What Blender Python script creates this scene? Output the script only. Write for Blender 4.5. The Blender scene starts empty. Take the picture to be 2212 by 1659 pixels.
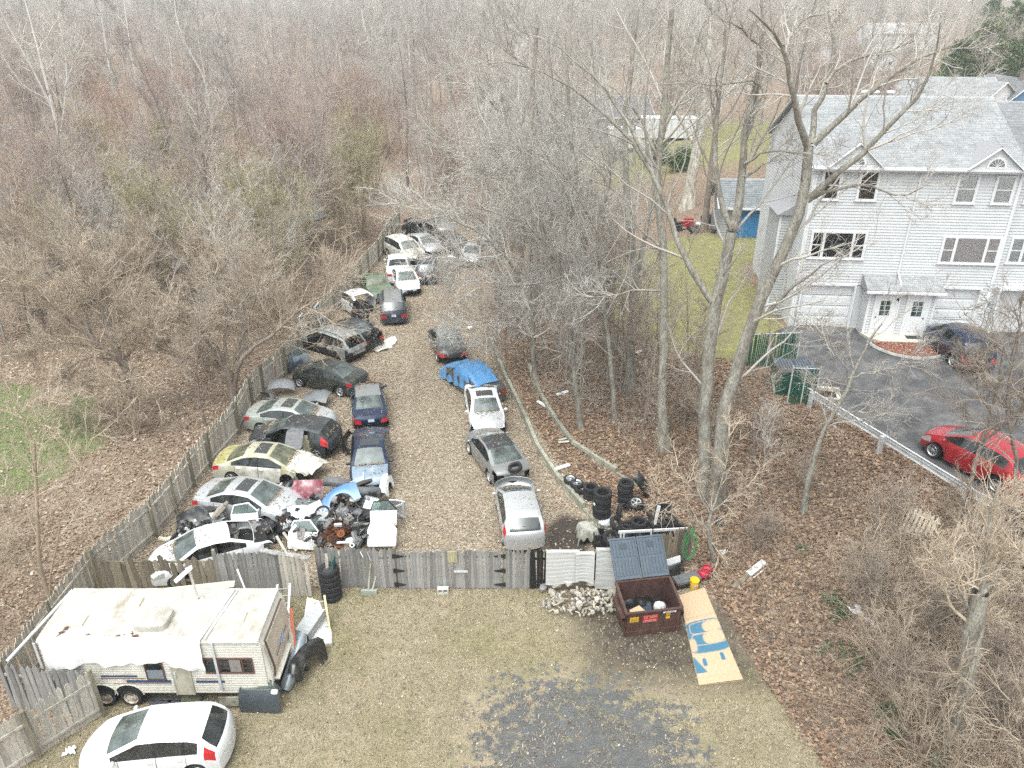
import bpy,bmesh,math,random
import numpy as np
from mathutils import Vector,Matrix,Euler
random.seed(7);RNG=np.random.default_rng(7)
sc=bpy.context.scene
COL=sc.collection
PI=math.pi
# camera, sky, sun, exposure
PITCH=math.radians(26.5);CAM_H=19.2;FPX=1683.0
cam_data=bpy.data.cameras.new('camera');cam=bpy.data.objects.new('camera',cam_data);COL.objects.link(cam)
cam.location=(0,0,CAM_H);cam.rotation_euler=(math.radians(90)-PITCH,0,0)
cam_data.sensor_width=36.0;cam_data.lens=36.0*FPX/2212.0
cam_data.clip_start=0.5;cam_data.clip_end=6000
sc.camera=cam
SUN_EL=math.radians(68);SUN_AZ=math.radians(205)
world=bpy.data.worlds.new('World');sc.world=world;world.use_nodes=True
wn=world.node_tree.nodes;wl=world.node_tree.links
bg=wn['Background']
sky=wn.new('ShaderNodeTexSky');sky.sky_type='NISHITA';sky.sun_disc=False
sky.sun_elevation=SUN_EL;sky.sun_rotation=SUN_AZ;sky.dust_density=6.0;sky.air_density=1.0;sky.ozone_density=1.0
hsv=wn.new('ShaderNodeHueSaturation');hsv.inputs['Saturation'].default_value=0.22
wl.new(sky.outputs[0],hsv.inputs['Color']);tint=wn.new('ShaderNodeMix');tint.data_type='RGBA';tint.blend_type='MULTIPLY';tint.inputs[0].default_value=1.0;tint.inputs[7].default_value=(0.965,1.0,0.995,1);wl.new(hsv.outputs[0],tint.inputs[6]);wl.new(tint.outputs[2],bg.inputs['Color'])
bg.inputs['Strength'].default_value=0.15
sun_data=bpy.data.lights.new('sun','SUN');sun_data.energy=0.8;sun_data.angle=math.radians(80);sun_data.color=(0.985,1.0,0.985)
sun=bpy.data.objects.new('sun',sun_data);COL.objects.link(sun)
sdir=Vector((math.sin(SUN_AZ)*math.cos(SUN_EL),math.cos(SUN_AZ)*math.cos(SUN_EL),math.sin(SUN_EL)))
sun.rotation_euler=sdir.to_track_quat('Z','Y').to_euler();sun.location=(0,-20,60)
sc.view_settings.view_transform='Standard';sc.view_settings.look='None'
sc.view_settings.gamma=1.0;sc.view_settings.use_curve_mapping=False
sc.view_settings.exposure=1.05
sc.cycles.max_bounces=6;sc.cycles.diffuse_bounces=3;sc.cycles.glossy_bounces=3;sc.cycles.transmission_bounces=4;sc.cycles.transparent_max_bounces=8
sc.cycles.volume_bounces=1
sc.cycles.use_denoising=False;sc.cycles.sample_clamp_indirect=4.0
# picture ray -> place on the ground
_c,_s=math.cos(PITCH),math.sin(PITCH)
def ray(px,py):
 a=(px-1106)/FPX;b=(py-829.5)/FPX
 return a,_c-_s*b,_s+_c*b
def gp(px,py,z=0.0):
 a,f,d=ray(px,py);k=(CAM_H-z)/d
 return Vector((a*k,f*k,z))
def onplane(px,py,y):
 a,f,d=ray(px,py);k=y/f
 return Vector((a*k,y,CAM_H-d*k))
 # ground height
def sstep(t):
 t=np.clip(t,0,1);return t*t*(3-2*t)
WALL1=np.array([(46,-1.6),(42,-0.95),(38.48,-0.28),(34.78,0.57),(30.99,1.27),(28.5,2.11),(26.62,2.96),(25.4,3.6)])[::-1]
WALL2=np.array([(42,0.6),(36.3,1.44),(33.5,2.1),(31.2,2.8),(29.4,4.1),(27.6,5.5)])[::-1]
def wx(W,y):return np.interp(y,W[:,0],W[:,1])
def zg(x,y):
 x=np.asarray(x,float);y=np.asarray(y,float)
 toe=np.interp(y,[0,14,20,24,28,34,42,55,70,110],[9.5,8.6,7.6,7.2,6.0,3.4,2.2,2.6,6,8])
 wid=np.interp(y,[0,14,20,24,28,34,42,55,70,110],[9,8.5,7.5,7.5,7.0,8.5,10,12,16,18])
 top=np.interp(y,[0,14,20,26,60,100],[2.2,2.6,3.0,3.0,3.0,3.0])
 z=top*sstep((x-toe)/wid)
 in1=sstep((y-25.0)/0.8)*sstep((46-y)/4)
 z=z+0.42*in1*sstep((x-wx(WALL1,y))/0.12)*sstep((wx(WALL2,y)+6-x)/4)
 in2=sstep((y-27.2)/0.8)*sstep((42-y)/5)
 z=z+0.30*in2*sstep((x-wx(WALL2,y))/0.12)*sstep((wx(WALL2,y)+6-x)/4)
 z=z-1.0*sstep((-x-17+(45-y)*0.1)/14)*sstep((y-30)/25)*sstep((200-y)/60)
 off=sstep((np.abs(x+4)-11)/6)*(1-sstep((x-toe-wid+1)/1.0))
 z=z+off*0.10*(np.sin(x*0.7+1.3*np.sin(y*0.31))+np.sin(y*0.53+x*0.2))
 r=np.hypot(x,y)
 z=z+38*sstep((r-420)/900)+22*sstep((r-500)/700)*np.sin(np.arctan2(x,y)*7+0.6)
 return z
def zgf(x,y):return float(zg(x,y))
def gt(px,py,dz=0.0):
 "ground point under a picture position (ray meets the height field)"
 z=0.0
 for _ in range(14):
  p=gp(px,py,z+dz);z=0.5*z+0.5*zgf(p.x,p.y)
 return Vector((p.x,p.y,zgf(p.x,p.y)))
 # tags
def tag(o,label=None,cat=None,group=None,kind=None):
 if label:o['label']=label
 if cat:o['category']=cat
 if group:o['group']=group
 if kind:o['kind']=kind
 return o
def thing(name,label,cat,loc=(0,0,0),rz=0.0,group=None,rot=None):
 o=bpy.data.objects.new(name,None);COL.objects.link(o)
 o.empty_display_size=0.1
 o.location=loc;o.rotation_euler=rot if rot is not None else(0,0,rz)
 return tag(o,label,cat,group)
def link(name,me,parent=None,loc=None,rz=None):
 o=bpy.data.objects.new(name,me);COL.objects.link(o)
 if parent is not None:o.parent=parent
 if loc is not None:o.location=loc
 if rz is not None:o.rotation_euler=(0,0,rz)
 return o
def copy_tree(o,parent=None):
 c=o.copy();COL.objects.link(c)
 if parent is not None:c.parent=parent
 for ch in list(o.children):copy_tree(ch,c)
 return c
 # materials
MATS={}
def mat(name,col,rough=0.6,metal=0.0,var=0.0,vscale=8.0,bump=0.0,bscale=40.0,col2=None,mixs=3.0,mixlo=0.45,mixhi=0.6,coat=0.0,spec=0.5,objrand=0.0,stretch=None,trans=0.0,alpha=1.0,ior=1.45,detail=6.0):
 if name in MATS:return MATS[name]
 m=bpy.data.materials.new(name);m.use_nodes=True;MATS[name]=m
 N=m.node_tree.nodes;L=m.node_tree.links;b=N['Principled BSDF']
 b.inputs['Roughness'].default_value=rough;b.inputs['Metallic'].default_value=metal
 b.inputs['Coat Weight'].default_value=coat;b.inputs['Coat Roughness'].default_value=0.08
 b.inputs['Specular IOR Level'].default_value=spec;b.inputs['Transmission Weight'].default_value=trans;b.inputs['IOR'].default_value=ior
 b.inputs['Alpha'].default_value=alpha
 tc=N.new('ShaderNodeTexCoord');co=tc.outputs['Object']
 if stretch:
  mp=N.new('ShaderNodeMapping');mp.inputs['Scale'].default_value=stretch;L.new(co,mp.inputs[0]);co=mp.outputs[0]
 c=None
 rgb=N.new('ShaderNodeRGB');rgb.outputs[0].default_value=(*col,1);c=rgb.outputs[0]
 if col2 is not None:
  n=N.new('ShaderNodeTexNoise');n.inputs['Scale'].default_value=mixs;n.inputs['Detail'].default_value=detail;n.inputs['Roughness'].default_value=0.65
  L.new(co,n.inputs['Vector'])
  r=N.new('ShaderNodeMapRange');r.inputs[1].default_value=mixlo;r.inputs[2].default_value=mixhi;L.new(n.outputs[0],r.inputs[0])
  mx=N.new('ShaderNodeMix');mx.data_type='RGBA';L.new(r.outputs[0],mx.inputs[0]);L.new(c,mx.inputs[6]);mx.inputs[7].default_value=(*col2,1);c=mx.outputs[2]
 if var>0:
  n=N.new('ShaderNodeTexNoise');n.inputs['Scale'].default_value=vscale;n.inputs['Detail'].default_value=detail;L.new(co,n.inputs['Vector'])
  r=N.new('ShaderNodeMapRange');r.inputs[1].default_value=0.3;r.inputs[2].default_value=0.7;r.inputs[3].default_value=1-var;r.inputs[4].default_value=1+var;L.new(n.outputs[0],r.inputs[0])
  h=N.new('ShaderNodeHueSaturation');L.new(r.outputs[0],h.inputs['Value']);L.new(c,h.inputs['Color']);c=h.outputs[0]
 if objrand>0:
  oi=N.new('ShaderNodeObjectInfo');r=N.new('ShaderNodeMapRange');r.inputs[3].default_value=1-objrand;r.inputs[4].default_value=1+objrand
  L.new(oi.outputs['Random'],r.inputs[0]);h=N.new('ShaderNodeHueSaturation');L.new(r.outputs[0],h.inputs['Value']);L.new(c,h.inputs['Color']);c=h.outputs[0]
 L.new(c,b.inputs['Base Color'])
 if bump>0:
  n=N.new('ShaderNodeTexNoise');n.inputs['Scale'].default_value=bscale;n.inputs['Detail'].default_value=4;L.new(co,n.inputs['Vector'])
  bp=N.new('ShaderNodeBump');bp.inputs['Strength'].default_value=bump;bp.inputs['Distance'].default_value=0.02;L.new(n.outputs[0],bp.inputs['Height']);L.new(bp.outputs[0],b.inputs['Normal'])
 return m
def attrmat(name,rough=0.8,attr='col',var=0.0,vscale=5.0,bump=0.0,bscale=60):
 "base colour from a per-piece colour attribute (each leaf, shingle, stone its own colour)"
 if name in MATS:return MATS[name]
 m=bpy.data.materials.new(name);m.use_nodes=True;MATS[name]=m
 N=m.node_tree.nodes;L=m.node_tree.links;b=N['Principled BSDF'];b.inputs['Roughness'].default_value=rough
 a=N.new('ShaderNodeAttribute');a.attribute_name=attr;c=a.outputs['Color']
 if var>0:
  tc=N.new('ShaderNodeTexCoord');n=N.new('ShaderNodeTexNoise');n.inputs['Scale'].default_value=vscale;n.inputs['Detail'].default_value=5;L.new(tc.outputs['Object'],n.inputs['Vector'])
  r=N.new('ShaderNodeMapRange');r.inputs[1].default_value=0.3;r.inputs[2].default_value=0.7;r.inputs[3].default_value=1-var;r.inputs[4].default_value=1+var;L.new(n.outputs[0],r.inputs[0])
  h=N.new('ShaderNodeHueSaturation');L.new(r.outputs[0],h.inputs['Value']);L.new(c,h.inputs['Color']);c=h.outputs[0]
 L.new(c,b.inputs['Base Color'])
 return m
 # mesh builder
class MB:
 def __init__(s):s.v=[];s.f=[];s.m=[];s.cur=0
 def add(s,vs,fs,M=None):
  o=len(s.v)
  if M is not None:vs=[M@Vector(p)for p in vs]
  s.v.extend([tuple(p)for p in vs]);s.f.extend([tuple(i+o for i in f)for f in fs]);s.m.extend([s.cur]*len(fs));return s
 def box(s,lo,hi,M=None):
  x0,y0,z0=lo;x1,y1,z1=hi
  vs=[(x0,y0,z0),(x1,y0,z0),(x1,y1,z0),(x0,y1,z0),(x0,y0,z1),(x1,y0,z1),(x1,y1,z1),(x0,y1,z1)]
  return s.add(vs,[(3,2,1,0),(4,5,6,7),(0,1,5,4),(1,2,6,5),(2,3,7,6),(3,0,4,7)],M)
 def bar(s,a,b,w,h,up=(0,0,1)):
  a=Vector(a);b=Vector(b);d=(b-a);L=d.length;d.normalize();u=Vector(up)
  if abs(d.dot(u))>0.98:u=Vector((1,0,0))
  x=d.cross(u).normalized();z=x.cross(d).normalized()
  M=Matrix(((x.x,d.x,z.x,a.x),(x.y,d.y,z.y,a.y),(x.z,d.z,z.z,a.z),(0,0,0,1)))
  return s.box((-w/2,0,-h/2),(w/2,L,h/2),M)
 def prism(s,poly,z0,z1,M=None):
  n=len(poly);vs=[(p[0],p[1],z0)for p in poly]+[(p[0],p[1],z1)for p in poly]
  return s.add(vs,[tuple(range(n-1,-1,-1)),tuple(range(n,2*n))]+[(i,(i+1)%n,n+(i+1)%n,n+i)for i in range(n)],M)
 def tube(s,pts,rad,n=6,cap=True,M=None):
  pts=[Vector(p)for p in pts];k=len(pts)
  if not hasattr(rad,'__len__'):rad=[rad]*k
  vs=[];ref=None
  for i,p in enumerate(pts):
   d=(pts[min(i+1,k-1)]-pts[max(i-1,0)]).normalized()
   if ref is None:ref=Vector((0,0,1))if abs(d.z)<0.9 else Vector((1,0,0))
   x=d.cross(ref).normalized();y=x.cross(d).normalized();ref=y
   for j in range(n):
    a=2*PI*j/n;vs.append(p+(x*math.cos(a)+y*math.sin(a))*rad[i])
  fs=[(i*n+j,i*n+(j+1)%n,(i+1)*n+(j+1)%n,(i+1)*n+j)for i in range(k-1)for j in range(n)]
  if cap:fs+=[tuple(range(n-1,-1,-1)),tuple((k-1)*n+j for j in range(n))]
  return s.add(vs,fs,M)
 def lathe(s,prof,n=20,M=None,closed=False):
  "profile of (r, z) spun about z"
  k=len(prof);vs=[(r*math.cos(2*PI*j/n),r*math.sin(2*PI*j/n),z)for r,z in prof for j in range(n)]
  fs=[(i*n+j,i*n+(j+1)%n,((i+1)%k)*n+(j+1)%n,((i+1)%k)*n+j)for i in range(k if closed else k-1)for j in range(n)]
  return s.add(vs,fs,M)
 def disc(s,r,z,n=20,M=None):
  return s.add([(r*math.cos(2*PI*j/n),r*math.sin(2*PI*j/n),z)for j in range(n)],[tuple(range(n))],M)
 def grid(s,P,M=None,flip=False):
  "P[i][j] points"
  a=len(P);b=len(P[0]);vs=[p for r in P for p in r]
  fs=[(i*b+j,i*b+j+1,(i+1)*b+j+1,(i+1)*b+j)for i in range(a-1)for j in range(b-1)]
  if flip:fs=[f[::-1]for f in fs]
  return s.add(vs,fs,M)
 def sheet(s,P,t,M=None):
  "grid given thickness t along its normals (a panel, a tarp)"
  a=len(P);b=len(P[0]);G=np.array([[tuple(p)for p in r]for r in P],float)
  du=np.gradient(G,axis=0);dv=np.gradient(G,axis=1);nn=np.cross(du,dv);nn/=(np.linalg.norm(nn,axis=2,keepdims=True)+1e-9)
  B=G-nn*t;vs=[tuple(p)for p in G.reshape(-1,3)]+[tuple(p)for p in B.reshape(-1,3)];o=a*b;fs=[]
  for i in range(a-1):
   for j in range(b-1):
    q=(i*b+j,(i+1)*b+j,(i+1)*b+j+1,i*b+j+1);fs.append(q);fs.append(tuple(x+o for x in q[::-1]))
  ring=[j for j in range(b)]+[i*b+b-1 for i in range(1,a)]+[(a-1)*b+j for j in range(b-2,-1,-1)]+[i*b for i in range(a-2,0,-1)]
  for i in range(len(ring)):
   p,q=ring[i],ring[(i+1)%len(ring)];fs.append((p,q,q+o,p+o))
  return s.add(vs,fs,M)
 def mesh(s,name,mats,smooth=False,angle=40):
  me=bpy.data.meshes.new(name);me.from_pydata(s.v,[],s.f)
  for m in(mats if isinstance(mats,(list,tuple))else[mats]):me.materials.append(m)
  if any(s.m):me.polygons.foreach_set('material_index',s.m)
  if smooth:
   me.polygons.foreach_set('use_smooth',[True]*len(s.f))
   try:me.set_sharp_from_angle(angle=math.radians(angle))
   except Exception:pass
  me.update();return me
 def build(s,name,mats,parent=None,smooth=False,loc=None,rz=None,angle=40):
  return link(name,s.mesh(name,mats,smooth,angle),parent,loc,rz)
def npmesh(name,V,Fq,m,smooth=False,col=None,tri=False):
 me=bpy.data.meshes.new(name);k=Fq.shape[1]
 me.vertices.add(len(V));me.vertices.foreach_set('co',np.ascontiguousarray(V,np.float32).ravel())
 me.loops.add(Fq.size);me.loops.foreach_set('vertex_index',np.ascontiguousarray(Fq,np.int32).ravel())
 me.polygons.add(len(Fq));me.polygons.foreach_set('loop_start',np.arange(0,Fq.size,k,dtype=np.int32))
 if smooth:me.polygons.foreach_set('use_smooth',np.ones(len(Fq),bool))
 if m is not None:me.materials.append(m)
 if col is not None:
  a=me.color_attributes.new('col','FLOAT_COLOR','POINT');c=np.ones((len(V),4),np.float32);c[:,:3]=col;a.data.foreach_set('color',c.ravel())
 me.update();me.validate();return me
def rotz(a):return Matrix.Rotation(a,4,'Z')
def rotx(a):return Matrix.Rotation(a,4,'X')
def roty(a):return Matrix.Rotation(a,4,'Y')
def T(x,y=0,z=0):return Matrix.Translation(Vector((x,y,z)))
def srgb(r,g,b):
 f=lambda c:(c/255/12.92)if c<=10 else((c/255+0.055)/1.055)**2.4
 return(f(r),f(g),f(b))
 # the ground
def inpoly(x,y,poly):
 ins=np.zeros(x.shape,bool);n=len(poly);j=n-1
 for i in range(n):
  xi,yi=poly[i];xj,yj=poly[j]
  c=((yi>y)!=(yj>y))&(x<(xj-xi)*(y-yi)/(yj-yi+1e-12)+xi);ins^=c;j=i
 return ins
def pdist(x,y,poly):
 "signed distance, positive inside"
 d=np.full(x.shape,1e9);n=len(poly)
 for i in range(n):
  ax,ay=poly[i];bx,by=poly[(i+1)%n];L2=(bx-ax)**2+(by-ay)**2+1e-9
  t=np.clip(((x-ax)*(bx-ax)+(y-ay)*(by-ay))/L2,0,1)
  d=np.minimum(d,np.hypot(x-ax-t*(bx-ax),y-ay-t*(by-ay)))
 return np.where(inpoly(x,y,poly),d,-d)
POLY_YARD=[(-15,22),(7,22),(5,26),(2.8,28.5),(1.4,32),(0,37),(-2,46),(-3,60),(-3,72),(-11,72),(-12.5,46),(-14,30)]
POLY_FORE=[(-14,8),(9.5,8),(8.8,14),(7.6,19),(6.9,21.9),(-15.2,21.9),(-12.2,16.5),(-14.5,13.5)]
POLY_MOSS=[(4.9,58),(22,58),(15.3,50),(14.9,38.5),(11.2,34.6),(8.8,37.5),(6.6,43),(4.6,51)]
POLY_LAWN=[(-34,42),(-22,36.5),(-19.6,32.6),(-20.2,29.5),(-22.6,27),(-34,27)]
POLY_ASPH=[(-2.3,6),(-1.6,15.5),(-1.0,17.9),(1.2,18.5),(3.2,18.3),(5.4,17),(6.6,13),(7,6)]
POLY_FARL=[(8,84),(40,84),(44,120),(10,116)]
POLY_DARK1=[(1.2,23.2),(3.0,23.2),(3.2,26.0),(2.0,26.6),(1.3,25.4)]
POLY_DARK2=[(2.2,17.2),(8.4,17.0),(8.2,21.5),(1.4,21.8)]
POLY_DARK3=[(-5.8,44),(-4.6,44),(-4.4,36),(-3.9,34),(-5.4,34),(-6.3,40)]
def w(x,y,poly,soft):return sstep(pdist(x,y,poly)/soft*0.5+0.5)
def axis(parts):
 out=[]
 for a,b,st in parts:out+=list(np.arange(a,b,st))
 return np.array(out+[parts[-1][1]])
gx=axis([(-2600,-400,110),(-400,-100,20),(-100,-34,2.5),(-34,26,0.25),(26,100,2.5),(100,400,20),(400,2600,110)])
gy=axis([(-300,-20,40),(-20,10,2.5),(10,62,0.25),(62,150,1.5),(150,400,12),(400,2600,100)])
X,Y=np.meshgrid(gx,gy);Z=zg(X,Y)
nx,ny=len(gx),len(gy)
V=np.stack([X,Y,Z],-1).reshape(-1,3)
ii,jj=np.meshgrid(np.arange(ny-1),np.arange(nx-1),indexing='ij');q=ii*nx+jj
Fq=np.stack([q,q+1,q+nx+1,q+nx],-1).reshape(-1,4)
xf,yf=V[:,0],V[:,1]
W_MOSS=np.clip(w(xf,yf,POLY_MOSS,1.2)+0.8*w(xf,yf,POLY_FARL,6),0,1)
W_LAWN=w(xf,yf,POLY_LAWN,2.5)
W_ASPH=w(xf,yf,POLY_ASPH,2.6)
W_FORE=w(xf,yf,POLY_FORE,1.0)
W_YARD=w(xf,yf,POLY_YARD,0.8)
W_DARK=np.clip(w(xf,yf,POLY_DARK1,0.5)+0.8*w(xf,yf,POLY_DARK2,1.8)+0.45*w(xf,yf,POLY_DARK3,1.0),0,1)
def ground_mat():
 m=bpy.data.materials.new('ground');m.use_nodes=True;N=m.node_tree.nodes;L=m.node_tree.links;b=N['Principled BSDF']
 b.inputs['Roughness'].default_value=0.9;b.inputs['Specular IOR Level'].default_value=0.2
 tc=N.new('ShaderNodeTexCoord');P=tc.outputs['Object']
 def noise(s,d=6,r=0.6):
  n=N.new('ShaderNodeTexNoise');n.inputs['Scale'].default_value=s;n.inputs['Detail'].default_value=d;n.inputs['Roughness'].default_value=r;L.new(P,n.inputs['Vector']);return n.outputs[0]
 def ramp(v,stops):
  r=N.new('ShaderNodeValToRGB');L.new(v,r.inputs[0]);e=r.color_ramp.elements
  while len(e)<len(stops):e.new(0.5)
  for k,(p,c)in enumerate(stops):e[k].position=p;e[k].color=(*c,1)
  return r.outputs[0]
 def mix(f,a,c):
  x=N.new('ShaderNodeMix');x.data_type='RGBA';L.new(f,x.inputs[0]);L.new(a,x.inputs[6]);L.new(c,x.inputs[7]);return x.outputs[2]
 def attr(n):
  a=N.new('ShaderNodeAttribute');a.attribute_name=n;return a.outputs['Fac']
 def edge(wv,nv,lo=0.42,hi=0.58,amt=0.8):
  a=N.new('ShaderNodeMath');a.operation='MULTIPLY_ADD';L.new(nv,a.inputs[0]);a.inputs[1].default_value=amt;a.inputs[2].default_value=-amt/2
  s=N.new('ShaderNodeMath');s.operation='ADD';L.new(wv,s.inputs[0]);L.new(a.outputs[0],s.inputs[1])
  r=N.new('ShaderNodeMapRange');r.inputs[1].default_value=lo;r.inputs[2].default_value=hi;L.new(s.outputs[0],r.inputs[0])
  mm=N.new('ShaderNodeMath');mm.operation='MULTIPLY';L.new(r.outputs[0],mm.inputs[0]);g=N.new('ShaderNodeMath');g.operation='GREATER_THAN';L.new(wv,g.inputs[0]);g.inputs[1].default_value=0.02;L.new(g.outputs[0],mm.inputs[1]);return mm.outputs[0]
 vor=N.new('ShaderNodeTexVoronoi');vor.inputs['Scale'].default_value=17;L.new(P,vor.inputs['Vector'])
 nb=noise(2.6,9,0.78);n1=noise(0.35,8,0.7);n2=noise(2.2,8,0.7);n3=noise(26,5,0.7);nf=noise(7,6,0.75)
 sep=N.new('ShaderNodeSeparateColor');L.new(vor.outputs['Color'],sep.inputs[0])
 woods=ramp(sep.outputs[0],[(0,(0.10,0.068,0.046)),(0.35,(0.18,0.125,0.084)),(0.7,(0.27,0.195,0.135)),(1,(0.37,0.285,0.205))])
 yard=ramp(sep.outputs[0],[(0,(0.17,0.135,0.095)),(0.4,(0.26,0.21,0.15)),(0.8,(0.35,0.29,0.215)),(1,(0.42,0.36,0.28))])
 fore=ramp(n3,[(0.25,(0.15,0.12,0.075)),(0.5,(0.29,0.24,0.155)),(0.75,(0.40,0.345,0.24))])
 foreg=ramp(n3,[(0.25,(0.11,0.10,0.05)),(0.5,(0.22,0.195,0.105)),(0.75,(0.32,0.285,0.17))])
 r_=N.new('ShaderNodeMapRange');r_.inputs[1].default_value=0.42;r_.inputs[2].default_value=0.64;L.new(n1,r_.inputs[0])
 fore=mix(r_.outputs[0],fore,foreg)
 moss=ramp(n2,[(0.3,(0.24,0.205,0.115)),(0.5,(0.215,0.205,0.085)),(0.72,(0.235,0.25,0.075))])
 lawn=ramp(n2,[(0.3,(0.23,0.195,0.12)),(0.5,(0.18,0.19,0.09)),(0.72,(0.12,0.19,0.05))])
 asph=ramp(n3,[(0.3,(0.06,0.062,0.064)),(0.7,(0.17,0.17,0.165))])
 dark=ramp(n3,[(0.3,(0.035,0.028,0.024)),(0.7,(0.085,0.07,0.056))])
 c=mix(edge(attr('w_yard'),n2),woods,yard)
 c=mix(edge(attr('w_fore'),n2),c,fore)
 c=mix(edge(attr('w_moss'),n1,0.3,0.8,1.3),c,moss)
 c=mix(edge(attr('w_lawn'),n1,0.4,0.7,1.2),c,lawn)
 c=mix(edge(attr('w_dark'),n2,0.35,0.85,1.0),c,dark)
 c=mix(edge(attr('w_asph'),nb,0.62,0.80,3.2),c,asph)
 h=N.new('ShaderNodeHueSaturation');rr=N.new('ShaderNodeMapRange');rr.inputs[1].default_value=0.3;rr.inputs[2].default_value=0.7;rr.inputs[3].default_value=0.78;rr.inputs[4].default_value=1.2;L.new(n2,rr.inputs[0]);L.new(rr.outputs[0],h.inputs['Value']);L.new(c,h.inputs['Color']);h.inputs['Saturation'].default_value=0.92
 L.new(h.outputs[0],b.inputs['Base Color'])
 bp=N.new('ShaderNodeBump');bp.inputs['Strength'].default_value=0.6;bp.inputs['Distance'].default_value=0.05;L.new(n3,bp.inputs['Height']);L.new(bp.outputs[0],b.inputs['Normal'])
 return m
me=npmesh('ground',V,Fq,ground_mat(),smooth=True)
for nm,wv in(('w_moss',W_MOSS),('w_lawn',W_LAWN),('w_asph',W_ASPH),('w_fore',W_FORE),('w_yard',W_YARD),('w_dark',W_DARK)):
 a=me.attributes.new(nm,'FLOAT','POINT');a.data.foreach_set('value',wv.astype(np.float32))
tag(link('ground',me),kind='structure')
RAIL=[(13.0,31.2),(13.2,30.19),(14.0,28.0),(14.8,25.9),(15.6,23.9),(16.2,22.3)]
lot=[(13.2,32.0),(14.1,30.4),(14.95,28.3),(15.75,26.2),(16.5,24.2),(17.3,22.4),(18.8,17),(60,17),(60,36.2),(15.1,39.5),(14.3,38.9)]
ASPHALT=mat('asphalt',(0.075,0.075,0.078),0.85,var=0.35,vscale=1.2,bump=0.3,bscale=90,col2=(0.13,0.128,0.125),mixs=0.6,mixlo=0.4,mixhi=0.75)
mb=MB();mb.prism([(p[0],p[1])for p in lot],2.9,3.045)
tag(mb.build('parking_lot',ASPHALT),kind='structure')
# loose leaves and dead grass (uncountable)
def leaf_field(name,x,y,size,cols,label,lift=0.02):
 n=len(x);ang=RNG.uniform(0,2*PI,n);s=size*RNG.uniform(0.6,1.35,n);z=zg(x,y)+lift+RNG.uniform(0,0.03,n)
 ca,sa=np.cos(ang),np.sin(ang);t1=RNG.uniform(-0.45,0.45,n);t2=RNG.uniform(-0.6,0.6,n);asp=RNG.uniform(0.45,0.8,n)
 loc=np.array([(-1,0),(0,-1),(1,0),(0,1)],float);V=np.zeros((n,4,3))
 for k in range(4):
  lx=loc[k,0]*s;ly=loc[k,1]*s*asp
  V[:,k,0]=x+lx*ca-ly*sa;V[:,k,1]=y+lx*sa+ly*ca;V[:,k,2]=z+lx*t1+ly*t2+np.abs(lx)*0.35
 F=np.arange(n*4).reshape(n,4)
 cols=np.array(cols);ci=RNG.integers(0,len(cols),n);c=cols[ci]*RNG.uniform(0.78,1.18,(n,1));c=c*.95+c.mean(1,keepdims=True)*.05;C=np.repeat(c,4,axis=0)
 o=link(name,npmesh(name,V.reshape(-1,3),F,attrmat('leaf',0.75),col=C));return tag(o,label,None,None,'stuff')
def scatter(poly,n,inside=True):
 xs=[p[0]for p in poly];ys=[p[1]for p in poly]
 x=RNG.uniform(min(xs),max(xs),n);y=RNG.uniform(min(ys),max(ys),n);k=inpoly(x,y,poly);return x[k],y[k]
TAN=[(0.36,0.28,0.19),(0.30,0.22,0.14),(0.42,0.35,0.26),(0.24,0.165,0.10),(0.47,0.40,0.31),(0.33,0.25,0.17)]
BRN=[(0.22,0.135,0.08),(0.16,0.095,0.055),(0.28,0.18,0.11),(0.34,0.25,0.17),(0.11,0.065,0.04),(0.25,0.15,0.09)]
x,y=scatter(POLY_YARD,150000)
clump=np.sin(x*1.3+np.sin(y*.9)*2)+np.sin(y*1.1+x*.4);lane=np.exp(-((x-np.interp(y,[22,45,60],[-2.2,-5.0,-6.0]))/2.0)**2)*(y<46)
keep=RNG.uniform(0,1,len(x))<np.clip(0.75+0.15*clump-0.8*lane*RNG.uniform(0.4,1,len(x)),0.1,1)
keep&=~inpoly(x,y,POLY_DARK1)|(RNG.uniform(0,1,len(x))<0.15)
leaf_field('leaf_litter',x[keep],y[keep],0.043,[tuple(1.05*q for q in c)for c in TAN]+BRN[2:4],'pale tan fallen leaves lying between the rows of cars')
POLY_BANK=[(8,12),(19,12),(18.8,17),(17.3,22.4),(14.1,30.4),(11.4,34.6),(8.8,38),(6.6,43),(4.6,51),(4,58),(-1.5,58),(-1,44),(0.9,34),(2.2,29),(3.6,26.2),(6.9,23.4),(7.8,19)]
x,y=scatter(POLY_BANK,130000);keep=~inpoly(x,y,POLY_FORE)&~inpoly(x,y,[tuple(gp(*q)[:2])for q in((1462,1285),(1526,1268),(1612,1473),(1505,1486))])
leaf_field('leaf_litter',x[keep],y[keep],0.07,BRN,'rust brown fallen leaves covering the wooded bank',0.025)
POLY_LW=[(-40,20),(-15.6,20),(-14.7,30),(-13.4,40),(-11.3,62),(-11,75),(-55,75)]
x,y=scatter(POLY_LW,90000);keep=RNG.uniform(0,1,len(x))<np.where(inpoly(x,y,POLY_LAWN),0.15,0.9)
leaf_field('leaf_litter',x[keep],y[keep],0.075,BRN+TAN,'brown fallen leaves on the woodland floor beyond the picket fence',0.025)
CARDQ=[tuple(gp(*q)[:2])for q in((1462,1285),(1526,1268),(1612,1473),(1505,1486))]
x,y=scatter(POLY_FORE,5200);keep=~inpoly(x,y,CARDQ);x,y=x[keep],y[keep]
leaf_field('leaf_litter',x,y,0.036,TAN+BRN,'scattered dry leaves on the dead grass before the gate')
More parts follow.
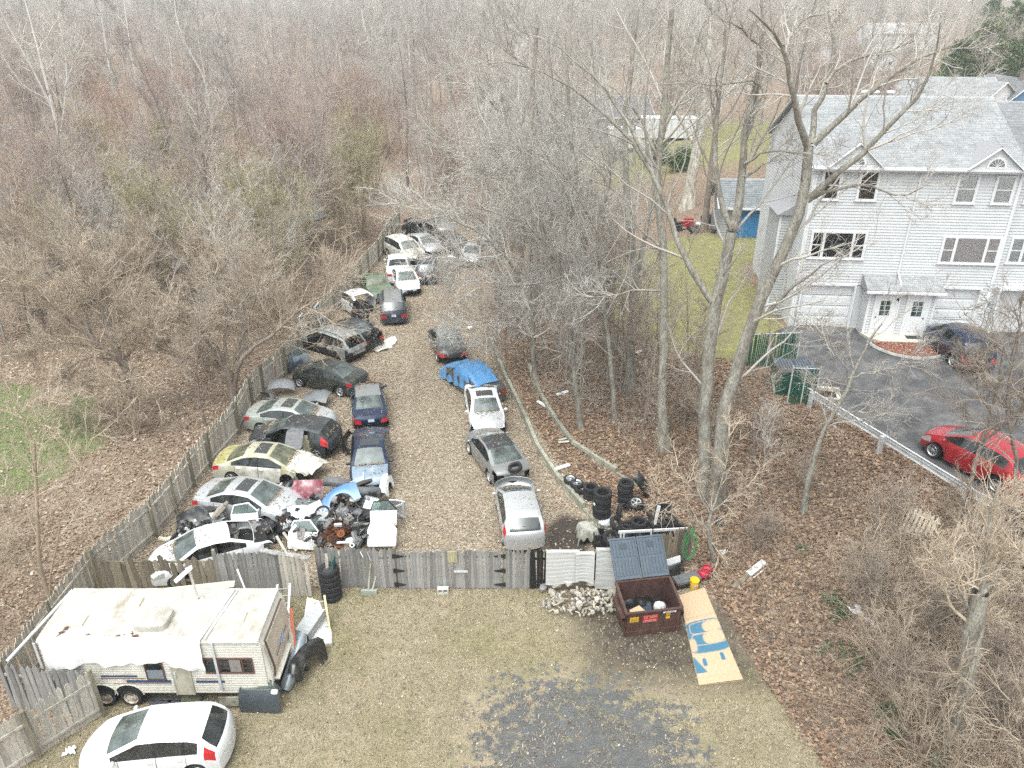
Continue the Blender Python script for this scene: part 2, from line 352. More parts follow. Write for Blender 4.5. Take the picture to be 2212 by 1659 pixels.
def grass_field(name,x,y,h,cols,label,wid=0.012):
 n=len(x);ang=RNG.uniform(0,2*PI,n);hh=h*RNG.uniform(0.5,1.5,n);lx=RNG.normal(0,0.8,n)*hh;ly=RNG.normal(0,0.8,n)*hh;z=zg(x,y)
 V=np.zeros((n,3,3));V[:,0]=np.stack([x-wid*np.cos(ang),y-wid*np.sin(ang),z],-1);V[:,1]=np.stack([x+wid*np.cos(ang),y+wid*np.sin(ang),z],-1);V[:,2]=np.stack([x+lx,y+ly,z+hh],-1)
 cols=np.array(cols);c=cols[RNG.integers(0,len(cols),n)]*RNG.uniform(0.75,1.25,(n,1))
 o=link(name,npmesh(name,V.reshape(-1,3),np.arange(n*3).reshape(n,3),attrmat('leaf',0.75),col=np.repeat(c,3,axis=0)));return tag(o,label,None,None,'stuff')
DRY=[(0.39,0.33,0.24),(0.32,0.265,0.19),(0.45,0.39,0.30),(0.25,0.21,0.14),(0.24,0.22,0.135),(0.35,0.29,0.21)]
x,y=scatter(POLY_FORE,150000);dk=inpoly(x,y,POLY_DARK2)
nz=np.sin(x*3.1+np.sin(y*2.3)*1.7)+np.sin(y*3.7+np.sin(x*1.9)*2.1)+RNG.normal(0,.5,len(x));asp_=inpoly(x,y,POLY_ASPH)
keep=(~dk|(RNG.uniform(0,1,len(x))<0.3))&(~asp_|((nz>0.0)&(RNG.uniform(0,1,len(x))<0.7)))
x,y=x[keep],y[keep];gk=np.sin(x*.9+1.3*np.sin(y*.7))+np.sin(y*1.1+x*.3)+RNG.normal(0,.5,len(x))>.55
grass_field('dead_grass',x[gk],y[gk],0.05,[(.26,.245,.12),(.22,.215,.095),(.32,.285,.17),(.30,.265,.15)],'olive tinged patches of short grass before the gate')
grass_field('dead_grass',x[~gk],y[~gk],0.055,DRY,'short straw coloured grass on the open ground before the gate')
x,y=scatter([(-4.2,22.5),(.2,22.5),(-1.2,30),(-2.6,38),(-4,47),(-6.4,47),(-5.2,36),(-4.6,28)],42000)
grass_field('dead_grass',x,y,0.05,DRY,'thin straw coloured grass along the worn lane between the cars')
x,y=scatter(POLY_LAWN,45000)
grass_field('green_grass',x,y,0.06,[(0.10,0.19,0.04),(0.15,0.2,0.06),(0.26,0.24,0.12),(0.2,0.2,0.09)],'green grass patch left of the picket fence',0.018)
# cars: one body lofted through stations, split into its panels
TYRE=mat('tyre_rubber',(0.022,0.022,0.024),0.8,var=0.3,vscale=12,bump=0.2,bscale=80)
ALLOY=mat('alloy',(0.62,0.63,0.64),0.35,metal=0.6,var=0.15,vscale=20)
STEELW=mat('steel_wheel',(0.06,0.06,0.065),0.6,metal=0.3)
BLACKPL=mat('black_plastic',(0.022,0.023,0.025),0.5,var=0.25,vscale=10)
DARKIN=mat('dark_interior',(0.018,0.018,0.018),0.9)
SEATM=mat('seat_fabric',(0.10,0.095,0.09),0.9)
SEATL=mat('seat_light',(0.34,0.30,0.25),0.9)
SEAM=mat('panel_gap',(0.012,0.012,0.013),0.8)
REDLENS=mat('red_lens',(0.48,0.018,0.022),0.2,coat=0.6)
HEADLENS=mat('head_lens',(0.48,0.50,0.50),0.15,coat=0.6,metal=0.3)
ORANGE=mat('amber_lens',(0.75,0.25,0.03),0.2,coat=0.5)
CHROME=mat('chrome',(0.75,0.76,0.77),0.18,metal=1.0)
PLATE=mat('plate',(0.55,0.62,0.70),0.5)
BAREMETAL=mat('bare_metal',(0.34,0.34,0.34),0.5,metal=0.5,var=0.4,vscale=9)
def glassmat(name,tint,dust,dusta,refl):
 m=bpy.data.materials.new(name);m.use_nodes=True;N=m.node_tree.nodes;L=m.node_tree.links
 for n in list(N):N.remove(n)
 out=N.new('ShaderNodeOutputMaterial');tr=N.new('ShaderNodeBsdfTransparent');tr.inputs[0].default_value=(*tint,1)
 df=N.new('ShaderNodeBsdfDiffuse');df.inputs[0].default_value=(*dust,1);gl=N.new('ShaderNodeBsdfGlossy');gl.inputs['Roughness'].default_value=0.04;gl.inputs[0].default_value=(0.9,0.95,0.95,1)
 tc=N.new('ShaderNodeTexCoord');nz=N.new('ShaderNodeTexNoise');nz.inputs['Scale'].default_value=2.5;nz.inputs['Detail'].default_value=7;L.new(tc.outputs['Object'],nz.inputs['Vector'])
 r=N.new('ShaderNodeMapRange');r.inputs[1].default_value=0.35;r.inputs[2].default_value=0.7;r.inputs[3].default_value=dusta*0.5;r.inputs[4].default_value=min(1,dusta*1.6);L.new(nz.outputs[0],r.inputs[0])
 m1=N.new('ShaderNodeMixShader');L.new(r.outputs[0],m1 .inputs[0]);L.new(tr.outputs[0],m1 .inputs[1]);L.new(df.outputs[0],m1 .inputs[2])
 fr=N.new('ShaderNodeFresnel');fr.inputs[0].default_value=1.5;ad=N.new('ShaderNodeMath');ad.operation='ADD';ad.use_clamp=True;L.new(fr.outputs[0],ad.inputs[0]);ad.inputs[1].default_value=refl
 m2=N.new('ShaderNodeMixShader');L.new(ad.outputs[0],m2 .inputs[0]);L.new(m1 .outputs[0],m2 .inputs[1]);L.new(gl.outputs[0],m2 .inputs[2]);L.new(m2 .outputs[0],out.inputs[0]);return m
GLASS=glassmat('car_glass',(0.60,0.75,0.71),(0.26,0.31,0.29),0.32,0.08)
GLASSD=glassmat('tinted_glass',(0.16,0.20,0.20),(0.10,0.115,0.115),0.2,0.04)
GLASSG=glassmat('mossy_glass',(0.25,0.3,0.2),(0.20,0.205,0.13),0.6,0.03)
def paint(name,col,dirt=(0.16,0.135,0.10),da=0.0,rough=0.32,metal=0.0,scale=3.0,coat=0.5):
 return mat(name,col,rough,metal=metal,coat=coat,col2=dirt if da>0 else None,mixs=scale,mixlo=0.62-da*0.4,mixhi=0.85-da*0.3,var=0.06,vscale=3)
def tyre_mesh(r=0.32,wd=0.21,ri=None):
 ri=ri or r*0.64;h=wd/2
 mb=MB();mb.lathe([(ri,-h*.75),(r*.86,-h),(r*.96,-h*.85),(r,-h*.55),(r,-h*.14),(r*.975,-h*.1),(r*.975,h*.1),(r,h*.14),(r,h*.55),(r*.96,h*.85),(r*.86,h),(ri,h*.75),(ri*.98,0)],28,closed=True)
 return mb.mesh('tyre',TYRE,True,30)
def rim_mesh(r=0.21,wd=0.19,spokes=5,m=None,steel=False):
 mb=MB();h=wd/2;mb.lathe([(r,-h),(r*1.02,-h*.9),(r*.9,-h*.3),(r*.9,h*.6),(r*1.03,h*.9),(r,h),(r*.93,h*.9),(r*.86,h*.55),(r*.86,-h)],24)
 mb.cur=1;mb.disc(r*.86,h*.02,18);mb.cur=0
 mb.lathe([(0.0,h*.78),(r*.16,h*.78),(r*.26,h*.62),(r*.28,h*.2)],14)
 if steel:
  mb.lathe([(r*.28,h*.5),(r*.6,h*.62),(r*.75,h*.45),(r*.88,h*.4)],20)
  mb.cur=1
  for k in range(12):
   a=2*PI*k/12;mb.disc(r*.055,h*.62,6,T(r*.7*math.cos(a),r*.7*math.sin(a),0))
 else:
  for k in range(spokes):
   a=2*PI*k/spokes;wd_=1.1/spokes
   c0,c1=a-wd_*1.2,a+wd_*1.2;d0,d1=a-wd_*.55,a+wd_*.55
   P=lambda rr,aa,z:(rr*math.cos(aa),rr*math.sin(aa),z)
   mb.add([P(r*.22,c0,h*.7),P(r*.22,c1,h*.7),P(r*.9,d1,h*.72),P(r*.9,d0,h*.72),P(r*.22,c0,h*.35),P(r*.22,c1,h*.35),P(r*.9,d1,h*.4),P(r*.9,d0,h*.4)],[(0,3,2,1)[::-1],(0,4,7,3),(1,2,6,5),(3,7,6,2)])
 return mb.mesh('rim',[m or ALLOY,DARKIN],True,35)
TYRE_ME=tyre_mesh();RIMS={5:rim_mesh(),10:rim_mesh(spokes=9),7:rim_mesh(spokes=7),0:rim_mesh(steel=True,m=STEELW)}
TYPES={'sedan':dict(L=4.55,W=1.78,wb=2.68,fo=0.92,top=[(0,.80),(.05,.93),(.15,1.0),(.72,1.07),(1.55,1.385),(2.1,1.45),(2.75,1.415),(3.55,1.03),(3.75,.99),(4.35,.82),(4.52,.68),(4.55,.60)],belt=[(0,.84),(.3,.93),(1.5,.95),(3.4,.90),(4.3,.74),(4.55,.58)],rw=(.74,1.55),ws=(2.75,3.55),sw=(1.0,3.42),pil=[2.25],tumble=.42,doors=[(1.15,2.25),(2.25,3.4)],trunk=.72,hood=3.6),'hatch':dict(L=4.05,W=1.72,wb=2.49,fo=0.80,top=[(0,.72),(.03,.86),(.07,.98),(.55,1.36),(.9,1.44),(1.6,1.475),(2.25,1.44),(3.15,1.05),(3.35,.99),(3.85,.80),(4.0,.66),(4.05,.58)],belt=[(0,.84),(.3,.98),(1.2,.97),(2.9,.90),(3.8,.74),(4.05,.56)],rw=(.10,.55),ws=(2.25,3.15),sw=(.62,3.05),pil=[1.75,1.0],tumble=.40,doors=[(.95,1.75),(1.75,2.85)],trunk=0,hood=3.2,high=1),'wagon':dict(L=4.75,W=1.80,wb=2.74,fo=0.95,top=[(0,.78),(.04,.95),(.10,1.05),(.55,1.50),(.9,1.57),(2.0,1.62),(2.95,1.56),(3.72,1.12),(3.95,1.06),(4.5,.90),(4.70,.72),(4.75,.62)],belt=[(0,.90),(.3,1.02),(1.5,1.02),(3.5,.97),(4.4,.82),(4.75,.60)],rw=(.12,.55),ws=(2.95,3.72),sw=(.50,3.6),pil=[2.4,1.35],tumble=.36,doors=[(1.3,2.4),(2.4,3.5)],trunk=0,hood=3.78),'suv':dict(L=4.75,W=1.90,wb=2.80,fo=0.92,top=[(0,.82),(.04,1.02),(.10,1.12),(.45,1.58),(.8,1.68),(2.0,1.72),(2.95,1.66),(3.7,1.20),(3.95,1.14),(4.5,1.0),(4.70,.80),(4.75,.68)],belt=[(0,.95),(.3,1.10),(1.5,1.10),(3.5,1.06),(4.4,.92),(4.75,.66)],rw=(.12,.45),ws=(2.95,3.7),sw=(.45,3.58),pil=[2.35,1.3],tumble=.33,doors=[(1.25,2.35),(2.35,3.45)],trunk=0,hood=3.75),'coupe':dict(L=4.50,W=1.78,wb=2.65,fo=0.95,top=[(0,.80),(.05,.92),(.15,.99),(.60,1.04),(1.5,1.345),(2.0,1.39),(2.6,1.36),(3.45,1.00),(3.65,.96),(4.3,.80),(4.47,.66),(4.5,.58)],belt=[(0,.84),(.3,.92),(1.5,.93),(3.3,.87),(4.25,.73),(4.5,.56)],rw=(.62,1.5),ws=(2.6,3.45),sw=(1.0,3.3),pil=[2.0],tumble=.46,doors=[(1.95,3.25)],trunk=.6,hood=3.5),'classic':dict(L=5.0,W=1.90,wb=2.95,fo=0.9,top=[(0,.74),(.04,.88),(.12,.93),(1.25,.98),(1.85,1.34),(2.2,1.38),(2.75,1.35),(3.25,1.0),(3.4,.97),(4.75,.90),(4.95,.84),(5.0,.74)],belt=[(0,.84),(.3,.88),(1.5,.92),(3.3,.90),(4.75,.86),(5.0,.72)],rw=(1.27,1.85),ws=(2.75,3.25),sw=(1.45,3.15),pil=[2.15],tumble=.45,doors=[(2.0,3.2)],trunk=1.2,hood=3.3),'pickup':dict(L=5.1,W=1.90,wb=3.1,fo=0.9,top=[(0,.98),(.05,1.02),(1.45,1.04),(1.6,1.10),(1.75,1.68),(2.1,1.74),(3.0,1.70),(3.65,1.22),(3.85,1.16),(4.8,1.04),(5.05,.85),(5.1,.7)],belt=[(0,1.0),(1.5,1.04),(3.5,1.08),(4.7,.95),(5.1,.66)],rw=(1.6,1.75),ws=(3.0,3.65),sw=(1.75,3.5),pil=[2.6],tumble=.30,doors=[(1.75,2.6),(2.6,3.4)],trunk=0,hood=3.7),}
CJ=[1.0,.88,.62,.3,0.0]
def make_car(label,kind,pos,heading,pm,name='car',group=None,rim=5,rimm=None,glass=None,side=None,miss=(),sun_roof=False,rails=False,scale=1.0,jit=0.0,jrange=(9,9),roofm=None,hoodm=None,trunkm=None,clip=None,leaves=0,plate=False,seat=None,seed=1,z=0.0,tilt=(0,0),cat='car',doorm=None,leafy=False,bumperm=None,wheels=(1,1,1,1)):
 P=TYPES[kind];rng=random.Random(seed);glass=glass or GLASS;side=side or GLASSD;seat=seat or SEATM
 L,W,wb,fo=P['L'],P['W'],P['wb'],P['fo'];hw=W/2;xf=L-fo;xr=xf-wb;wr=.325 if kind in('suv','pickup','wagon')else.31;Ra=wr+.06
 root=thing(name,label,cat,pos,0,group,rot=(tilt[0],tilt[1],heading));root.scale=(scale,)*3
 tx=[p[0]for p in P['top']];tz=[p[1]for p in P['top']];bx=[p[0]for p in P['belt']];bz=[p[1]for p in P['belt']]
 xs=set(np.linspace(0,L,26).round(3))|{.03,.1,L-.03,L-.1,L-.2,L-.42,.22,.42}
 xs|=set(tx)
 for c in(xf,xr):xs|={round(c+Ra*k,3)for k in(-1.02,-.98,-.86,-.64,-.36,0,.36,.64,.86,.98,1.02)}
 keys=set(P['rw'])|set(P['ws'])|set(P['sw'])|{P['hood']}|({P['trunk']}if P['trunk']else set())
 for a in P['pil']:keys|={a-.045,a+.045}
 for a,b in P['doors']:keys|={a-.01,a+.01,b-.01,b+.01}
 keys|={P['hood']-.015}
 xs=sorted(xs|keys);out=[xs[0]]
 for x in xs[1:]:
  if x-out[-1]<.006:continue
  if x-out[-1]<.022 and x not in keys and x!=L:continue
  out.append(x)
 xs=out
 if clip:xs=[x for x in xs if clip[0]<=x<=clip[1]]
 def zt(x):return float(np.interp(x,tx,tz))
 def zs(x):
  return(zt(x-.05)+2*zt(x)+zt(x+.05))/4 if.1<x<L-.1 else zt(x)
 def bow(x):return float(np.interp(x,[0,.3,P['rw'][1],2.3,P['ws'][0],P['ws'][1],L-.5,L],[-.20,-.14,-.05,0,.05,.13,.20,.30]))
 def plan(x):
  w=hw
  if x<.7:w-=.10*((.7-x)/.7)**2
  if x>L-.9:w-=.12*((x-L+.9)/.9)**2
  return w
 def section(x):
  w=plan(x);top=zs(x);zb=min(float(np.interp(x,bx,bz)),top-.025)
  z0=.20 if.25<x<L-.25 else.24
  for c in(xf,xr):
   d=abs(x-c)
   if d<Ra:z0=max(z0,wr+math.sqrt(Ra*Ra-d*d)*.98)
  z1=max(.46,z0+.03);z2=max(zb-.20,z1+.03);z2=min(z2,zb-.02)if zb-.02>z1 else z1+.01
  g=max(top-.05-zb,0.0);gk=min(1,g/.2)
  y4=w-.045;y5=y4-P['tumble']*g*.86;y6=y5-P['tumble']*g*.14-.03-.02*gk
  S=[(w-.035,z0),(w+.0,z1),(w-.004,z2),(w-.03,zb),(y4,zb+.02*gk+.008),(y5,zb+.02*gk+.008+(g-.03*gk)*.88),(y6,zb+max(g*.975,.014))]
  ze=S[-1][1]
  for c in CJ[1:]:S.append((y6*c,ze+(top-ze)*(1-c*c)))
  return S
 S=[section(x)for x in xs];n=len(xs);m=len(S[0])
 def pt(i,j,sgn):
  y,z=S[i][j];x=xs[i];b=bow(x);xx=x-b*(abs(y)/hw)**2.2
  if x>L-.25:xx-=.18*max(0,z-.5)*(x-L+.25)/.25
  if x<.12 and not clip:xx+=.10*max(0,z-.6)
  p=Vector((xx-L/2,sgn*y,z))
  if jit and jrange[0]<=x<=jrange[1]:
   h=math.sin(i*12.9+j*7.1+sgn*3+seed)*jit;p+=Vector((h*.6,math.cos(i*5.3+j*9.7+seed)*jit,math.sin(i*3.7+j*4.1+seed*2)*jit))
  return p
 parts={}
 def put(key,quad,mi=0):
  q=parts.setdefault(key,([],[],[]))
  o=len(q[0]);q[0].extend(quad);q[1].append(tuple(range(o,o+len(quad))));q[2].append(mi)
 for i in range(n-1):
  xm=(xs[i]+xs[i+1])/2
  for j in range(m-1):
   for sg in(1,-1):
    a,b,c,d=pt(i,j,sg),pt(i+1,j,sg),pt(i+1,j+1,sg),pt(i,j+1,sg)
    quad=[a,b,c,d]if sg<0 else[d,c,b,a]
    key=('body',0);mi=0;sd='L' if sg>0 else 'R'
    if j>=7 and P['ws'][0]<xm<P['ws'][1]:key=('windshield',0)
    elif j>=7 and P['rw'][0]<xm<P['rw'][1]:key=('rear_window',0)
    elif j==4 and P['sw'][0]<xm<P['sw'][1]and(S[i][6][1]-S[i][3][1])>.09 and(S[i+1][6][1]-S[i+1][3][1])>.09:
     pl=[p for p in P['pil']if abs(xm-p)<.046]
     if pl:mi=1
     else:key=('side_window',sd+str(sum(xm>p for p in P['pil'])))
    elif roofm and j>=6 and P['rw'][1]<xm<P['ws'][0]:key=('roof',0)
    elif j>=6 and xm>P['hood']:key=('hood',0)
    elif j>=6 and P['hood']-.016<xm<P['hood']:mi=1
    elif j>=6 and P['trunk']and xm<P['trunk']:key=('trunk_lid',0)
    elif j<=1 and(xm>L-.30 or xm<.26):key=('bumper',1 if xm>L/2 else 0)
    elif j==2 and xm>L-.42:key=('headlight',sd)
    elif j==2 and xm<.30 and not P.get('high'):key=('taillight',sd)
    elif P.get('high')and j in(2,3,4)and.06<xm<.42:key=('taillight',sd)
    elif j<=3:
     for k,(da,db)in enumerate(P['doors']):
      if da+.01<xm<db-.01:key=('door',sd+str(k));break
      if abs(xm-da)<.011 or abs(xm-db)<.011:mi=1;break
    if j==5 and key[0]=='body' and kind=='classic':pass
    put(key,quad,mi)
 for i,front in((n-1,True),(0,False)):
  if clip and((front and clip[1]<L)or(not front and clip[0]>0)):continue
  cols=CJ+[-c for c in CJ[-2::-1]]
  def fp(j,c):
   y6,z6=S[i][6];yj,zj=S[i][min(j,6)]
   x=xs[i];y=c*yj;zz=zj
   if j==7:zz=z6+(S[i][10][1]-z6)*(1-c*c);y=c*y6
   b=bow(x);xx=x-b*(abs(y)/hw)**2.2
   if front:xx-=.18*max(0,zz-.5)
   else:xx+=.10*max(0,zz-.6)
   p=Vector((xx-L/2,y,zz))
   if jit and jrange[0]<=x<=jrange[1]:p+=Vector((math.sin(j*3.3+c*7+seed)*jit,0,math.sin(j*5.1+c*4+seed)*jit*.5))
   return p
  for j in range(7):
   for k in range(len(cols)-1):
    c0,c1=cols[k],cols[k+1];cm=abs(c0+c1)/2
    quad=[fp(j,c0),fp(j,c1),fp(j+1,c1),fp(j+1,c0)]
    if front:quad=quad[::-1]
    key=('bumper',int(front))if j<=1 else('body',0);mi=0;sd='L' if c0+c1>0 else 'R'
    if front and j in(2,)and cm>.7:key=('headlight',sd)
    elif front and j in(1,2)and cm<.45:key=('grille',0)
    elif not front and j==2 and cm>.7 and not P.get('high'):key=('taillight',sd)
    elif not front and j>=3 and P['trunk']:key=('trunk_lid',0)
    put(key,quad,mi)
 hoodm=hoodm or pm;trunkm=trunkm or pm
 defs={'body':[pm,SEAM],'windshield':[glass],'rear_window':[glass if kind in('sedan','coupe','classic')else side],'side_window':[side],'hood':[hoodm],'roof':[roofm or pm],'trunk_lid':[trunkm],'bumper':[bumperm or pm],'headlight':[HEADLENS],'taillight':[REDLENS],'door':[doorm or pm],'grille':[BLACKPL]}
 for key in sorted(parts,key=str):
  nm,sub=key;vs,fs,ms=parts[key]
  if nm in miss or(nm+str(sub))in miss:continue
  idx={};V=[];F=[]
  for f in fs:
   g=[]
   for q in f:
    kx=(round(vs[q].x,4),round(vs[q].y,4),round(vs[q].z,4))
    if kx not in idx:idx[kx]=len(V);V.append(kx)
    if not g or g[-1]!=idx[kx]:g.append(idx[kx])
   if len(g)>2 and g[0]==g[-1]:g=g[:-1]
   F.append(tuple(g))
  ok=[k for k,f in enumerate(F)if len(set(f))>2 and len(set(f))==len(f)]
  mb=MB();mb.v=V;mb.f=[F[k]for k in ok];mb.m=[ms[k]for k in ok]
  o=mb.build(nm,defs[nm],root,True,angle=38)
  if nm=='door' and 'handle' not in miss:
   cx=max(v[0]for v in V);x0=min(v[0]for v in V);yy=max((abs(v[1])for v in V));sgn=1 if sum(v[1]for v in V)>0 else-1;zb=max(v[2]for v in V)-.12
   h=MB();h.bar((x0+.08,sgn*(yy+.012),zb),(x0+.24,sgn*(yy+.012),zb),.03,.028);h.build('handle',defs['door'],o)
  if nm=='windshield' and leafy:
   pass
 lo=(clip[0]if clip else.25)-L/2;hi=(clip[1]if clip else L-.3)-L/2
 mb=MB();mb.box((lo,-hw+.26,.2),(hi,hw-.26,.50))
 x1=P['ws'][1]-L/2;
 if hi>x1+.3:mb.box((x1,-hw+.16,.45),(min(hi,L/2-.45),hw-.16,.66))
 if 'floor' not in miss:mb.build('floor_pan',DARKIN,root)
 if not clip or clip[1]>P['ws'][1]:
  mb=MB();mb.box((x1-.38,-hw+.16,.62),(x1-.02,hw-.16,.90));mb.build('dashboard',BLACKPL,root)
  w_=MB();w_.lathe([(.17,-.012),(.19,0),(.17,.012),(.155,0)],14,T(x1-.48,.36,.86)@roty(1.1),closed=True);w_.build('steering_wheel',BLACKPL,root)
 sx=[P['ws'][0]-L/2-.45]+([P['ws'][0]-L/2-1.25]if kind!='pickup' else[])
 for x0 in sx:
  if clip and not(clip[0]<x0+L/2<clip[1]):continue
  if 'seat' in miss:break
  for yy in(-.36,.36):
   mb=MB();mb.box((x0-.05,yy-.25,.48),(x0+.45,yy+.25,.64));mb.box((x0-.22,yy-.25,.55),(x0-.02,yy+.25,1.05),T(0,0,0));mb.box((x0-.20,yy-.13,1.07),(x0-.08,yy+.13,1.22));mb.build('seat',seat,root)
 if not clip:
  for k,(x0,yy)in enumerate(((xf,1),(xf,-1),(xr,1),(xr,-1))):
   if not wheels[k]:continue
   e=link('wheel',None,root,(x0-L/2,yy*(hw-.115),wr-.01));e.rotation_euler=(-PI/2*yy,0,0);s=wr/.32;e.scale=(s,s,1)
   link('tyre',TYRE_ME,e);link('rim',RIMS[rim],e)
 if 'mirror' not in miss and not(clip and clip[1]<P['ws'][1]):
  mx=P['ws'][1]-.30-L/2;mz=float(np.interp(P['ws'][1]-.3,bx,bz))+.06
  for sg in(1,-1):
   if 'mirror'+('L' if sg>0 else 'R')in miss:continue
   mb=MB();mb.lathe([(0,-.09),(.05,-.085),(.072,-.04),(.078,0.0),(.07,.05),(.04,.085),(0,.09)],10,T(mx,sg*(hw+.06),mz)@rotx(PI/2)@Matrix.Diagonal((.75,.85,1,1)));mb.box((mx-.02,min(sg*(hw-.08),sg*(hw+.03)),mz-.05),(mx+.03,max(sg*(hw-.08),sg*(hw+.03)),mz-.02));mb.build('mirror',pm,root,True)
 if sun_roof:
  a=P['ws'][0]-.75;b=P['ws'][0]-.18;V=[]
  for x in np.linspace(a,b,4):V.append([(x-L/2,c*.42,zs(x)+.006-.03*(c*.8)**2)for c in(-1,-.5,0,.5,1)])
  mb=MB();mb.grid(V);mb.build('sunroof',mat('sunroof_glass',(.055,.06,.062),.25,spec=.4),root)
 if rails:
  for sg in(1,-1):
   pts=[(x-L/2,sg*(hw-.30),zs(x)+(.05 if 0<k<5 else-.01))for k,x in enumerate(np.linspace(P['rw'][1]+.1,P['ws'][0]-.1,6))]
   mb=MB();mb.tube(pts,.02,6);mb.build('roof_rail',BLACKPL,root,True)
 if leaves:
  V,C=[],[];lr=random.Random(seed*7+1)
  for k in range(leaves):
   q=lr.random();x=P['ws'][1]+lr.gauss(.02,.07)if q<.45 else(lr.uniform(P['hood'],L-.4)if q<.65 else(lr.uniform(P['rw'][1],P['ws'][0])if q<.85 else lr.uniform(.15,max(.3,P['trunk']))))
   sc_=section(min(max(x,.1),L-.1));y=lr.uniform(-.9,.9)*sc_[7][0];zz=sc_[7][1]+(sc_[10][1]-sc_[7][1])*(1-(y/max(.1,sc_[7][0]))**2)+.012;s=lr.uniform(.02,.045);a=lr.uniform(0,6.28);xx=x-bow(x)*(abs(y)/hw)**2.2-L/2
   for j in range(4):V.append((xx+s*(1 if j%2 else.6)*math.cos(a+j*PI/2),y+s*math.sin(a+j*PI/2),zz+lr.uniform(0,.02)))
   C+=[tuple(np.array(lr.choice(((.30,.20,.12),(.22,.13,.075),(.38,.29,.19))))*lr.uniform(.8,1.2))]*4
  o=link('leaves',npmesh('leaves',np.array(V),np.arange(len(V)).reshape(-1,4),attrmat('leaf',.75),col=np.array(C)),root);o['kind']='stuff'
 if plate:
  zb=.74 if kind in('wagon','suv')else.78
  mb=MB();mb.box((-L/2-.012,-.15,zb-.075),(-L/2+.0,.15,zb+.075));mb.build('licence_plate',PLATE,root)
 root.location.z=pos[2]+z
 return root
def place(F,R,z=.5):
 "ground spot and heading of a car from where its nose and tail are seen"
 f=gp(F[0],F[1],z);r=gp(R[0],R[1],z);c=(f+r)/2;return Vector((c.x,c.y,zgf(c.x,c.y))),math.atan2(f.y-r.y,f.x-r.x),(f-r).length
 # the cars in the yard
WHITE=paint('paint_white',(0.70,0.715,0.72),(0.45,0.43,0.38),0.15)
WHITEC=paint('paint_white_clean',(0.72,0.735,0.745))
SILVER=paint('paint_silver',(0.56,0.575,0.585),(0.36,0.35,0.32),0.2,metal=0.45,rough=0.38)
SILVERG=paint('paint_silver_green',(0.42,0.46,0.43),(0.30,0.31,0.25),0.3,metal=0.35,rough=0.42)
BEIGE=paint('paint_algae_cream',(0.47,0.46,0.395),(0.30,0.28,0.12),0.55,rough=0.6,scale=1.6)
CHALK=paint('paint_chalky_white',(0.66,0.655,0.60),(0.30,0.27,0.19),0.45,rough=0.6,scale=2.2)
MOSSY=paint('paint_mossy',(0.30,0.28,0.10),(0.45,0.42,0.25),0.4,rough=0.8)
GRAPH=paint('paint_graphite',(0.045,0.050,0.055),(0.12,0.12,0.11),0.25,metal=0.2,rough=0.35)
BLACKG=paint('paint_black_green',(0.020,0.026,0.024),(0.07,0.085,0.05),0.4,rough=0.35)
BLACKP=paint('paint_black',(0.016,0.017,0.018),(0.10,0.10,0.09),0.3,rough=0.35)
NAVY=paint('paint_navy',(0.010,0.022,0.058),(0.08,0.09,0.10),0.25,metal=0.2,rough=0.3)
NAVYG=paint('paint_slate_navy',(0.035,0.048,0.070),(0.10,0.10,0.10),0.25,metal=0.25,rough=0.35)
FADEB=paint('paint_faded_blue',(0.22,0.29,0.36),(0.40,0.42,0.42),0.35,metal=0.2,rough=0.4)
GREYM=paint('paint_grey',(0.27,0.28,0.275),(0.30,0.28,0.24),0.25,metal=0.4,rough=0.38)
GREYD=paint('paint_dark_grey',(0.085,0.082,0.085),(0.20,0.18,0.16),0.3,metal=0.3,rough=0.4)
OLIVE=paint('paint_olive',(0.10,0.145,0.11),(0.17,0.20,0.10),0.55,rough=0.6)
VINYL=mat('vinyl_roof',(0.055,0.065,0.06),0.85,col2=(0.11,0.12,0.09),mixs=5)
RED=paint('paint_red',(0.40,0.018,0.030),coat=0.8,metal=0.2,rough=0.28)
BLUE=paint('paint_royal_blue',(0.004,0.016,0.05),coat=0.8,metal=0.3,rough=0.28)
STRIP=paint('paint_stripped',(0.36,0.39,0.39),(0.16,0.15,0.13),0.5,metal=0.3,rough=0.5,scale=4)
YG='scrap cars parked along the left fence';MG='cars in the middle of the scrapyard';RG='cars parked along the timber kerb';FG='cars at the far end of the scrapyard'
def yard(label,kind,pm,F,R,g,**k):
 p,h,_=place(F,R);k.setdefault('leaves',110 if 'hood' not in k.get('miss',())else 50);return make_car(label,kind,p,h,pm,group=g,**k)
yard('bright white sedan without its boot lid tucked behind the broken picket fence','sedan',WHITE,(352,1222),(560,1168),YG,miss=('trunk_lid','rear_window','taillight','bumper0','side_windowL0','side_windowL1'),rim=10,seed=2)
yard('clean silver sedan with a black sunroof beside the pile of scrap parts','sedan',SILVER,(650,1103),(432,1072),YG,sun_roof=True,rim=10,miss=('bumper0','headlight','bumper1'),seed=3)
yard('cream sedan stained yellow green with algae and missing its front wing','sedan',BEIGE,(690,1012),(463,1000),YG,sun_roof=True,glass=GLASSG,hoodm=CHALK,doorm=CHALK,trunkm=MOSSY,miss=('bumper1','headlight','grille','mirror'),jit=.03,jrange=(3.7,9),rim=5,wheels=(1,0,1,1),seed=4)
yard('graphite hatchback with open body side under a black cargo liner','hatch',GRAPH,(545,940),(735,958),YG,miss=('doorL0','doorL1','bumper0','mirror','side_windowL1','side_windowL2'),jit=.025,jrange=(3.0,9),scale=1.08,rim=5,seed=5)
yard('grey green silver sedan with a sunroof and bumper bar hanging at its nose','sedan',SILVERG,(728,915),(535,897),YG,sun_roof=True,hoodm=SILVER,miss=('bumper1','headlight','grille'),rim=7,seed=6,leaves=220)
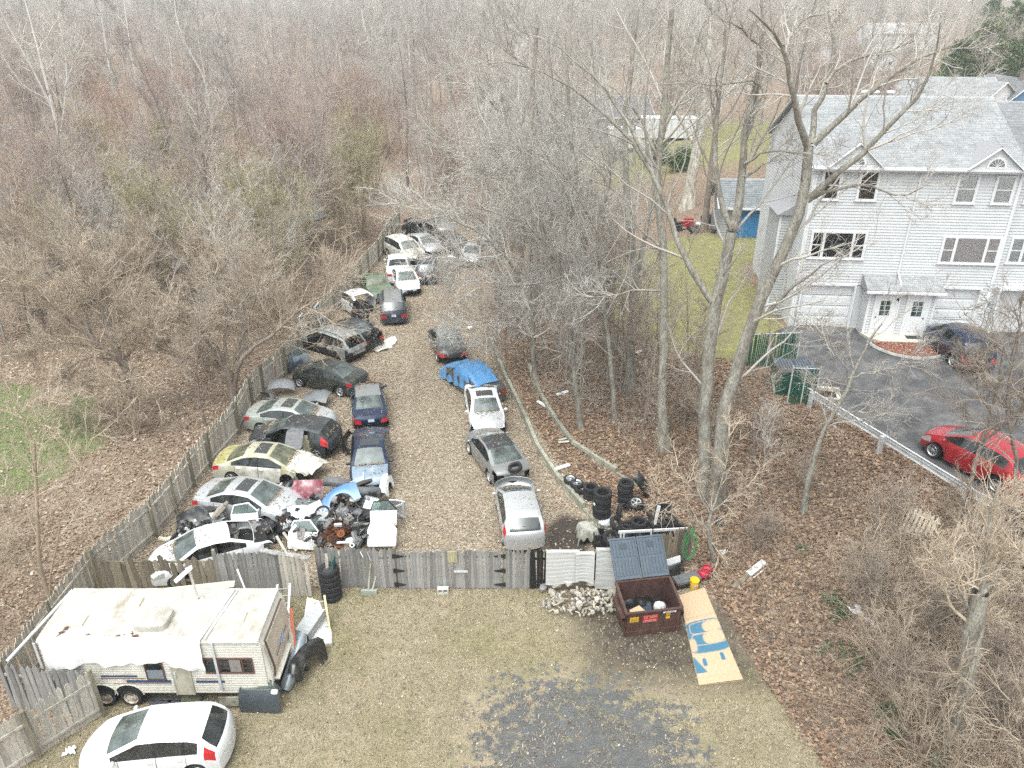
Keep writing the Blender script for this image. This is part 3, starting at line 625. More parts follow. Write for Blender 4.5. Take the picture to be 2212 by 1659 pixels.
yard('black green sedan with red tail lamps and crumpled nose at the fence','sedan',BLACKG,(640,800),(783,832),YG,jit=.03,jrange=(3.9,9),miss=('bumper1','mirror','headlight'),rim=10,seed=7)
yard('stripped silver estate car shell without doors tailgate or wheels','wagon',STRIP,(655,725),(780,765),YG,miss=('door','rear_window','side_window','windshield','taillight','bumper0','bumper1','headlight','grille','mirror'),wheels=(0,0,0,0),seat=SEATL,rails=True,jit=.012,jrange=(0,9),seed=8)
yard('black wrecked sedan heaped with loose panels beside a white sheet','sedan',BLACKP,(712,705),(805,740),YG,miss=('trunk_lid','hood','windshield','bumper1','headlight','doorR1'),jit=.05,jrange=(0,1.2),seed=9)
p,h,_=place((745,640),(800,672));
make_car('white car cabin cut in half with its open end facing the lane','sedan',p,h,WHITE,group=YG,clip=(1.15,3.0),miss=('rear_window','windshield','mirror','seat','side_windowR1'),seed=10)
yard('slate navy estate car with roof rails nearest the lane facing away','wagon',NAVYG,(848,640),(851,685),YG,rails=True,plate=True,roofm=GREYM,seed=11)  # lighter grey roof colour stands in for the sky reflected on it
yard('olive green classic coupe with a dark vinyl roof by the fence','classic',OLIVE,(828,642),(800,600),YG,glass=GLASSG,hoodm=OLIVE,bumperm=CHROME,rim=0,scale=.94,seed=12)
yard('white sedan with bare radiator where its front bumper was','sedan',WHITE,(885,628),(868,588),FG,miss=('bumper1','headlight'),jit=.02,jrange=(4.0,9),seed=13)
yard('white crew cab pickup truck seen from behind between the fence and the far estate car','pickup',WHITEC,(858,560),(862,605),FG,seed=14,glass=GLASSD,scale=.95)
yard('slate navy estate car parked behind the white sedan under thin branches','wagon',NAVYG,(920,562),(926,603),FG,rails=True,plate=True,seed=15)
yard('dusty white sport utility vehicle pointing away from the far fence','suv',CHALK,(905,562),(845,530),FG,seed=16,miss=('bumper1',))
yard('pale grey sedan with a black nose alongside the white utility vehicle','sedan',SILVER,(945,545),(885,515),FG,miss=('bumper1','headlight','grille'),seed=17)
yard('dark wrecked hatchback under the twisted vine at the far fence','hatch',BLACKP,(930,508),(885,490),FG,jit=.05,jrange=(0,9),miss=('windshield','hood','mirror'),seed=18)
yard('light grey saloon at the back of the yard behind the dark wreck','sedan',GREYM,(968,500),(938,472),FG,seed=19)
yard('charcoal sedan among branches in the far middle of the yard','sedan',GREYD,(1000,540),(962,520),FG,seed=20)
yard('silver blue coupe nosing out of the trees at the far right','coupe',SILVER,(1012,565),(1035,535),FG,seed=21)
yard('grey hatchback half hidden by trunks at the far right','hatch',GREYM,(1052,520),(1075,495),FG,seed=33)
yard('navy saloon with its boot open and both red lamps showing','sedan',NAVY,(791,830),(803,921),MG,roofm=GREYM,miss=('doorR1','bumper0'),plate=True,seed=22,trunkm=NAVY)
yard('navy blue sedan with a faded light blue bonnet and stripped nose','sedan',NAVY,(800,1053),(803,938),MG,hoodm=FADEB,sun_roof=True,miss=('bumper1','headlight','grille'),seed=23)
yard('silver hatchback nearest the gate with its front bumper pulled off','hatch',SILVER,(1108,1045),(1137,1180),RG,miss=('bumper1','headlight','grille','hood'),seed=24,rim=10,side=GLASSD)
yard('grey coupe with a black glass roof and a tyre lying on its boot','coupe',GREYM,(1034,932),(1112,1036),RG,roofm=GRAPH,miss=('bumper0','taillight'),seed=25)
yard('white sedan with a silver bonnet and open sunroof facing the gate','sedan',WHITE,(1058,935),(1036,838),RG,hoodm=SILVER,sun_roof=True,miss=('bumper1','headlight','grille'),jit=.018,jrange=(4.1,9),seed=26)
tc_=yard('dark red lamped sedan mostly wrapped in a blue tarpaulin','sedan',GREYD,(990,796),(1060,853),RG,seed=27,miss=('mirror',))
yard('dark grey sedan with leafy roof at the head of the right hand row','sedan',GREYD,(951,710),(981,776),RG,roofm=GREYM,seed=28,miss=('bumper0',))
p,h,_=place((183,1612),(497,1596),.6)
make_car('spotless white hatchback parked in the front corner by the fence','hatch',p,h+.02,WHITEC,name='parked_car',rim=10,side=GLASSD,seed=29)
def lotcar(label,kind,pm,F,R,**k):
 f=gp(F[0],F[1],3.6);r=gp(R[0],R[1],3.6);c=(f+r)/2;make_car(label,kind,(c.x,c.y,3.045),math.atan2(f.y-r.y,f.x-r.x),pm,name='parked_car',**k)
lotcar('royal blue hatchback parked before the white garage doors','suv',BLUE,(2030,715),(2110,780),rim=5,scale=.94,plate=True,seed=30)
lotcar('bright red hatchback parked along the metal guardrail','hatch',RED,(2040,945),(2200,1030),rim=10,scale=1.07,plate=True,seed=31)
# the white townhouse
VINYL_S=mat('vinyl_siding',(0.60,0.615,0.62),0.55,var=0.05,vscale=1.5)
TRIMW=mat('white_trim',(0.74,0.75,0.76),0.45,var=0.03,vscale=4)
GDOOR=mat('garage_door_white',(0.72,0.735,0.74),0.45,var=0.03,vscale=2)
WINDK=glassmat('house_glass',(0.93,0.95,0.95),(0.10,0.11,0.12),0.05,0.05)
CURT=mat('curtain_or_void',(0.80,0.80,0.80),0.9,var=0.12,vscale=6,stretch=(6,1,1))
CURTP=mat('curtain_pink',(0.80,0.72,0.71),0.9,var=0.12,vscale=6,stretch=(6,1,1))
CONC=mat('concrete',(0.50,0.47,0.40),0.85,var=0.2,vscale=3,bump=0.2)
GREYCONC=mat('grey_concrete',(0.34,0.34,0.32),0.9,var=0.25,vscale=4,bump=0.3)
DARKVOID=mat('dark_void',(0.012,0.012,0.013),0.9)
FOUND=mat('foundation',(0.46,0.44,0.38),0.85,var=0.15,vscale=3)
SHING=attrmat('shingle',0.9,var=0.12,vscale=1.2)
HA=math.radians(-5.0);HO=Vector((15.1,39.5,3.045))
house=thing('townhouse','white three storey townhouse with grey shingle roof above the parking lot','house',HO,HA)
def hb(name,m,f,parent=house,smooth=False):
 mb=MB();f(mb);return mb.build(name,m,parent,smooth)
W0,W1,W2,EV,DEP=0.0,9.95,19.0,8.6,10.4
def laps(mb,a,b,z0,z1,M,step=0.15):
 z=z0
 while z<z1-0.01:
  t=min(z+step,z1);mb.add([(a,-.027,z),(b,-.027,z),(b,0.0,t),(a,0.0,t),(a,0.0,z),(b,0.0,z),(a,-.027,z+.02),(b,-.027,z+.02)],[(0,1,7,6),(6,7,2,3),(4,5,1,0)],M);z+=step
def gable_laps(mb,z0,y0,y1,zr,M,step=0.115):
 z=z0;ym=(y0+y1)/2
 while z<zr-.05:
  f=(z-z0)/(zr-z0);g=min(1,(z+step-z0)/(zr-z0));a,b=y0+(ym-y0)*f,y1+(ym-y1)*f;c,d=y0+(ym-y0)*g,y1+(ym-y1)*g
  mb.add([(a,-.016,z),(b,-.016,z),(d,0,z+step),(c,0,z+step)],[(0,1,2,3)],M);z+=step
ZR=EV+2.55
def wallparts(mb):
 mb.box((W0,.05,2.45),(W1,DEP,EV));mb.prism([(0,0)]*0 or[(W0,.9),(W1,.9),(W1,DEP),(W0,DEP)],-.6,2.449)
 mb.box((W0,.05,-.6),(.28,.9,2.449));mb.box((3.16,.05,-.6),(6.86,.9,2.449));mb.box((9.55,.05,-.6),(W1,.9,2.449))
 mb.box((W1+.002,.32,-.6),(W2,DEP-.1,EV-.1))
 mb.add([(W0+.02,.05,EV),(W0+.02,DEP,EV),(W0+.02,(DEP+.05)/2,ZR-.04)],[(0,2,1)])
hb('wall',VINYL_S,wallparts)
def siding(mb):
 laps(mb,W0,W1,2.45,EV,T(0,.045,0));laps(mb,0,.28,0,2.45,T(0,.045,0));laps(mb,9.55,W1,0,2.45,T(0,.045,0));laps(mb,W1,W2,2.45,EV-.1,T(0,.30,0));laps(mb,13.1,W2,0,2.45,T(0,.30,0));laps(mb,W1,10.35,0,2.45,T(0,.30,0))
 MS=T(W0-.005,0,0)@rotz(-PI/2);laps(mb,-DEP,-.05,.0,EV,MS);gable_laps(mb,EV,-DEP,-.05,ZR,MS)
o=hb('siding',VINYL_S,siding);o['kind']='stuff'
hb('foundation',FOUND,lambda mb:mb.box((W0-.04,.02,-1.4),(W0+.3,DEP,.02)))
def shingles(mb_v,mb_f,mb_c,a,b,y0,z0,y1,z1,base,step=.15,tab=.31,lift=.02):
 sl=math.hypot(y1-y0,z1-z0);n=int(sl/step);uy,uz=(y1-y0)/sl,(z1-z0)/sl
 for i in range(n):
  s0,s1=i*step,min((i+1)*step+.04,sl);x=a-random.uniform(0,tab)
  while x<b:
   xa,xb=max(a,x),min(b,x+tab-.006);x+=tab
   if xb-xa<.02:continue
   o=len(mb_v);l0=lift+random.uniform(.010,.02)
   nyz=(-uz,uy)if uy>=0 else(uz,-uy)
   P=lambda xx,s,l:(xx,y0+uy*s+nyz[0]*l*(1 if uy>=0 else 1),z0+uz*s+abs(nyz[1])*l)
   mb_v+=[P(xa,s0,l0),P(xb,s0,l0),P(xb,s1,lift),P(xa,s1,lift),P(xa,s0,lift-.005),P(xb,s0,lift-.005)]
   mb_f+=[(o,o+1,o+2,o+3)if uy>0 else(o+3,o+2,o+1,o),(o+4,o+5,o+1,o)]
   c=np.array(base)*random.uniform(.86,1.12);mb_c+=[tuple(c)]*6
def shingle_part(parent,sets,name='shingles'):
 v,f,c=[],[],[]
 for s in sets:shingles(v,f,c,*s)
 me=npmesh(name,np.array(v),np.array(f),SHING,col=np.array(c));o=link(name,me,parent);o['kind']='stuff';return o
LG=(0.31,0.32,0.325);DG=(0.24,0.245,0.255)
ROOFB=mat('roof_board',(0.30,0.30,0.31),0.9)
YM=(DEP+.05)/2
def roofslab(mb,a,b,y0,y1,ze,zr):
 ym=(y0+y1)/2;mb.add([(a,y0,ze),(b,y0,ze),(b,ym,zr),(a,ym,zr),(b,y1,ze),(a,y1,ze),(a,y0,ze-.14),(b,y0,ze-.14),(b,ym,zr-.14),(a,ym,zr-.14),(b,y1,ze-.14),(a,y1,ze-.14)],[(0,1,2,3),(3,2,4,5),(6,9,8,7),(9,11,10,8),(0,6,7,1),(5,4,10,11),(0,3,9,6),(3,5,11,9),(1,7,8,2),(2,8,10,4)])
SL=2.55/YM
ROOF=hb('roof',ROOFB,lambda mb:(roofslab(mb,-.22,W1+.1,-.32,DEP+.35,EV+.02,ZR+.16),roofslab(mb,W1+.105,W2,.0,DEP+.2,EV+.06,ZR-.02)))
shingle_part(ROOF,[(-.22,W1+.1,-.32,EV+.02,YM-.01,ZR+.16,LG),(W1+.11,W2,0,EV+.06,YM+.05,ZR-.02,DG)])
hb('ridge_cap',mat('ridge',(0.33,0.335,0.34),0.9),lambda mb:mb.add([(-.24,YM-.16,ZR+.12),(W1+.1,YM-.16,ZR+.12),(W1+.1,YM,ZR+.21),(-.24,YM,ZR+.21),(W1+.1,YM+.16,ZR+.12),(-.24,YM+.16,ZR+.12)],[(0,1,2,3),(3,2,4,5)]),ROOF)
for k,x in enumerate((3.6,4.1,4.9)):
 hb('roof_vent',TRIMW,lambda mb:mb.lathe([(.09,-.3),(.09,.2),(.24,.2),(.24,.28),(0,.34)],12,T(x,YM+.5,ZR+.1)),ROOF)
hb('gutter',TRIMW,lambda mb:(mb.box((-.2,-.44,EV-.10),(W1+.1,-.325,EV+.04)),mb.box((-.2,-.32,EV-.2),(W1+.1,.03,EV-.12)),mb.box((W1+.11,-.12,EV-.08),(W2,.0,EV+.05))))
hb('rake_board',TRIMW,lambda mb:(mb.bar((-.235,-.34,EV-.06),(-.235,YM,ZR+.08),.05,.2,(1,0,0)),mb.bar((-.235,DEP+.36,EV-.06),(-.235,YM,ZR+.08),.05,.2,(1,0,0))))
for pts in([(5.16,-.38,EV-.08),(5.14,-.02,EV-.35),(5.1,-.02,3.2),(5.1,-.75,2.75),(5.1,-.98,2.3),(5.1,-.98,.1)],[(.14,-.38,EV-.08),(.12,-.04,EV-.4),(.12,-.04,.1)]):
 hb('downspout',TRIMW,lambda mb:[mb.bar(pts[i],pts[i+1],.085,.07,(1,0,0))for i in range(len(pts)-1)])
for x in(-.01,9.87):hb('corner_board',TRIMW,lambda mb:mb.box((x-.02,-.02,-.05),(x+.13,.028,EV-.12)))
hb('corner_board',TRIMW,lambda mb:mb.box((-.035,.03,-.05),(-.012,.16,EV-.1)))
def window(x0,x1,z0,z1,y=0.0,cells=1,mull=(),curtain_or_void=None,muntin=False):
 t=.10;f=hb('window',TRIMW,lambda mb:(mb.box((x0-t,y-.05,z0-t),(x1+t,y+.02,z0)),mb.box((x0-t,y-.05,z1),(x1+t,y+.02,z1+t)),mb.box((x0-t,y-.05,z0),(x0,y+.02,z1)),mb.box((x1,y-.05,z0),(x1+t,y+.02,z1)),[mb.box((m-.05,y-.05,z0),(m+.05,y+.02,z1))for m in mull],mb.box((x0-t-.04,y-.075,z0-t-.03),(x1+t+.04,y-.0,z0-t))))
 xs=[x0]+[m for m in mull]+[x1]
 for k in range(len(xs)-1):
  a=xs[k]+(.05 if k else 0);b=xs[k+1]-(.05 if k<len(xs)-2 else 0);wide=(b-a)>1.1
  hb('pane',WINDK,lambda mb:mb.add([(a,y-.024,z0),(b,y-.024,z0),(b,y-.024,z1),(a,y-.024,z1)],[(0,1,2,3)]),f)
  if curtain_or_void:hb('curtain_or_void',curtain_or_void,lambda mb:mb.grid([[(a+(b-a)*i/24,y-.008+.005*math.sin(i*1.7),z)for z in(z0,z1)]for i in range(25)],flip=True),f)
  else:hb('curtain_or_void',DARKVOID,lambda mb:mb.box((a,y-.012,z0),(b,y-.006,z1)),f)  # without a curtain, a near-black sheet stands for the unlit room
  if not wide:
   hb('sash',TRIMW,lambda mb:(mb.box((a,y-.042,(z0+z1)/2-.025),(b,y-.03,(z0+z1)/2+.025)),mb.box((a,y-.04,z0),(a+.035,y-.03,z1)),mb.box((b-.035,y-.04,z0),(b,y-.03,z1)),[mb.box((a,y-.036,z0+(z1-z0)*q-.012),(b,y-.03,z0+(z1-z0)*q+.012))for q in((.25,.75)if muntin else())]),f)
WINDL=mat('net_curtain',(0.30,0.31,0.315),0.9,var=0.2,vscale=3)
window(.50,1.30,7.0,8.30);window(2.30,3.12,7.0,8.30)
window(7.02,7.88,6.95,8.22,curtain_or_void=CURT);window(8.82,9.62,6.95,8.17,curtain_or_void=CURT)
window(.46,3.10,3.95,5.22,mull=(1.05,2.5));window(7.02,9.74,3.85,5.10,mull=(7.62,9.12),curtain_or_void=CURTP)
window(10.5,11.3,6.95,8.1,y=.28,curtain_or_void=CURT);window(10.5,13.2,3.85,5.05,y=.28,mull=(11.1,12.6),curtain_or_void=CURT)
for gx0,gx1,gz in((.62,3.02,9.78),(7.2,9.55,9.66)):
 gm=(gx0+gx1)/2;zb=EV+.05
 def dorm(mb):
  yb=(gz-EV)/SL+.25
  for s,a in((1,gx0),(-1,gx1)):
   mb.add([(a-s*.12,-.42,zb),(gm,-.42,gz+.05),(gm,yb,gz+.05),(a-s*.12,-.36,zb+.0)],[(0,1,2,3)]if s>0 else[(3,2,1,0)])
 d=hb('gable_roof',ROOFB,dorm);
 hb('gable_trim',TRIMW,lambda mb:(mb.bar((gx0-.12,-.45,zb-.05),(gm,-.45,gz-.02),.05,.17,(0,1,0)),mb.bar((gx1+.12,-.452,zb-.05),(gm,-.452,gz-.02),.05,.17,(0,1,0))),d)
 hb('gable_siding',VINYL_S,lambda mb:(mb.add([(gx0,-.37,EV-.2),(gx1,-.37,EV-.2),(gx1,-.37,zb),(gm,-.37,gz-.06),(gx0,-.37,zb)],[(0,1,2,3,4)]),gable_laps(mb,zb,gx0,gx1,gz-.06,T(0,-.375,0))),d)
 hb('fan_window',TRIMW,lambda mb:mb.prism([(gm+.46*math.cos(a),EV+.16+.46*math.sin(a))for a in np.linspace(0,PI,13)]+[(gm-.46,EV+.06),(gm+.46,EV+.06)],.40,.43,Matrix(((1,0,0,0),(0,0,-1,0),(0,1,0,0),(0,0,0,1)))),d)
 hb('pane',WINDK,lambda mb:mb.prism([(gm+.36*math.cos(a),EV+.16+.36*math.sin(a))for a in np.linspace(0,PI,13)],.432,.44,Matrix(((1,0,0,0),(0,0,-1,0),(0,1,0,0),(0,0,0,1)))),d)
 hb('muntin',TRIMW,lambda mb:[mb.bar((gm,-.446,EV+.16),(gm+.36*math.cos(a),-.446,EV+.16+.36*math.sin(a)),.02,.01,(0,1,0))for a in(.52,1.05,1.57,2.1,2.62)],d)
 dv,df,dc=[],[],[]
def garage(x0,x1,y=.22,h=2.38):
 g=hb('garage_door',GDOOR,lambda mb:mb.box((x0,y,0),(x1,y+.05,h)))
 for r in range(4):
  for c in range(4):
   a=x0+.12+c*(x1-x0-.16)/4;z=.09+r*h/4
   hb('panel',GDOOR,lambda mb:mb.add([(a,y-.001,z),(a+.55,y-.001,z),(a+.55,y-.001,z+.42),(a,y-.001,z+.42),(a+.04,y-.02,z+.04),(a+.51,y-.02,z+.04),(a+.51,y-.02,z+.38),(a+.04,y-.02,z+.38)],[(4,5,6,7),(0,1,5,4),(1,2,6,5),(2,3,7,6),(3,0,4,7)]),g)
 hb('seal',DARKVOID,lambda mb:[mb.box((x0,y-.003,h/4*k-.012),(x1,y,h/4*k+.012))for k in(1,2,3)],g)
 hb('door_trim',TRIMW,lambda mb:(mb.box((x0-.1,-.03,0),(x0,y+.05,h+.1)),mb.box((x1,-.03,0),(x1+.1,y+.05,h+.1)),mb.box((x0,-.03,h),(x1,y+.05,h+.1))),g)
garage(.40,3.08);garage(6.98,9.45);garage(10.5,13.0,y=.5)
hb('soffit',mat('soffit',(0.33,0.32,0.29),0.8),lambda mb:mb.box((.28,.02,2.42),(9.55,.9,2.448)))
hb('porch',VINYL_S,lambda mb:(mb.box((3.55,-.85,.0),(7.0,.04,2.45)),laps(mb,3.55,7.0,0,2.45,T(0,-.87,0))))
pr=hb('porch_roof',ROOFB,lambda mb:mb.add([(3.35,-1.15,2.55),(7.2,-1.15,2.55),(7.2,.03,3.05),(3.35,.03,3.05),(3.35,-1.15,2.42),(7.2,-1.15,2.42),(7.2,.03,2.46),(3.35,.03,2.46)],[(0,1,2,3),(4,7,6,5),(0,4,5,1),(0,3,7,4),(1,5,6,2)]))
shingle_part(pr,[(3.35,7.2,-1.15,2.55,.02,3.05,LG)])
hb('porch_gutter',TRIMW,lambda mb:mb.box((3.3,-1.27,2.42),(7.25,-1.152,2.54)),pr)
for x0 in(3.62,6.92):hb('porch_post',TRIMW,lambda mb:mb.box((x0-.06,-.93,.02),(x0+.06,-.88,2.42)))
for k,x0 in enumerate((4.0,5.62)):
 dr=hb('door',TRIMW,lambda mb:(mb.box((x0,-.94,.12),(x0+.95,-.885,2.15)),mb.box((x0-.12,-.96,.1),(x0-.0,-.88,2.27)),mb.box((x0+.95,-.96,.1),(x0+1.07,-.88,2.27)),mb.box((x0,-.96,2.15),(x0+.95,-.88,2.27))))
 hb('pane',glassmat('door_glass',(0.2,0.3,0.27),(0.10,0.15,0.135),0.4,0.08),lambda mb:mb.box((x0+.22,-.95,1.15),(x0+.73,-.942,1.95)),dr)
 hb('muntin',TRIMW,lambda mb:(mb.box((x0+.465,-.957,1.15),(x0+.485,-.951,1.95)),[mb.box((x0+.22,-.957,1.15+q*.267),(x0+.73,-.951,1.17+q*.267))for q in(1,2)]),dr)
 for px_ in(.15,.53):hb('panel',TRIMW,lambda mb:mb.box((x0+px_,-.952,.3),(x0+px_+.28,-.941,.95)),dr)
 hb('handle',BLACKPL,lambda mb:mb.lathe([(0,0),(.035,0),(.035,.05),(0,.06)],8,T(x0+(.08 if k==0 else.87),-.94,1.05)@rotx(PI/2)),dr)
hb('lamp',BLACKPL,lambda mb:(mb.box((4.96,-.97,2.12),(5.10,-.88,2.3)),mb.lathe([(.05,0),(.08,.05),(.08,.2),(.02,.24)],8,T(5.03,-.98,2.0))))
st=hb('doorstep',CONC,lambda mb:mb.prism([(3.5,-.86),(3.75,-1.45),(4.2,-1.95),(6.6,-1.95),(7.0,-1.45),(7.1,-.86)],-.02,.11))
hb('doormat',BLACKPL,lambda mb:mb.box((5.7,-1.55,.112),(6.5,-1.1,.125)),st)
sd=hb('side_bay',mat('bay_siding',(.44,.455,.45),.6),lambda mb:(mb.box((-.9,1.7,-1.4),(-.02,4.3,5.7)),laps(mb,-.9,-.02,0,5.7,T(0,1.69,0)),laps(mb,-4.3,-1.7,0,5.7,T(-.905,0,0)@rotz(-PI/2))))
hb('bay_roof',ROOFB,lambda mb:mb.add([(-1.1,1.5,5.7),(.0,1.5,5.7),(0,1.5,6.4),(-1.1,4.5,5.7),(0,4.5,6.4),(0,4.5,5.7),(-.3,3.0,6.4)],[(0,1,2),(0,2,4,3),(0,3,5,1),(3,4,5)]),sd)
hb('bay_corner',TRIMW,lambda mb:mb.box((-.94,1.665,-.1),(-.82,1.685,5.65)),sd)
MULCH=mat('red_mulch',(0.20,0.065,0.045),0.95,col2=(0.30,0.16,0.10),mixs=14,bump=0.8,bscale=60)
hc=lambda x,y,z=0:house.matrix_basis@Vector((x,y,z))if False else Vector((HO.x+x*math.cos(HA)-y*math.sin(HA),HO.y+x*math.sin(HA)+y*math.cos(HA),HO.z+z))
el=[(5.45+1.65*math.cos(a),-2.0-1.75*math.sin(a))for a in np.linspace(0,PI,20)]
bed=MB();bed.prism([tuple(hc(*p)[:2])for p in el],3.046,3.13)
tag(bed.build('mulch_bed',MULCH),'half round bed of red mulch before the two white front doors','flower bed')
kb=MB();E1=[hc(5.45+1.86*math.cos(a),-2.0-1.95*math.sin(a),.06)for a in np.linspace(0,PI,20)];kb.tube(E1,.1,6)
tag(kb.build('kerb',GREYCONC,smooth=True),'grey kerb curving round the red mulch bed','kerb')
v,c_=[],[]
for k in range(900):
 a=random.uniform(0,PI);r=math.sqrt(random.random());p=hc(5.45+1.6*r*math.cos(a),-2.0-1.7*r*math.sin(a),.09);s=.05;q=random.uniform(0,6.28)
 for j in range(4):v.append((p.x+s*math.cos(q+j*PI/2)*(1 if j%2 else.5),p.y+s*math.sin(q+j*PI/2)*(1 if j%2 else.5),p.z+random.uniform(0,.04)))
 c=np.array(random.choice([(.28,.08,.06),(.2,.06,.04),(.35,.14,.10),(.42,.34,.25)]));c_+=[tuple(c*random.uniform(.7,1.2))]*4
tag(link('mulch_chips',npmesh('mulch_chips',np.array(v),np.arange(len(v)).reshape(-1,4),attrmat('leaf'),col=np.array(c_))),'reddish bark chips lying in the bed by the doors',kind='stuff')
# shed and farther houses
def simple_house(label,x,y,rz,w,d,h,rh,wallm,roofcol,name='house',win=True,chimney=False,doorm=None,z=None,cat='house',group=None):
 z=zgf(x,y)if z is None else z
 t=thing(name,label,cat,(x,y,z),rz,group)
 mb=MB();mb.box((-w/2,-d/2,-1),(w/2,d/2,h));mb.add([(-w/2+.01,-d/2,h),(-w/2+.01,d/2,h),(-w/2+.01,0,h+rh-.1)],[(0,2,1)]);mb.add([(w/2-.01,-d/2,h),(w/2-.01,d/2,h),(w/2-.01,0,h+rh-.1)],[(0,1,2)]);laps(mb,-w/2,w/2,0,h,T(0,-d/2-.01,0),.2);mb.build('wall',wallm,t)
 mb=MB();roofslab(mb,-w/2-.3,w/2+.3,-d/2-.4,d/2+.4,h+.02,h+rh);rf=mb.build('roof',ROOFB,t)
 shingle_part(rf,[(-w/2-.3,w/2+.3,-d/2-.4,h+.02,-.02,h+rh,roofcol,.2,.45)])
 mb=MB();mb.box((-w/2-.3,-d/2-.5,h-.12),(w/2+.3,-d/2-.402,h+.03))
 for s in(-1,1):mb.bar((s*(w/2+.31),-d/2-.42,h-.05),(s*(w/2+.31),0,h+rh-.05),.06,.2,(1,0,0));mb.bar((s*(w/2+.31),d/2+.42,h-.05),(s*(w/2+.31),0,h+rh-.05),.06,.2,(1,0,0))
 mb.build('fascia',TRIMW,rf)
 if chimney:
  mb=MB();mb.box((w/4-.4,-.4,h),(w/4+.4,.4,h+rh+1.1));mb.box((w/4-.48,-.48,h+rh+1.1),(w/4+.48,.48,h+rh+1.25));mb.build('chimney',mat('chimney_brick',(.22,.19,.18),.9,var=.3),rf)
 if win:
  n=max(2,int(w/3))
  for k in range(n):
   xx=-w/2+w*(k+.5)/n
   mb=MB();mb.box((xx-.55,-d/2-.07,.9),(xx+.55,-d/2-.012,2.2));f=mb.build('window',TRIMW,t);mb=MB();mb.box((xx-.45,-d/2-.082,1.0),(xx+.45,-d/2-.072,2.1));mb.build('pane',WINDK,f)
  mb=MB();mb.box((w/2-.0,-.6,.9),(w/2+.05,.6,2.2));f=mb.build('window',TRIMW,t);mb=MB();mb.box((w/2+.052,-.5,1),(w/2+.06,.5,2.1));mb.build('pane',WINDK,f)
 return t
WALLW=mat('pale_wall',(0.70,0.71,0.71),0.6,var=0.05);WALLB=mat('blue_wall',(0.10,0.22,0.36),0.6,var=0.08);WALLT=mat('tan_wall',(0.42,0.36,0.29),0.7,var=.08);WALLG=mat('grey_wall',(0.36,0.37,0.38),0.7,var=.08)
p=gp(1622,515,3.0)
sh=simple_house('grey garden shed with a bright blue door behind the townhouse',p.x-.2,p.y+2.0,math.radians(-3),4.0,3.6,2.3,1.7,WALLG,(0.24,0.26,0.27),name='shed',win=False,z=3.0,cat='shed')
mb=MB();mb.box((-.75,-1.86,.05),(1.55,-1.82,2.15));bd=mb.build('door',mat('blue_door',(0.045,0.20,0.42),.5,var=.08),sh)
mb=MB();mb.box((.9,-1.9,.75),(1.4,-1.862,1.5));mb.build('hatch',mat('blue_hatch',(0.03,0.14,0.30),.5),bd)
mb=MB();mb.box((-.8,-1.855,2.16),(1.6,-1.81,2.3));mb.build('lintel',DARKVOID,bd)
def far(px,py,z=3.0):return gp(px,py,z)
FH=[('low white bungalow with a pale gable just behind the townhouse roof',2010,262,14,9,3.4,2.6,WALLW,LG,-4,False),('white cottage with a hipped porch gable behind the townhouse ridge',2080,265,9,8,3.4,2.4,WALLW,LG,-60,False),('blue house with a dark roof and brick chimney at the right edge',2160,262,10,5.4,3.4,2.6,WALLB,DG,-86,True),('tan house with brown roof among the far trees',1790,205,12,8,3.4,2.6,WALLT,(.24,.2,.18),-10,False),('white far house left of the evergreen trees',1845,150,16,9,4.0,3,WALLW,LG,10,False),('pale long roofed building farthest off near the hazy hill',1935,105,24,12,5,3,WALLW,(.6,.6,.6),3,False),('grey roofed house with a red door through the trees',1310,262,11,8,3.2,2.4,WALLG,(.2,.2,.21),8,False),('red house glimpsed at the right edge beyond the evergreens',2212,175,12,9,5,3,mat('red_wall',(.32,.06,.05),.7),DG,0,False)]
for lb,px,py,w_,d_,h_,rh_,wm,rc,rot,ch in FH:
 p=far(px,py);simple_house(lb,p.x,p.y,math.radians(rot),w_,d_,h_,rh_,wm,rc,z=zgf(p.x,p.y),chimney=ch)
for lb,px,py,L_ in(('long white box trailer behind the tree trunks',1355,308,5.2),('white enclosed trailer with side ribs beside the other trailer',1440,310,7.0)):
 p=gp(px,py,2.2);t=thing('trailer',lb,'trailer',(p.x,p.y,zgf(p.x,p.y)),math.radians(-3))
 mb=MB();mb.box((-L_/2,-1.2,.6),(L_/2,1.2,2.9));mb.build('body',WALLW,t)
 mb=MB();mb.box((-L_/2-.04,-1.24,2.9),(L_/2+.04,1.24,2.98));mb.build('roof',TRIMW,t)
 mb=MB();[mb.box((-L_/2+.5+k*.8,-1.24,.65),(-L_/2+.56+k*.8,-1.2,2.85))for k in range(int(L_/.8))];mb.build('rib',mat('rib_grey',(.45,.46,.46),.6),t)
 for s in(-.5,.5):
  for yy in(-1,1):e=link('wheel',None,t,(s,yy*1.0,.34));e.rotation_euler=(-PI/2*yy,0,0);link('tyre',TYRE_ME,e);link('rim',RIMS[0],e)
 mb=MB();mb.bar((-L_/2,0,.6),(-L_/2-1.3,0,.55),.1,.1);mb.build('drawbar',BLACKPL,t)
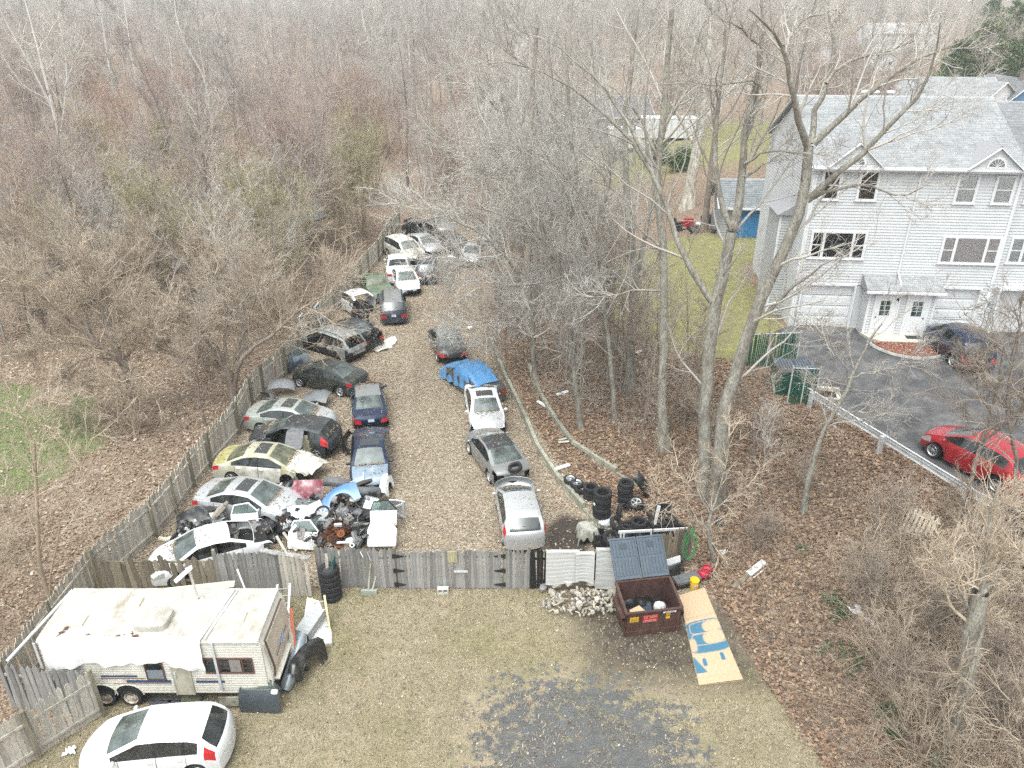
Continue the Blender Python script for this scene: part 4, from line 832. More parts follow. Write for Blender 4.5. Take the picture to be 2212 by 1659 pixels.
 # guardrail, drain, bin enclosure
GALV=mat('galvanised',(0.60,0.62,0.63),0.5,metal=0.25,var=0.15,vscale=3)
g=thing('guardrail','galvanised metal guardrail running along the edge of the parking lot','guardrail',(0,0,0))
RP=[(12.75,31.0),(13.1,30.3),(13.9,28.2),(14.7,26.2),(15.5,24.2),(16.15,22.55),(16.55,21.9)]
prof=[(-.155,0),(-.12,.05),(-.07,.08),(-.03,.02),(.03,.02),(.07,.08),(.12,.05),(.155,0)]
rows=[]
for k,(x,y)in enumerate(RP):
 a=RP[max(k-1,0)];b=RP[min(k+1,len(RP)-1)];d=Vector((b[0]-a[0],b[1]-a[1],0)).normalized();nrm=Vector((d.y,-d.x,0))*-1
 flare=0.0
 rows.append([Vector((x,y,3.62+q))-nrm*(-o)for q,o in prof])
mb=MB();mb.sheet(rows,.012);mb.build('rail',GALV,g,True,angle=60)
mb=MB();mb.tube([r[-1]+Vector((0,0,.01))for r in rows],.028,6);mb.build('rail_lip_glint',TRIMW,g,True)  # top curl of the rail, coloured white for the sky it reflects
for x,y in((13.15,30.15),(14.62,26.4),(16.05,22.75)):
 mb=MB();mb.box((-.08,-.06,-.9),(.08,.06,.80),T(x-.13,y-.05,2.98)@rotz(math.radians(-70)));mb.box((-.07,-.03,.45),(.07,.16,.80),T(x-.06,y-.02,2.98)@rotz(math.radians(-70)));mb.build('post',GALV,g)
for x,y,a in((12.7,31.15,2.0),(16.62,21.75,-1.1)):
 V=[[(x+.28*math.cos(a+q),y+.28*math.sin(a+q),3.62+zz)for zz in(-.2,0,.2)]for q in np.linspace(-1.5,1.5,9)];mb=MB();mb.sheet(V,.015);mb.build('end_terminal',GALV,g,True)
p=gp(1785,851,3.06);dn=thing('storm_drain','square concrete storm drain with a rusty grate behind the guardrail','drain',(p.x,p.y,3.046),math.radians(-12))
mb=MB();mb.box((-.62,-.5,0),(.62,.5,.03));mb.box((-.62,.3,.03),(.62,.5,.16));mb.build('frame',CONC,dn)
RUSTD=mat('rust_dark',(0.075,0.035,0.022),.9,var=.4,vscale=12)
mb=MB();mb.box((-.36,-.34,.031),(.36,.22,.034));mb.build('pit',DARKVOID,dn)
mb=MB();[mb.box((-.36+k*.09,-.34,.036),(-.32+k*.09,.22,.06))for k in range(9)];[mb.box((-.36,-.34+k*.18,.037),(.40,-.31+k*.18,.058))for k in range(4)];mb.build('grate',RUSTD,dn)
GREENF=mat('green_slat',(0.012,0.085,0.055),0.5,var=.25,vscale=6)
def slat_fence(label,a,b,h=1.75,z=2.6):
 t=thing('slatted_fence',label,'fence',(a[0],a[1],0));d=Vector((b[0]-a[0],b[1]-a[1],0));L_=d.length;d.normalize();n=int(L_/.09)
 z0=zgf(*a);mb=MB();mb.box((-.032,-.006,.05),(.032,.006,h));sm=mb.mesh('slat',GREENF)
 for k in range(n):
  q=d*(L_*(k+.5)/n);o=link('slat',sm,t,(q.x,q.y,zgf(a[0]+q.x,a[1]+q.y)),math.atan2(d.y,d.x));o.rotation_euler[1]=random.uniform(-.03,.03)
 for f in(0,.5,1):
  q=d*(L_*f);mb=MB();mb.tube([(q.x,q.y,zgf(a[0]+q.x,a[1]+q.y)-.2),(q.x,q.y,zgf(a[0]+q.x,a[1]+q.y)+h+.1)],.035,8);mb.build('post',GALV,t)
 mb=MB();mb.tube([(0,0,z0+h),(d.x*L_,d.y*L_,zgf(*b)+h)],.022,6);mb.build('top_rail',GALV,t)
 mb=MB()
 for k in range(int(L_/.11)):
  for s in(-1,1):
   q=d*(k*.11);e=d*(min(L_,max(0,k*.11+s*h)));zz=abs(e.length-q.length)if s>0 else abs(q.length-e.length)
   nn=Vector((-d.y,d.x,0))*(-.012);zb=zgf(a[0]+q.x,a[1]+q.y)
   mb.bar(Vector((q.x,q.y,zb+.02))+nn,Vector((e.x,e.y,zb+.02+zz))+nn,.006,.006)
 o=mb.build('chain_link',mat('green_wire',(.05,.16,.10),.5),t);o['kind']='stuff'
A1=gt(1592,795);A2=gt(1718,790);A3=gt(1700,872)
slat_fence('green slatted chain link fence along the back of the bin enclosure',(A1 .x,A1 .y),(A2 .x,A2 .y))
slat_fence('green slatted chain link gate nearest the end of the guardrail',(A3 .x,A3 .y),(A3 .x+1.15,A3 .y-.1))
q=gp(1722,790,4.2);t=thing('refuse_bin','green refuse bin with grey ribbed lids inside the slatted enclosure','bin',(q.x-.1,q.y,3.0),math.radians(-6))
mb=MB();mb.box((-.85,-.7,.0),(.85,.7,1.15));mb.build('body',GREENF,t)
LIDG=mat('lid_slate',(0.10,0.125,0.15),.5,var=.1)
for s in(-1,1):
 mb=MB();mb.box((s*.44-.42,-.72,1.16),(s*.44+.42,.72,1.21));[mb.box((s*.44-.38+k*.13,-.66,1.21),(s*.44-.32+k*.13,.66,1.25))for k in range(6)];mb.build('lid',LIDG,t)
 # picket fences
def woodmat(name,c1,c2,moss=None,v=.22):
 m=mat(name,c1,0.9,col2=c2,mixs=5,mixlo=.42,mixhi=.62,var=.25,vscale=22,bump=.5,bscale=40,objrand=v*1.5,stretch=(1,1,.12));return m
WOOD_GREY=woodmat('weathered_board',(0.315,0.31,0.30),(0.165,0.16,0.15))
WOOD_PALE=woodmat('pale_board',(0.52,0.49,0.43),(0.36,0.33,0.27),v=.14)
WOOD_OLD=woodmat('old_brown_board',(0.27,0.235,0.18),(0.15,0.12,0.085))
WOOD_BURNT=mat('burnt_board',(0.012,0.012,0.012),.95,var=.3,vscale=10)
WOOD_POST=woodmat('post_wood',(0.27,0.245,0.18),(0.16,0.145,0.10))
def picket_mesh(w=.145,h=1.72,t=.02,tip=.10,m=WOOD_GREY,name='picket',flat=False):
 k=[(-w/2,0),(w/2,0),(w/2,h-tip),(w*.32,h-tip*.62),(w*.08,h),(-w*.08,h),(-w*.32,h-tip*.62),(-w/2,h-tip)]
 if flat:k=[(-w/2,0),(w/2,0),(w/2,h),(-w/2,h)]
 mb=MB();mb.prism(k,-t/2,t/2,Matrix(((1,0,0,0),(0,0,-1,0),(0,1,0,0),(0,0,0,1))));return mb.mesh(name,m)
def fence_run(name,label,pts,h=1.72,step=.15,m=WOOD_GREY,cat='fence',group=None,side=1,postm=WOOD_POST,post_at=None,w=.14,rails=(.3,1.35),tops=.03,miss=0.0,jig=.02,lean=.01,maxn=300,near=None,posts=True,flat=False,hs=None,posth=.08,spacing=2.4):
 t=thing(name,label,cat,(pts[0][0],pts[0][1],0),0,group);o0=Vector((pts[0][0],pts[0][1],0))
 ms=[picket_mesh(w*k,h+dh,m=m,flat=flat)for k,dh in((1,0),(.94,.03),(1.04,-.04),(.9,-.01))]
 seg=[(Vector((*pts[i],0)),Vector((*pts[i+1],0)))for i in range(len(pts)-1)];allp=[]
 for a,b in seg:
  L_=(b-a).length;n=max(1,round(L_/step));d=(b-a)/L_
  for k in range(n):allp.append((a+d*(L_*(k+.5)/n),d))
 V=[];F=[]
 for i,(p,d)in enumerate(allp):
  if random.random()<miss:continue
  z=zgf(p.x,p.y)+.03+random.uniform(-tops,tops);rz=math.atan2(d.y,d.x);mm=random.choice(ms);n_=Vector((-d.y,d.x,0))*side
  e=Euler((random.gauss(0,lean),random.gauss(0,jig),rz));
  if i<maxn:
   o=link('picket',mm,t,p-o0+Vector((0,0,z))-n_*.0);o.rotation_euler=e
   if hs is not None:o.scale.z=hs(i/len(allp))
  else:
   M=Matrix.Translation(p-o0+Vector((0,0,z)))@e.to_matrix().to_4x4();k0=len(V)
   V+=[tuple(M@v.co)for v in mm.vertices];F+=[tuple(x+k0 for x in q.vertices)for q in mm.polygons]
 if F:
  mb=MB();mb.v=V;mb.f=F;mb.m=[0]*len(F);o=mb.build('pickets',m,t);o['kind']='stuff'
 for a,b in seg:
  d=(b-a).normalized();nn=Vector((-d.y,d.x,0))*side;L_=(b-a).length;k=max(1,round(L_/spacing))
  for zr in rails:
   for q in range(k):
    p0=a+d*(L_*q/k);p1=a+d*(L_*(q+1)/k);mb=MB();mb.bar(p0-o0+nn*.035+Vector((0,0,zgf(p0 .x,p0 .y)+zr)),p1-o0+nn*.035+Vector((0,0,zgf(p1 .x,p1 .y)+zr+random.uniform(-.03,.03))),.04,.085);mb.build('rail',m,t)
  if posts:
   for q in range(k+1):
    p0=a+d*(L_*q/k)+nn*.09;mb=MB();mb.box((-.05,-.05,-.3),(.05,.05,h+posth),T(*(p0-o0))@rotz(math.atan2(d.y,d.x))@rotx(random.gauss(0,.02))@T(0,0,zgf(p0 .x,p0 .y)));mb.build('post',postm,t)
 return t
LF=[(14.96,0)]
lf_px=[(335,1161),(380,1109),(418,1053),(453,1009.5),(515,938.6),(544,881),(568,854),(616,812),(668,738),(722,676.5),(750.6,645),(762,629),(795,589.6),(817,565.6),(846,513),(862,490)]
lfw=[(gp(*q).x,gp(*q).y)for q in lf_px]
fence_run('picket_fence','long weathered picket fence with inner rails running the whole left side of the yard',[(-14.98,21.9)]+lfw,m=WOOD_PALE,side=-1,step=.155,w=.148,group=None,jig=.03,miss=.012,lean=.02,h=1.75)
fence_run('picket_fence','picket fence strip beside the blind end of the caravan',[(-15.08,16.72),(-14.98,21.85)],m=WOOD_PALE,side=-1,step=.155,h=1.72,lean=.015)
fence_run('picket_fence','short grey picket fence turning the corner in front of the caravan',[(-15.05,16.66),(-12.3,16.38)],m=WOOD_GREY,side=1,step=.155,w=.15,posts=False,h=1.75)
fence_run('picket_fence','pale picket fence with rails showing beside the spotless white hatchback',[(-12.2,16.4),(-13.35,14.95),(-15.4,12.4)],m=WOOD_PALE,side=1,step=.15,h=1.78)
FY=21.9
fence_run('broken_fence','broken brown picket fence with missing boards behind the caravan',[(-14.9,FY),(-10.55,FY+.02)],m=WOOD_OLD,side=1,step=.20,w=.19,miss=.12,jig=.035,lean=.03,h=1.55,hs=lambda f:.86+.14*math.sin(f*37)*math.cos(f*11),rails=(.35,1.2),posts=False)
fence_run('fence_panel','silver grey picket panel tilted between the broken fence and the loose slats',[(-10.5,FY-.12),(-8.05,FY-.10)],m=WOOD_GREY,side=1,step=.14,w=.14,h=1.72,posts=True)
fence_run('fence_panel','loose panel of seven pale slats standing proud of the grey fence',[(-8.12,FY-.42),(-7.12,FY-.42)],m=WOOD_PALE,side=1,step=.145,w=.138,h=1.82,posts=False,rails=(.55,1.5))
fence_run('fence_panel','older grey picket panel behind the stack of six wheels',[(-6.95,FY+.12),(-4.15,FY+.02)],m=WOOD_GREY,side=1,step=.135,w=.135,h=1.75,tops=.05)
def gate(label,x0,x1):
 t=fence_run('gate',label,[(x0,FY),(x1,FY)],m=WOOD_GREY,side=1,step=.112,w=.108,h=1.70,posts=False,tops=.045,jig=.012,cat='gate',group=None,flat=True,rails=(.25,.85,1.45))
 return t
g1=gate('left leaf of the grey board gate with three black strap hinges on its left edge',-4.08,-2.15)
g2=gate('right leaf of the grey board gate with three black strap hinges on its right edge',-2.12,-.38)
def hinge(par,x,z,s):
 mb=MB();mb.prism([(0,-.075),(.06*s,-.075),(.30*s,-.022),(.33*s,0),(.30*s,.022),(.06*s,.075),(0,.075)]if s>0 else[(0,.075),(-.06,.075),(-.30,.022),(-.33,0),(-.30,-.022),(-.06,-.075),(0,-.075)],-.03,-.012,Matrix(((1,0,0,x),(0,0,1,0),(0,1,0,z),(0,0,0,1))));mb.box((x-.09,-.028,z-.10),(x-.01,-.014,z+.10))if s>0 else mb.box((x+.01,-.028,z-.10),(x+.09,-.014,z+.10));mb.build('hinge',BLACKPL,par)
for z in(.22,.85,1.5):hinge(g1,-.06,z,1);hinge(g2,1.80,z,-1)
mb=MB();mb.box((1.8,-.05,1.25),(2.15,-.012,1.72));mb.build('patch_board',woodmat('patch',(.33,.30,.18),(.22,.2,.12)),g1)
mb=MB();mb.box((.05,-.06,.8),(.55,-.015,.86));mb.build('latch',GALV,g2)
fence_run('fence_panel','pointed picket panel right of the gate with a burnt black stretch',[(-.28,FY),(.62,FY)],m=WOOD_GREY,side=1,step=.105,w=.10,h=1.76)
fence_run('fence_panel','charred black boards at the end of the gate fence',[(.66,FY),(1.24,FY)],m=WOOD_BURNT,side=1,step=.115,w=.118,h=1.72,posts=False)
fence_run('fence_panel','brown picket panel sagging behind the hanging ribbed sheets',[(1.3,FY),(3.9,FY+.1)],m=WOOD_OLD,side=1,step=.13,w=.12,h=1.62)
fence_run('fence_panel','mossy brown picket panel with hoses hung at its right end',[(4.2,FY+.25),(6.75,23.45)],m=WOOD_OLD,side=1,step=.12,w=.115,h=1.72)
RIBW=mat('ribbed_sheet',(0.56,0.565,0.55),0.6,col2=(0.34,0.34,0.32),mixs=4,mixlo=.42,mixhi=.7,stretch=(.25,1,9))
for lb,x0,x1,zt_,zb_,y_ in(('broad ribbed white plastic sheet hung over the fence left of its neighbour',1.2,2.38,1.74,.42,FY-.10),('narrow ribbed white sheet between two others on the fence',2.24,2.9,1.70,.52,FY-.15),('torn ribbed white sheet sagging beside the dumpster lids',2.96,3.9,1.84,.20,FY-.12)):
 mb=MB();rows=[]
 for i in range(26):
  f=i/25;z=zt_+(zb_-zt_)*f
  rows.append([(x0+(x1-x0)*u,y_-.10*f-.008*math.sin(i*2.1)-.03*math.sin(u*5+x0),z+.05*math.sin(u*4+x0*3)*f+(.10*math.exp(-((u-.35)/.12)**2)*(1-f)if x0>2.9 else 0))for u in np.linspace(0,1,9)])
 mb.sheet(rows,.012);mb.cur=0;mb.add([rows[0][0],rows[0][8],(x1,y_+.22,zt_-.05),(x0,y_+.22,zt_-.05)],[(0,1,2,3)]);tag(mb.build('plastic_sheet',RIBW,None,True,angle=80),lb,'sheet','ribbed sheets hung on the fence')
 # timber kerb walls
TIMB=woodmat('grey_timber',(0.36,0.36,0.29),(0.24,0.235,0.18))
for lb,Wp,hgt in(('low curved timber wall edging the car row on the right',WALL1,.46),('second timber wall up the leafy slope',WALL2,.36)):
 t=thing('timber_wall',lb,'wall',(0,0,0));L_=Wp[::-1];pts=[]
 ys=np.arange(min(Wp[:,0]),max(Wp[:,0]),2.4)
 for k in range(len(ys)-1):
  for lay in range(2):
   y0=ys[k]+(1.2 if lay else 0);y1=min(y0+2.38,ys[-1])
   if y1-y0<.4:continue
   x0,x1=wx(Wp,y0),wx(Wp,y1);za=zgf(x0-.3,y0);zb=zgf(x1-.3,y1);h2=hgt/2
   mb=MB();mb.bar((x0,y0,za+lay*h2+h2*.5-.02),(x1,y1,zb+lay*h2+h2*.5-.02+random.uniform(-.02,.02)),.17,h2-.012);mb.build('timber',TIMB,t)
   # tyres and wheels
TYG='used tyres stacked behind the fence by the dumpster'
def tyre(label,x,y,z,rot=(0,0,0),r=.33,rim=None,group=TYG,name='tyre',wd=1.0):
 s=r/.32
 if rim is None:
  o=link(name,TYRE_ME,None,(x,y,z));o.rotation_euler=rot;o.scale=(s,s,wd);return tag(o,label,'tyre',group)
 t=thing(name,label,'wheel',(x,y,z),0,group,rot=rot);t.scale=(s,s,wd);link('tyre',TYRE_ME,t);link('rim',rim,t);return t
def cz(x,y,ox=1650,oy=1350,s=4.424):return((ox+x/s)*.7373,(oy+y/s)*.7373)
STK=[('two tyre stack left of the taller stack',(360,325),3,.31,'tyre in the short stack between the single tyre and the labelled stack'),('',(510,390),5,.37,'tyre in the tall stack with white paper labels'),('',(815,275),5,.32,'tyre in the tall stack at the back by the bent black bumper'),('',(990,770),3,.34,'tyre in the stack behind the left dumpster lid'),('',(1215,775),3,.34,'tyre in the stack pierced by the thin black pole'),('',(1390,730),3,.32,'tyre in the stack under the overhanging twigs'),('',(1310,590),2,.33,'tyre in the low stack beside the white board'),('',(1310,920),2,.33,'tyre in the pair directly behind the white rail'),('',(1490,870),2,.33,'tyre in the pair nearest the hose fence'),('',(840,820),2,.31,'tyre in the pair right of the clear plastic bag'),('',(490,935),1,.30,'single tyre lying beside the black crate')]
def add_stack(px,py,n,r,lb,base=None):
 h=.205*r/.32;z=0
 for _ in range(6):p=gp(px,py,z+n*h);z=zgf(p.x,p.y)
 for k in range(n):
  tyre(lb if n==1 else lb,p.x+random.uniform(-.025,.025),p.y+random.uniform(-.025,.025),z+h*(k+.5)+.005,(random.gauss(0,.02),random.gauss(0,.02),random.uniform(0,6)),r,wd=r/.32)
 return p,z+n*h
TOPS=[add_stack(*cz(*q),n,r,lb)for _,q,n,r,lb in STK]
LBL=mat('paper_label',(0.82,0.82,0.80),.7)
pl,zl=TOPS[1]
for a,zz in((-.9,-.12),(-.35,-.10),(-2.6,-.50)):
 mb=MB();mb.box((.0,-.06,-.05),(.008,.06,.05),T(pl.x,pl.y,zl+zz)@rotz(a)@T(.372,0,0));tag(mb.build('paper_label',LBL),'white paper label stuck on the tall tyre stack '+{-.9:'facing the gate',-.35:'facing the dumpster',-2.6:'low on its left side'}[a],'label')
for(q,lb)in(((95,205),'silver alloy wheel lying flat farthest along the timber wall'),((180,258),'silver alloy wheel lying flat next to the empty tyre')):
 p=gp(*cz(*q),.7);tyre(lb,p.x,p.y,zgf(p.x,p.y)+.12,(0,0,random.uniform(0,6)),.29,RIMS[7],'loose alloy wheels by the timber wall','alloy_wheel')
p=gp(*cz(235,340),.6);tyre('single empty tyre with leaves inside beside the alloy wheels',p.x,p.y,zgf(p.x,p.y)+.11,(0,0,0),.31)
p=gp(*cz(945,520),.75);tyre('tyre with silver alloy rim lying on the heap',p.x,p.y,.62,(.35,.1,0),.33,RIMS[5],'loose alloy wheels by the timber wall','alloy_wheel')
for lb,q,z,rot,r in(('tyre standing on edge against the plastic bag',(770,650),.55,(1.25,0,.9),.33),('tilted tyre with dead leaves inside under the alloy wheel',(905,640),.42,(.7,.1,0),.32),('tyre standing upright right of the leaf filled tyre',(1020,650),.48,(1.1,0,-.5),.33),('tyre leaning on the fence with a rag inside',(620,1000),.55,(.95,.1,.25),.33),('narrow tyre tipped against the clear bag',(690,815),.5,(.8,.3,.8),.32),('tyre buried low between the stacks',(800,905),.22,(.2,.1,0),.33),('tyre low in the heap behind the white rail',(1080,960),.3,(.25,0,0),.33),('tyre half hidden behind the right dumpster lid',(900,985),.22,(.1,.1,0),.33)):
 p=gp(*cz(*q),z);tyre(lb,p.x,p.y,max(z-.0,.15),rot,r)
p=gp(718,1286,.1);
for k in range(6):
 zc=.115+k*.213
 if k<5:tyre('tyre in the leaning stack of six before the old grey panel',p.x-.012*k+random.uniform(-.02,.02),p.y+.015*k,zc,(random.gauss(0,.02),-.03,random.uniform(0,6)),.36,None,'leaning stack of wheels by the gate',wd=1.0)
 else:tyre('black steel wheel on top of the leaning stack of six',p.x-.05,p.y+.07,zc,(.02,-.05,0),.36,RIMS[0],'leaning stack of wheels by the gate','steel_wheel')
 # dumpster
BROWN=mat('dumpster_brown',(0.075,0.038,0.030),.6,col2=(0.115,0.075,0.06),mixs=3,mixlo=.5,mixhi=.75,var=.2,vscale=9,stretch=(1,1,.5))
BROWNIN=mat('dumpster_inside',(0.085,0.040,0.033),.8,col2=(0.035,0.02,0.018),mixs=4,mixlo=.4,mixhi=.7)
dfl,dfr=gp(1350,1376,0),gp(1467,1362,0);ux_=(dfr-dfl);DWd=ux_.length;da=math.atan2(ux_.y,ux_.x)
D=thing('dumpster','open brown steel dumpster with both slate lids thrown back','dumpster',(dfl.x,dfl.y,0),da)
DW,DD,DF,DB=max(1.72,DWd),1.32,1.02,1.22
def dbox(name,m,f,par=D):
 mb=MB();f(mb);return mb.build(name,m,par)
def shell(mb):
 t=.03
 for f0,f1 in(((0,0),(DW,0)),):
  pass
 mb.box((0,0,.04),(DW,t,DF));mb.box((0,DD-t,.04),(DW,DD,DB));mb.box((t,t,.04),(DW-t,DD-t,.07))
 for x in(0,DW-t):mb.add([(x,0,.04),(x+t,0,.04),(x+t,DD,.04),(x,DD,.04),(x,0,DF),(x+t,0,DF),(x+t,DD,DB),(x,DD,DB)],[(3,2,1,0),(4,5,6,7),(0,1,5,4),(1,2,6,5),(2,3,7,6),(3,0,4,7)])
dbox('body',BROWN,shell)
dbox('lining',BROWNIN,lambda mb:(mb.box((.035,DD-.04,.075),(DW-.035,DD-.032,DB-.03)),mb.box((.035,.035,.073),(DW-.035,DD-.045,.08)),mb.box((.032,.04,.075),(.038,DD-.04,DF-.02)),mb.box((DW-.038,.04,.075),(DW-.032,DD-.04,DF-.02))))
dbox('rim',BROWN,lambda mb:(mb.box((-.04,-.045,DF-.06),(DW+.04,.04,DF+.012)),mb.bar((-.01,0,DF-.02),(-.01,DD,DB-.02),.09,.075),mb.bar((DW+.01,0,DF-.02),(DW+.01,DD,DB-.02),.09,.075),mb.box((-.04,DD-.04,DB-.05),(DW+.04,DD+.05,DB+.01))))
for x in(.50,1.20):dbox('rib',BROWN,lambda mb:mb.box((x,-.02,.04),(x+.03,-.001,DF-.06)))
for x in(.45,1.2):dbox('rib',BROWN,lambda mb:mb.box((x,DD-.055,.08),(x+.03,DD-.041,DB-.05)))
dbox('skid',BROWN,lambda mb:(mb.box((-.01,-.03,.0),(DW+.01,.02,.22)),mb.box((-.015,0,0),(-.001,DD,.2)),mb.box((DW+.001,0,0),(DW+.015,DD,.2))))
for s,x in((-1,-.14),(1,DW+.005)):dbox('lifting_sleeve',BROWN,lambda mb:(mb.box((x,.10,.52),(x+.135,DD-.15,.55)),mb.box((x,.10,.72),(x+.135,DD-.15,.75)),mb.box((x if s<0 else x+.11,.10,.55),(x+.025 if s<0 else x+.135,DD-.15,.72)),mb.cur==0))
LIDM=mat('dumpster_lid',(0.060,0.085,0.110),.45,var=.12,vscale=3,col2=(0.10,0.125,0.15),mixs=2,mixlo=.5,mixhi=.8)
for k,x0 in enumerate((-.02,DW/2+.01)):
 lw=DW/2;hl=1.42;an=math.radians(42)
 e=link('lid',None,D,(x0,DD+.06,DB+.02));e.rotation_euler=(an,0,0)
 mb=MB();mb.box((0,0,0),(lw,hl,.03));[mb.box((a,b,.03),(c,d,.06))for a,b,c,d in((0,0,lw,.05),(0,hl-.06,lw,hl),(0,.05,.045,hl-.06),(lw-.045,.05,lw,hl-.06))];mb.build('lid_panel',LIDM,e)
 r=MB()
 for q in range(7):
  a=.085+q*(lw-.17)/6.6
  r.box((a,.12,.031),(a+.055,hl*.47,.062));r.box((a,hl*.53,.031),(a+.055,hl-.13,.062))
 ro=r.build('lid_ribs',LIDM,e)
 r=MB();r.box((lw*.35,hl-.40,.063),(lw*.62,hl-.20,.068));r.build('lid_emblem',mat('lid_dark',(.035,.05,.065),.5),e)
for x in(.2,.8,1.0,1.5):dbox('hinge',RUSTD,lambda mb:mb.box((x,DD+.03,DB-.06),(x+.05,DD+.12,DB+.05)))
def plate(name,m,x0,x1,z0,z1,y=-.006,par=D):return dbox(name,m,lambda mb:mb.box((x0,y-.004,z0),(x1,y,z1)),par)
YELS=mat('yellow_sticker',(0.70,0.42,0.03),.6);REDS=mat('red_sticker',(0.42,0.020,0.016),.6);WHS=mat('white_sticker',(0.78,0.78,0.78),.6);INK=mat('dark_ink',(0.03,0.03,0.035),.7);PINKI=mat('pale_pink_ink',(0.72,0.45,0.42),.7)
def text(body,size,m,par,loc,name='lettering',ext=.002,rot=(PI/2,0,0),align='CENTER',bold=0.0,sx=1.0):
 c=bpy.data.curves.new(name,'FONT');c.body=body;c.size=size;c.extrude=ext;c.align_x=align;c.align_y='CENTER';c.offset=bold;c.materials.append(m);c.resolution_u=2
 tmp=bpy.data.objects.new('tmp',c);COL.objects.link(tmp);bpy.context.view_layer.update();me=bpy.data.meshes.new_from_object(tmp.evaluated_get(bpy.context.evaluated_depsgraph_get()));bpy.data.objects.remove(tmp);bpy.data.curves.remove(c)
 o=link(name,me,par,loc);o.rotation_euler=rot;o.scale.x=sx;return o
s1=plate('sticker',YELS,.12,.42,.62,.82);text('CAUTION',.062,INK,s1,(.27,-.013,.745));text('DO NOT PLAY\nON OR AROUND',.03,INK,s1,(.27,-.013,.675))
s2=plate('sticker',REDS,.56,1.08,.56,.84);plate('sticker_border',PINKI,.57,1.07,.825,.832,-.011,s2);plate('sticker_border',PINKI,.57,1.07,.568,.575,-.011,s2)
text('J & J   WASTE',.085,PINKI,s2,(.82,-.013,.755),sx=.85);text('INC.',.03,PINKI,s2,(.82,-.013,.70));text('1-800-213-3067',.075,PINKI,s2,(.82,-.013,.635),sx=.9)
s3=plate('sticker',YELS,1.36,1.50,.62,.88);text('NOTICE',.034,INK,s3,(1.43,-.013,.835));text('NO TIRES\nNO PAINT\nNO OIL',.028,INK,s3,(1.43,-.013,.745))
s4=plate('sticker',WHS,1.24,1.68,.905,.965,-.048);text('TRASH ONLY',.056,INK,s4,(1.46,-.055,.935),bold=.002)
Minv=D.matrix_basis
def din(x,y,z):return Matrix.Translation(Vector((dfl.x,dfl.y,0)))@rotz(da)@Vector((x,y,z))
CARD=mat('cardboard',(0.47,0.335,0.205),.85,var=.08,vscale=2,bump=.15)
mb=MB();mb.box((-.22,-.15,0),(.22,.15,.3));q=din(.42,.22,.60);tag(mb.build('cardboard_box',CARD,None,False,q,da+.4),'cardboard box inside the dumpster at its near left corner','box')
mb=MB();mb.box((-.15,-.02,0),(.15,.14,.22),rotx(-.5));q=din(.85,.3,.62);tag(mb.build('blue_crate',mat('navy_plastic',(.05,.075,.12),.5),None,False,q,da+.3),'small navy plastic case inside the dumpster','case')
mb=MB()
for k in range(3):mb.lathe([(.02,0),(.14,.04),(.17,.16),(.13,.28),(.05,.34),(0,.36)],12,T(k*.05-.05,.03*k,0)@rotx(.2*k-.2))
q=din(1.30,.45,.55);tag(mb.build('rubbish_bag',mat('dirty_white_bag',(.50,.50,.50),.5,var=.4,vscale=10),None,True,q),'knotted pale rubbish bag inside the dumpster','bag')
mb=MB();rows=[[(x*1.0+.4,y,.45+.12*math.sin(x*7+y*4)*math.cos(y*6)+.05*math.sin(x*19))for x in np.linspace(-.35,1.2,14)]for y in np.linspace(.05,1.25,10)];mb.sheet(rows,.03)
q=din(0,0,0);o=mb.build('rubbish_bag',mat('black_bag',(.012,.012,.013),.35),None,True,q,da);tag(o,'spread black rubbish bags filling the dumpster floor','bag')
# cardboard with blue overspray
def card_mat():
 m=bpy.data.materials.new('sprayed_card');m.use_nodes=True;N=m.node_tree.nodes;L=m.node_tree.links;b=N['Principled BSDF'];b.inputs['Roughness'].default_value=.85
 a=N.new('ShaderNodeAttribute');a.attribute_name='col';L.new(a.outputs['Color'],b.inputs['Base Color']);return m
cq=[gp(1467,1288),gp(1521,1271),gp(1605,1471),gp(1510,1482)]
cl=thing('cardboard_sheet','long flattened cardboard sheet marked with blue spray paint beside the dumpster','cardboard',tuple(cq[0]),0)
NU,NV=70,190;U,Vv=np.meshgrid(np.linspace(0,1,NU),np.linspace(0,1,NV))
Pq=[np.array(c)-np.array(cq[0])for c in cq]
G=(Pq[0][None,None]*((1-U)*(1-Vv))[...,None]+Pq[1][None,None]*(U*(1-Vv))[...,None]+Pq[2][None,None]*(U*Vv)[...,None]+Pq[3][None,None]*((1-U)*Vv)[...,None])
G[...,2]=.05+.015*np.sin(Vv*9)*np.sin(U*3)+.02*(np.abs(Vv-.33)<.006)+.04*np.clip(Vv-.93,0,1)*U*8
def blob(u,v,cu,cv,ru,rv,soft,p=4.0):
 d=(np.abs((u-cu)/ru)**p+np.abs((v-cv)/rv)**p)**(1/p);return 1-sstep((d-1)/soft+.5)
B_=blob(U,Vv,.5,.52,.62,.175,.10)
for cu,cv,ru,rv in((.74,.425,.27,.055),(.70,.545,.30,.062)):B_=B_*(1-blob(U,Vv,cu,cv,ru,rv,.22,3))
B_=B_*(1-.85*blob(U,Vv,.08,.60,.10,.07,.4,3))
for cv in(.425,.548):
 ring=np.clip(blob(U,Vv,.55,cv,.48,.066,.05,5)-blob(U,Vv,.55,cv,.455,.056,.05,5),0,1);B_=B_*(1-.75*ring)
B_=np.maximum(B_,blob(U,Vv,.26,.79,.055,.040,.15));B_=np.maximum(B_,blob(U,Vv,.74,.755,.055,.040,.15));B_=np.maximum(B_,np.where(Vv>.72,1-sstep((U-.24*(Vv-.72)/.17)*20),0)*(Vv<.89))
card=np.array([.50,.365,.235]);blue=np.array([.05,.16,.245])
nzv=1+.05*np.sin(U*40+Vv*13)*np.sin(Vv*57)
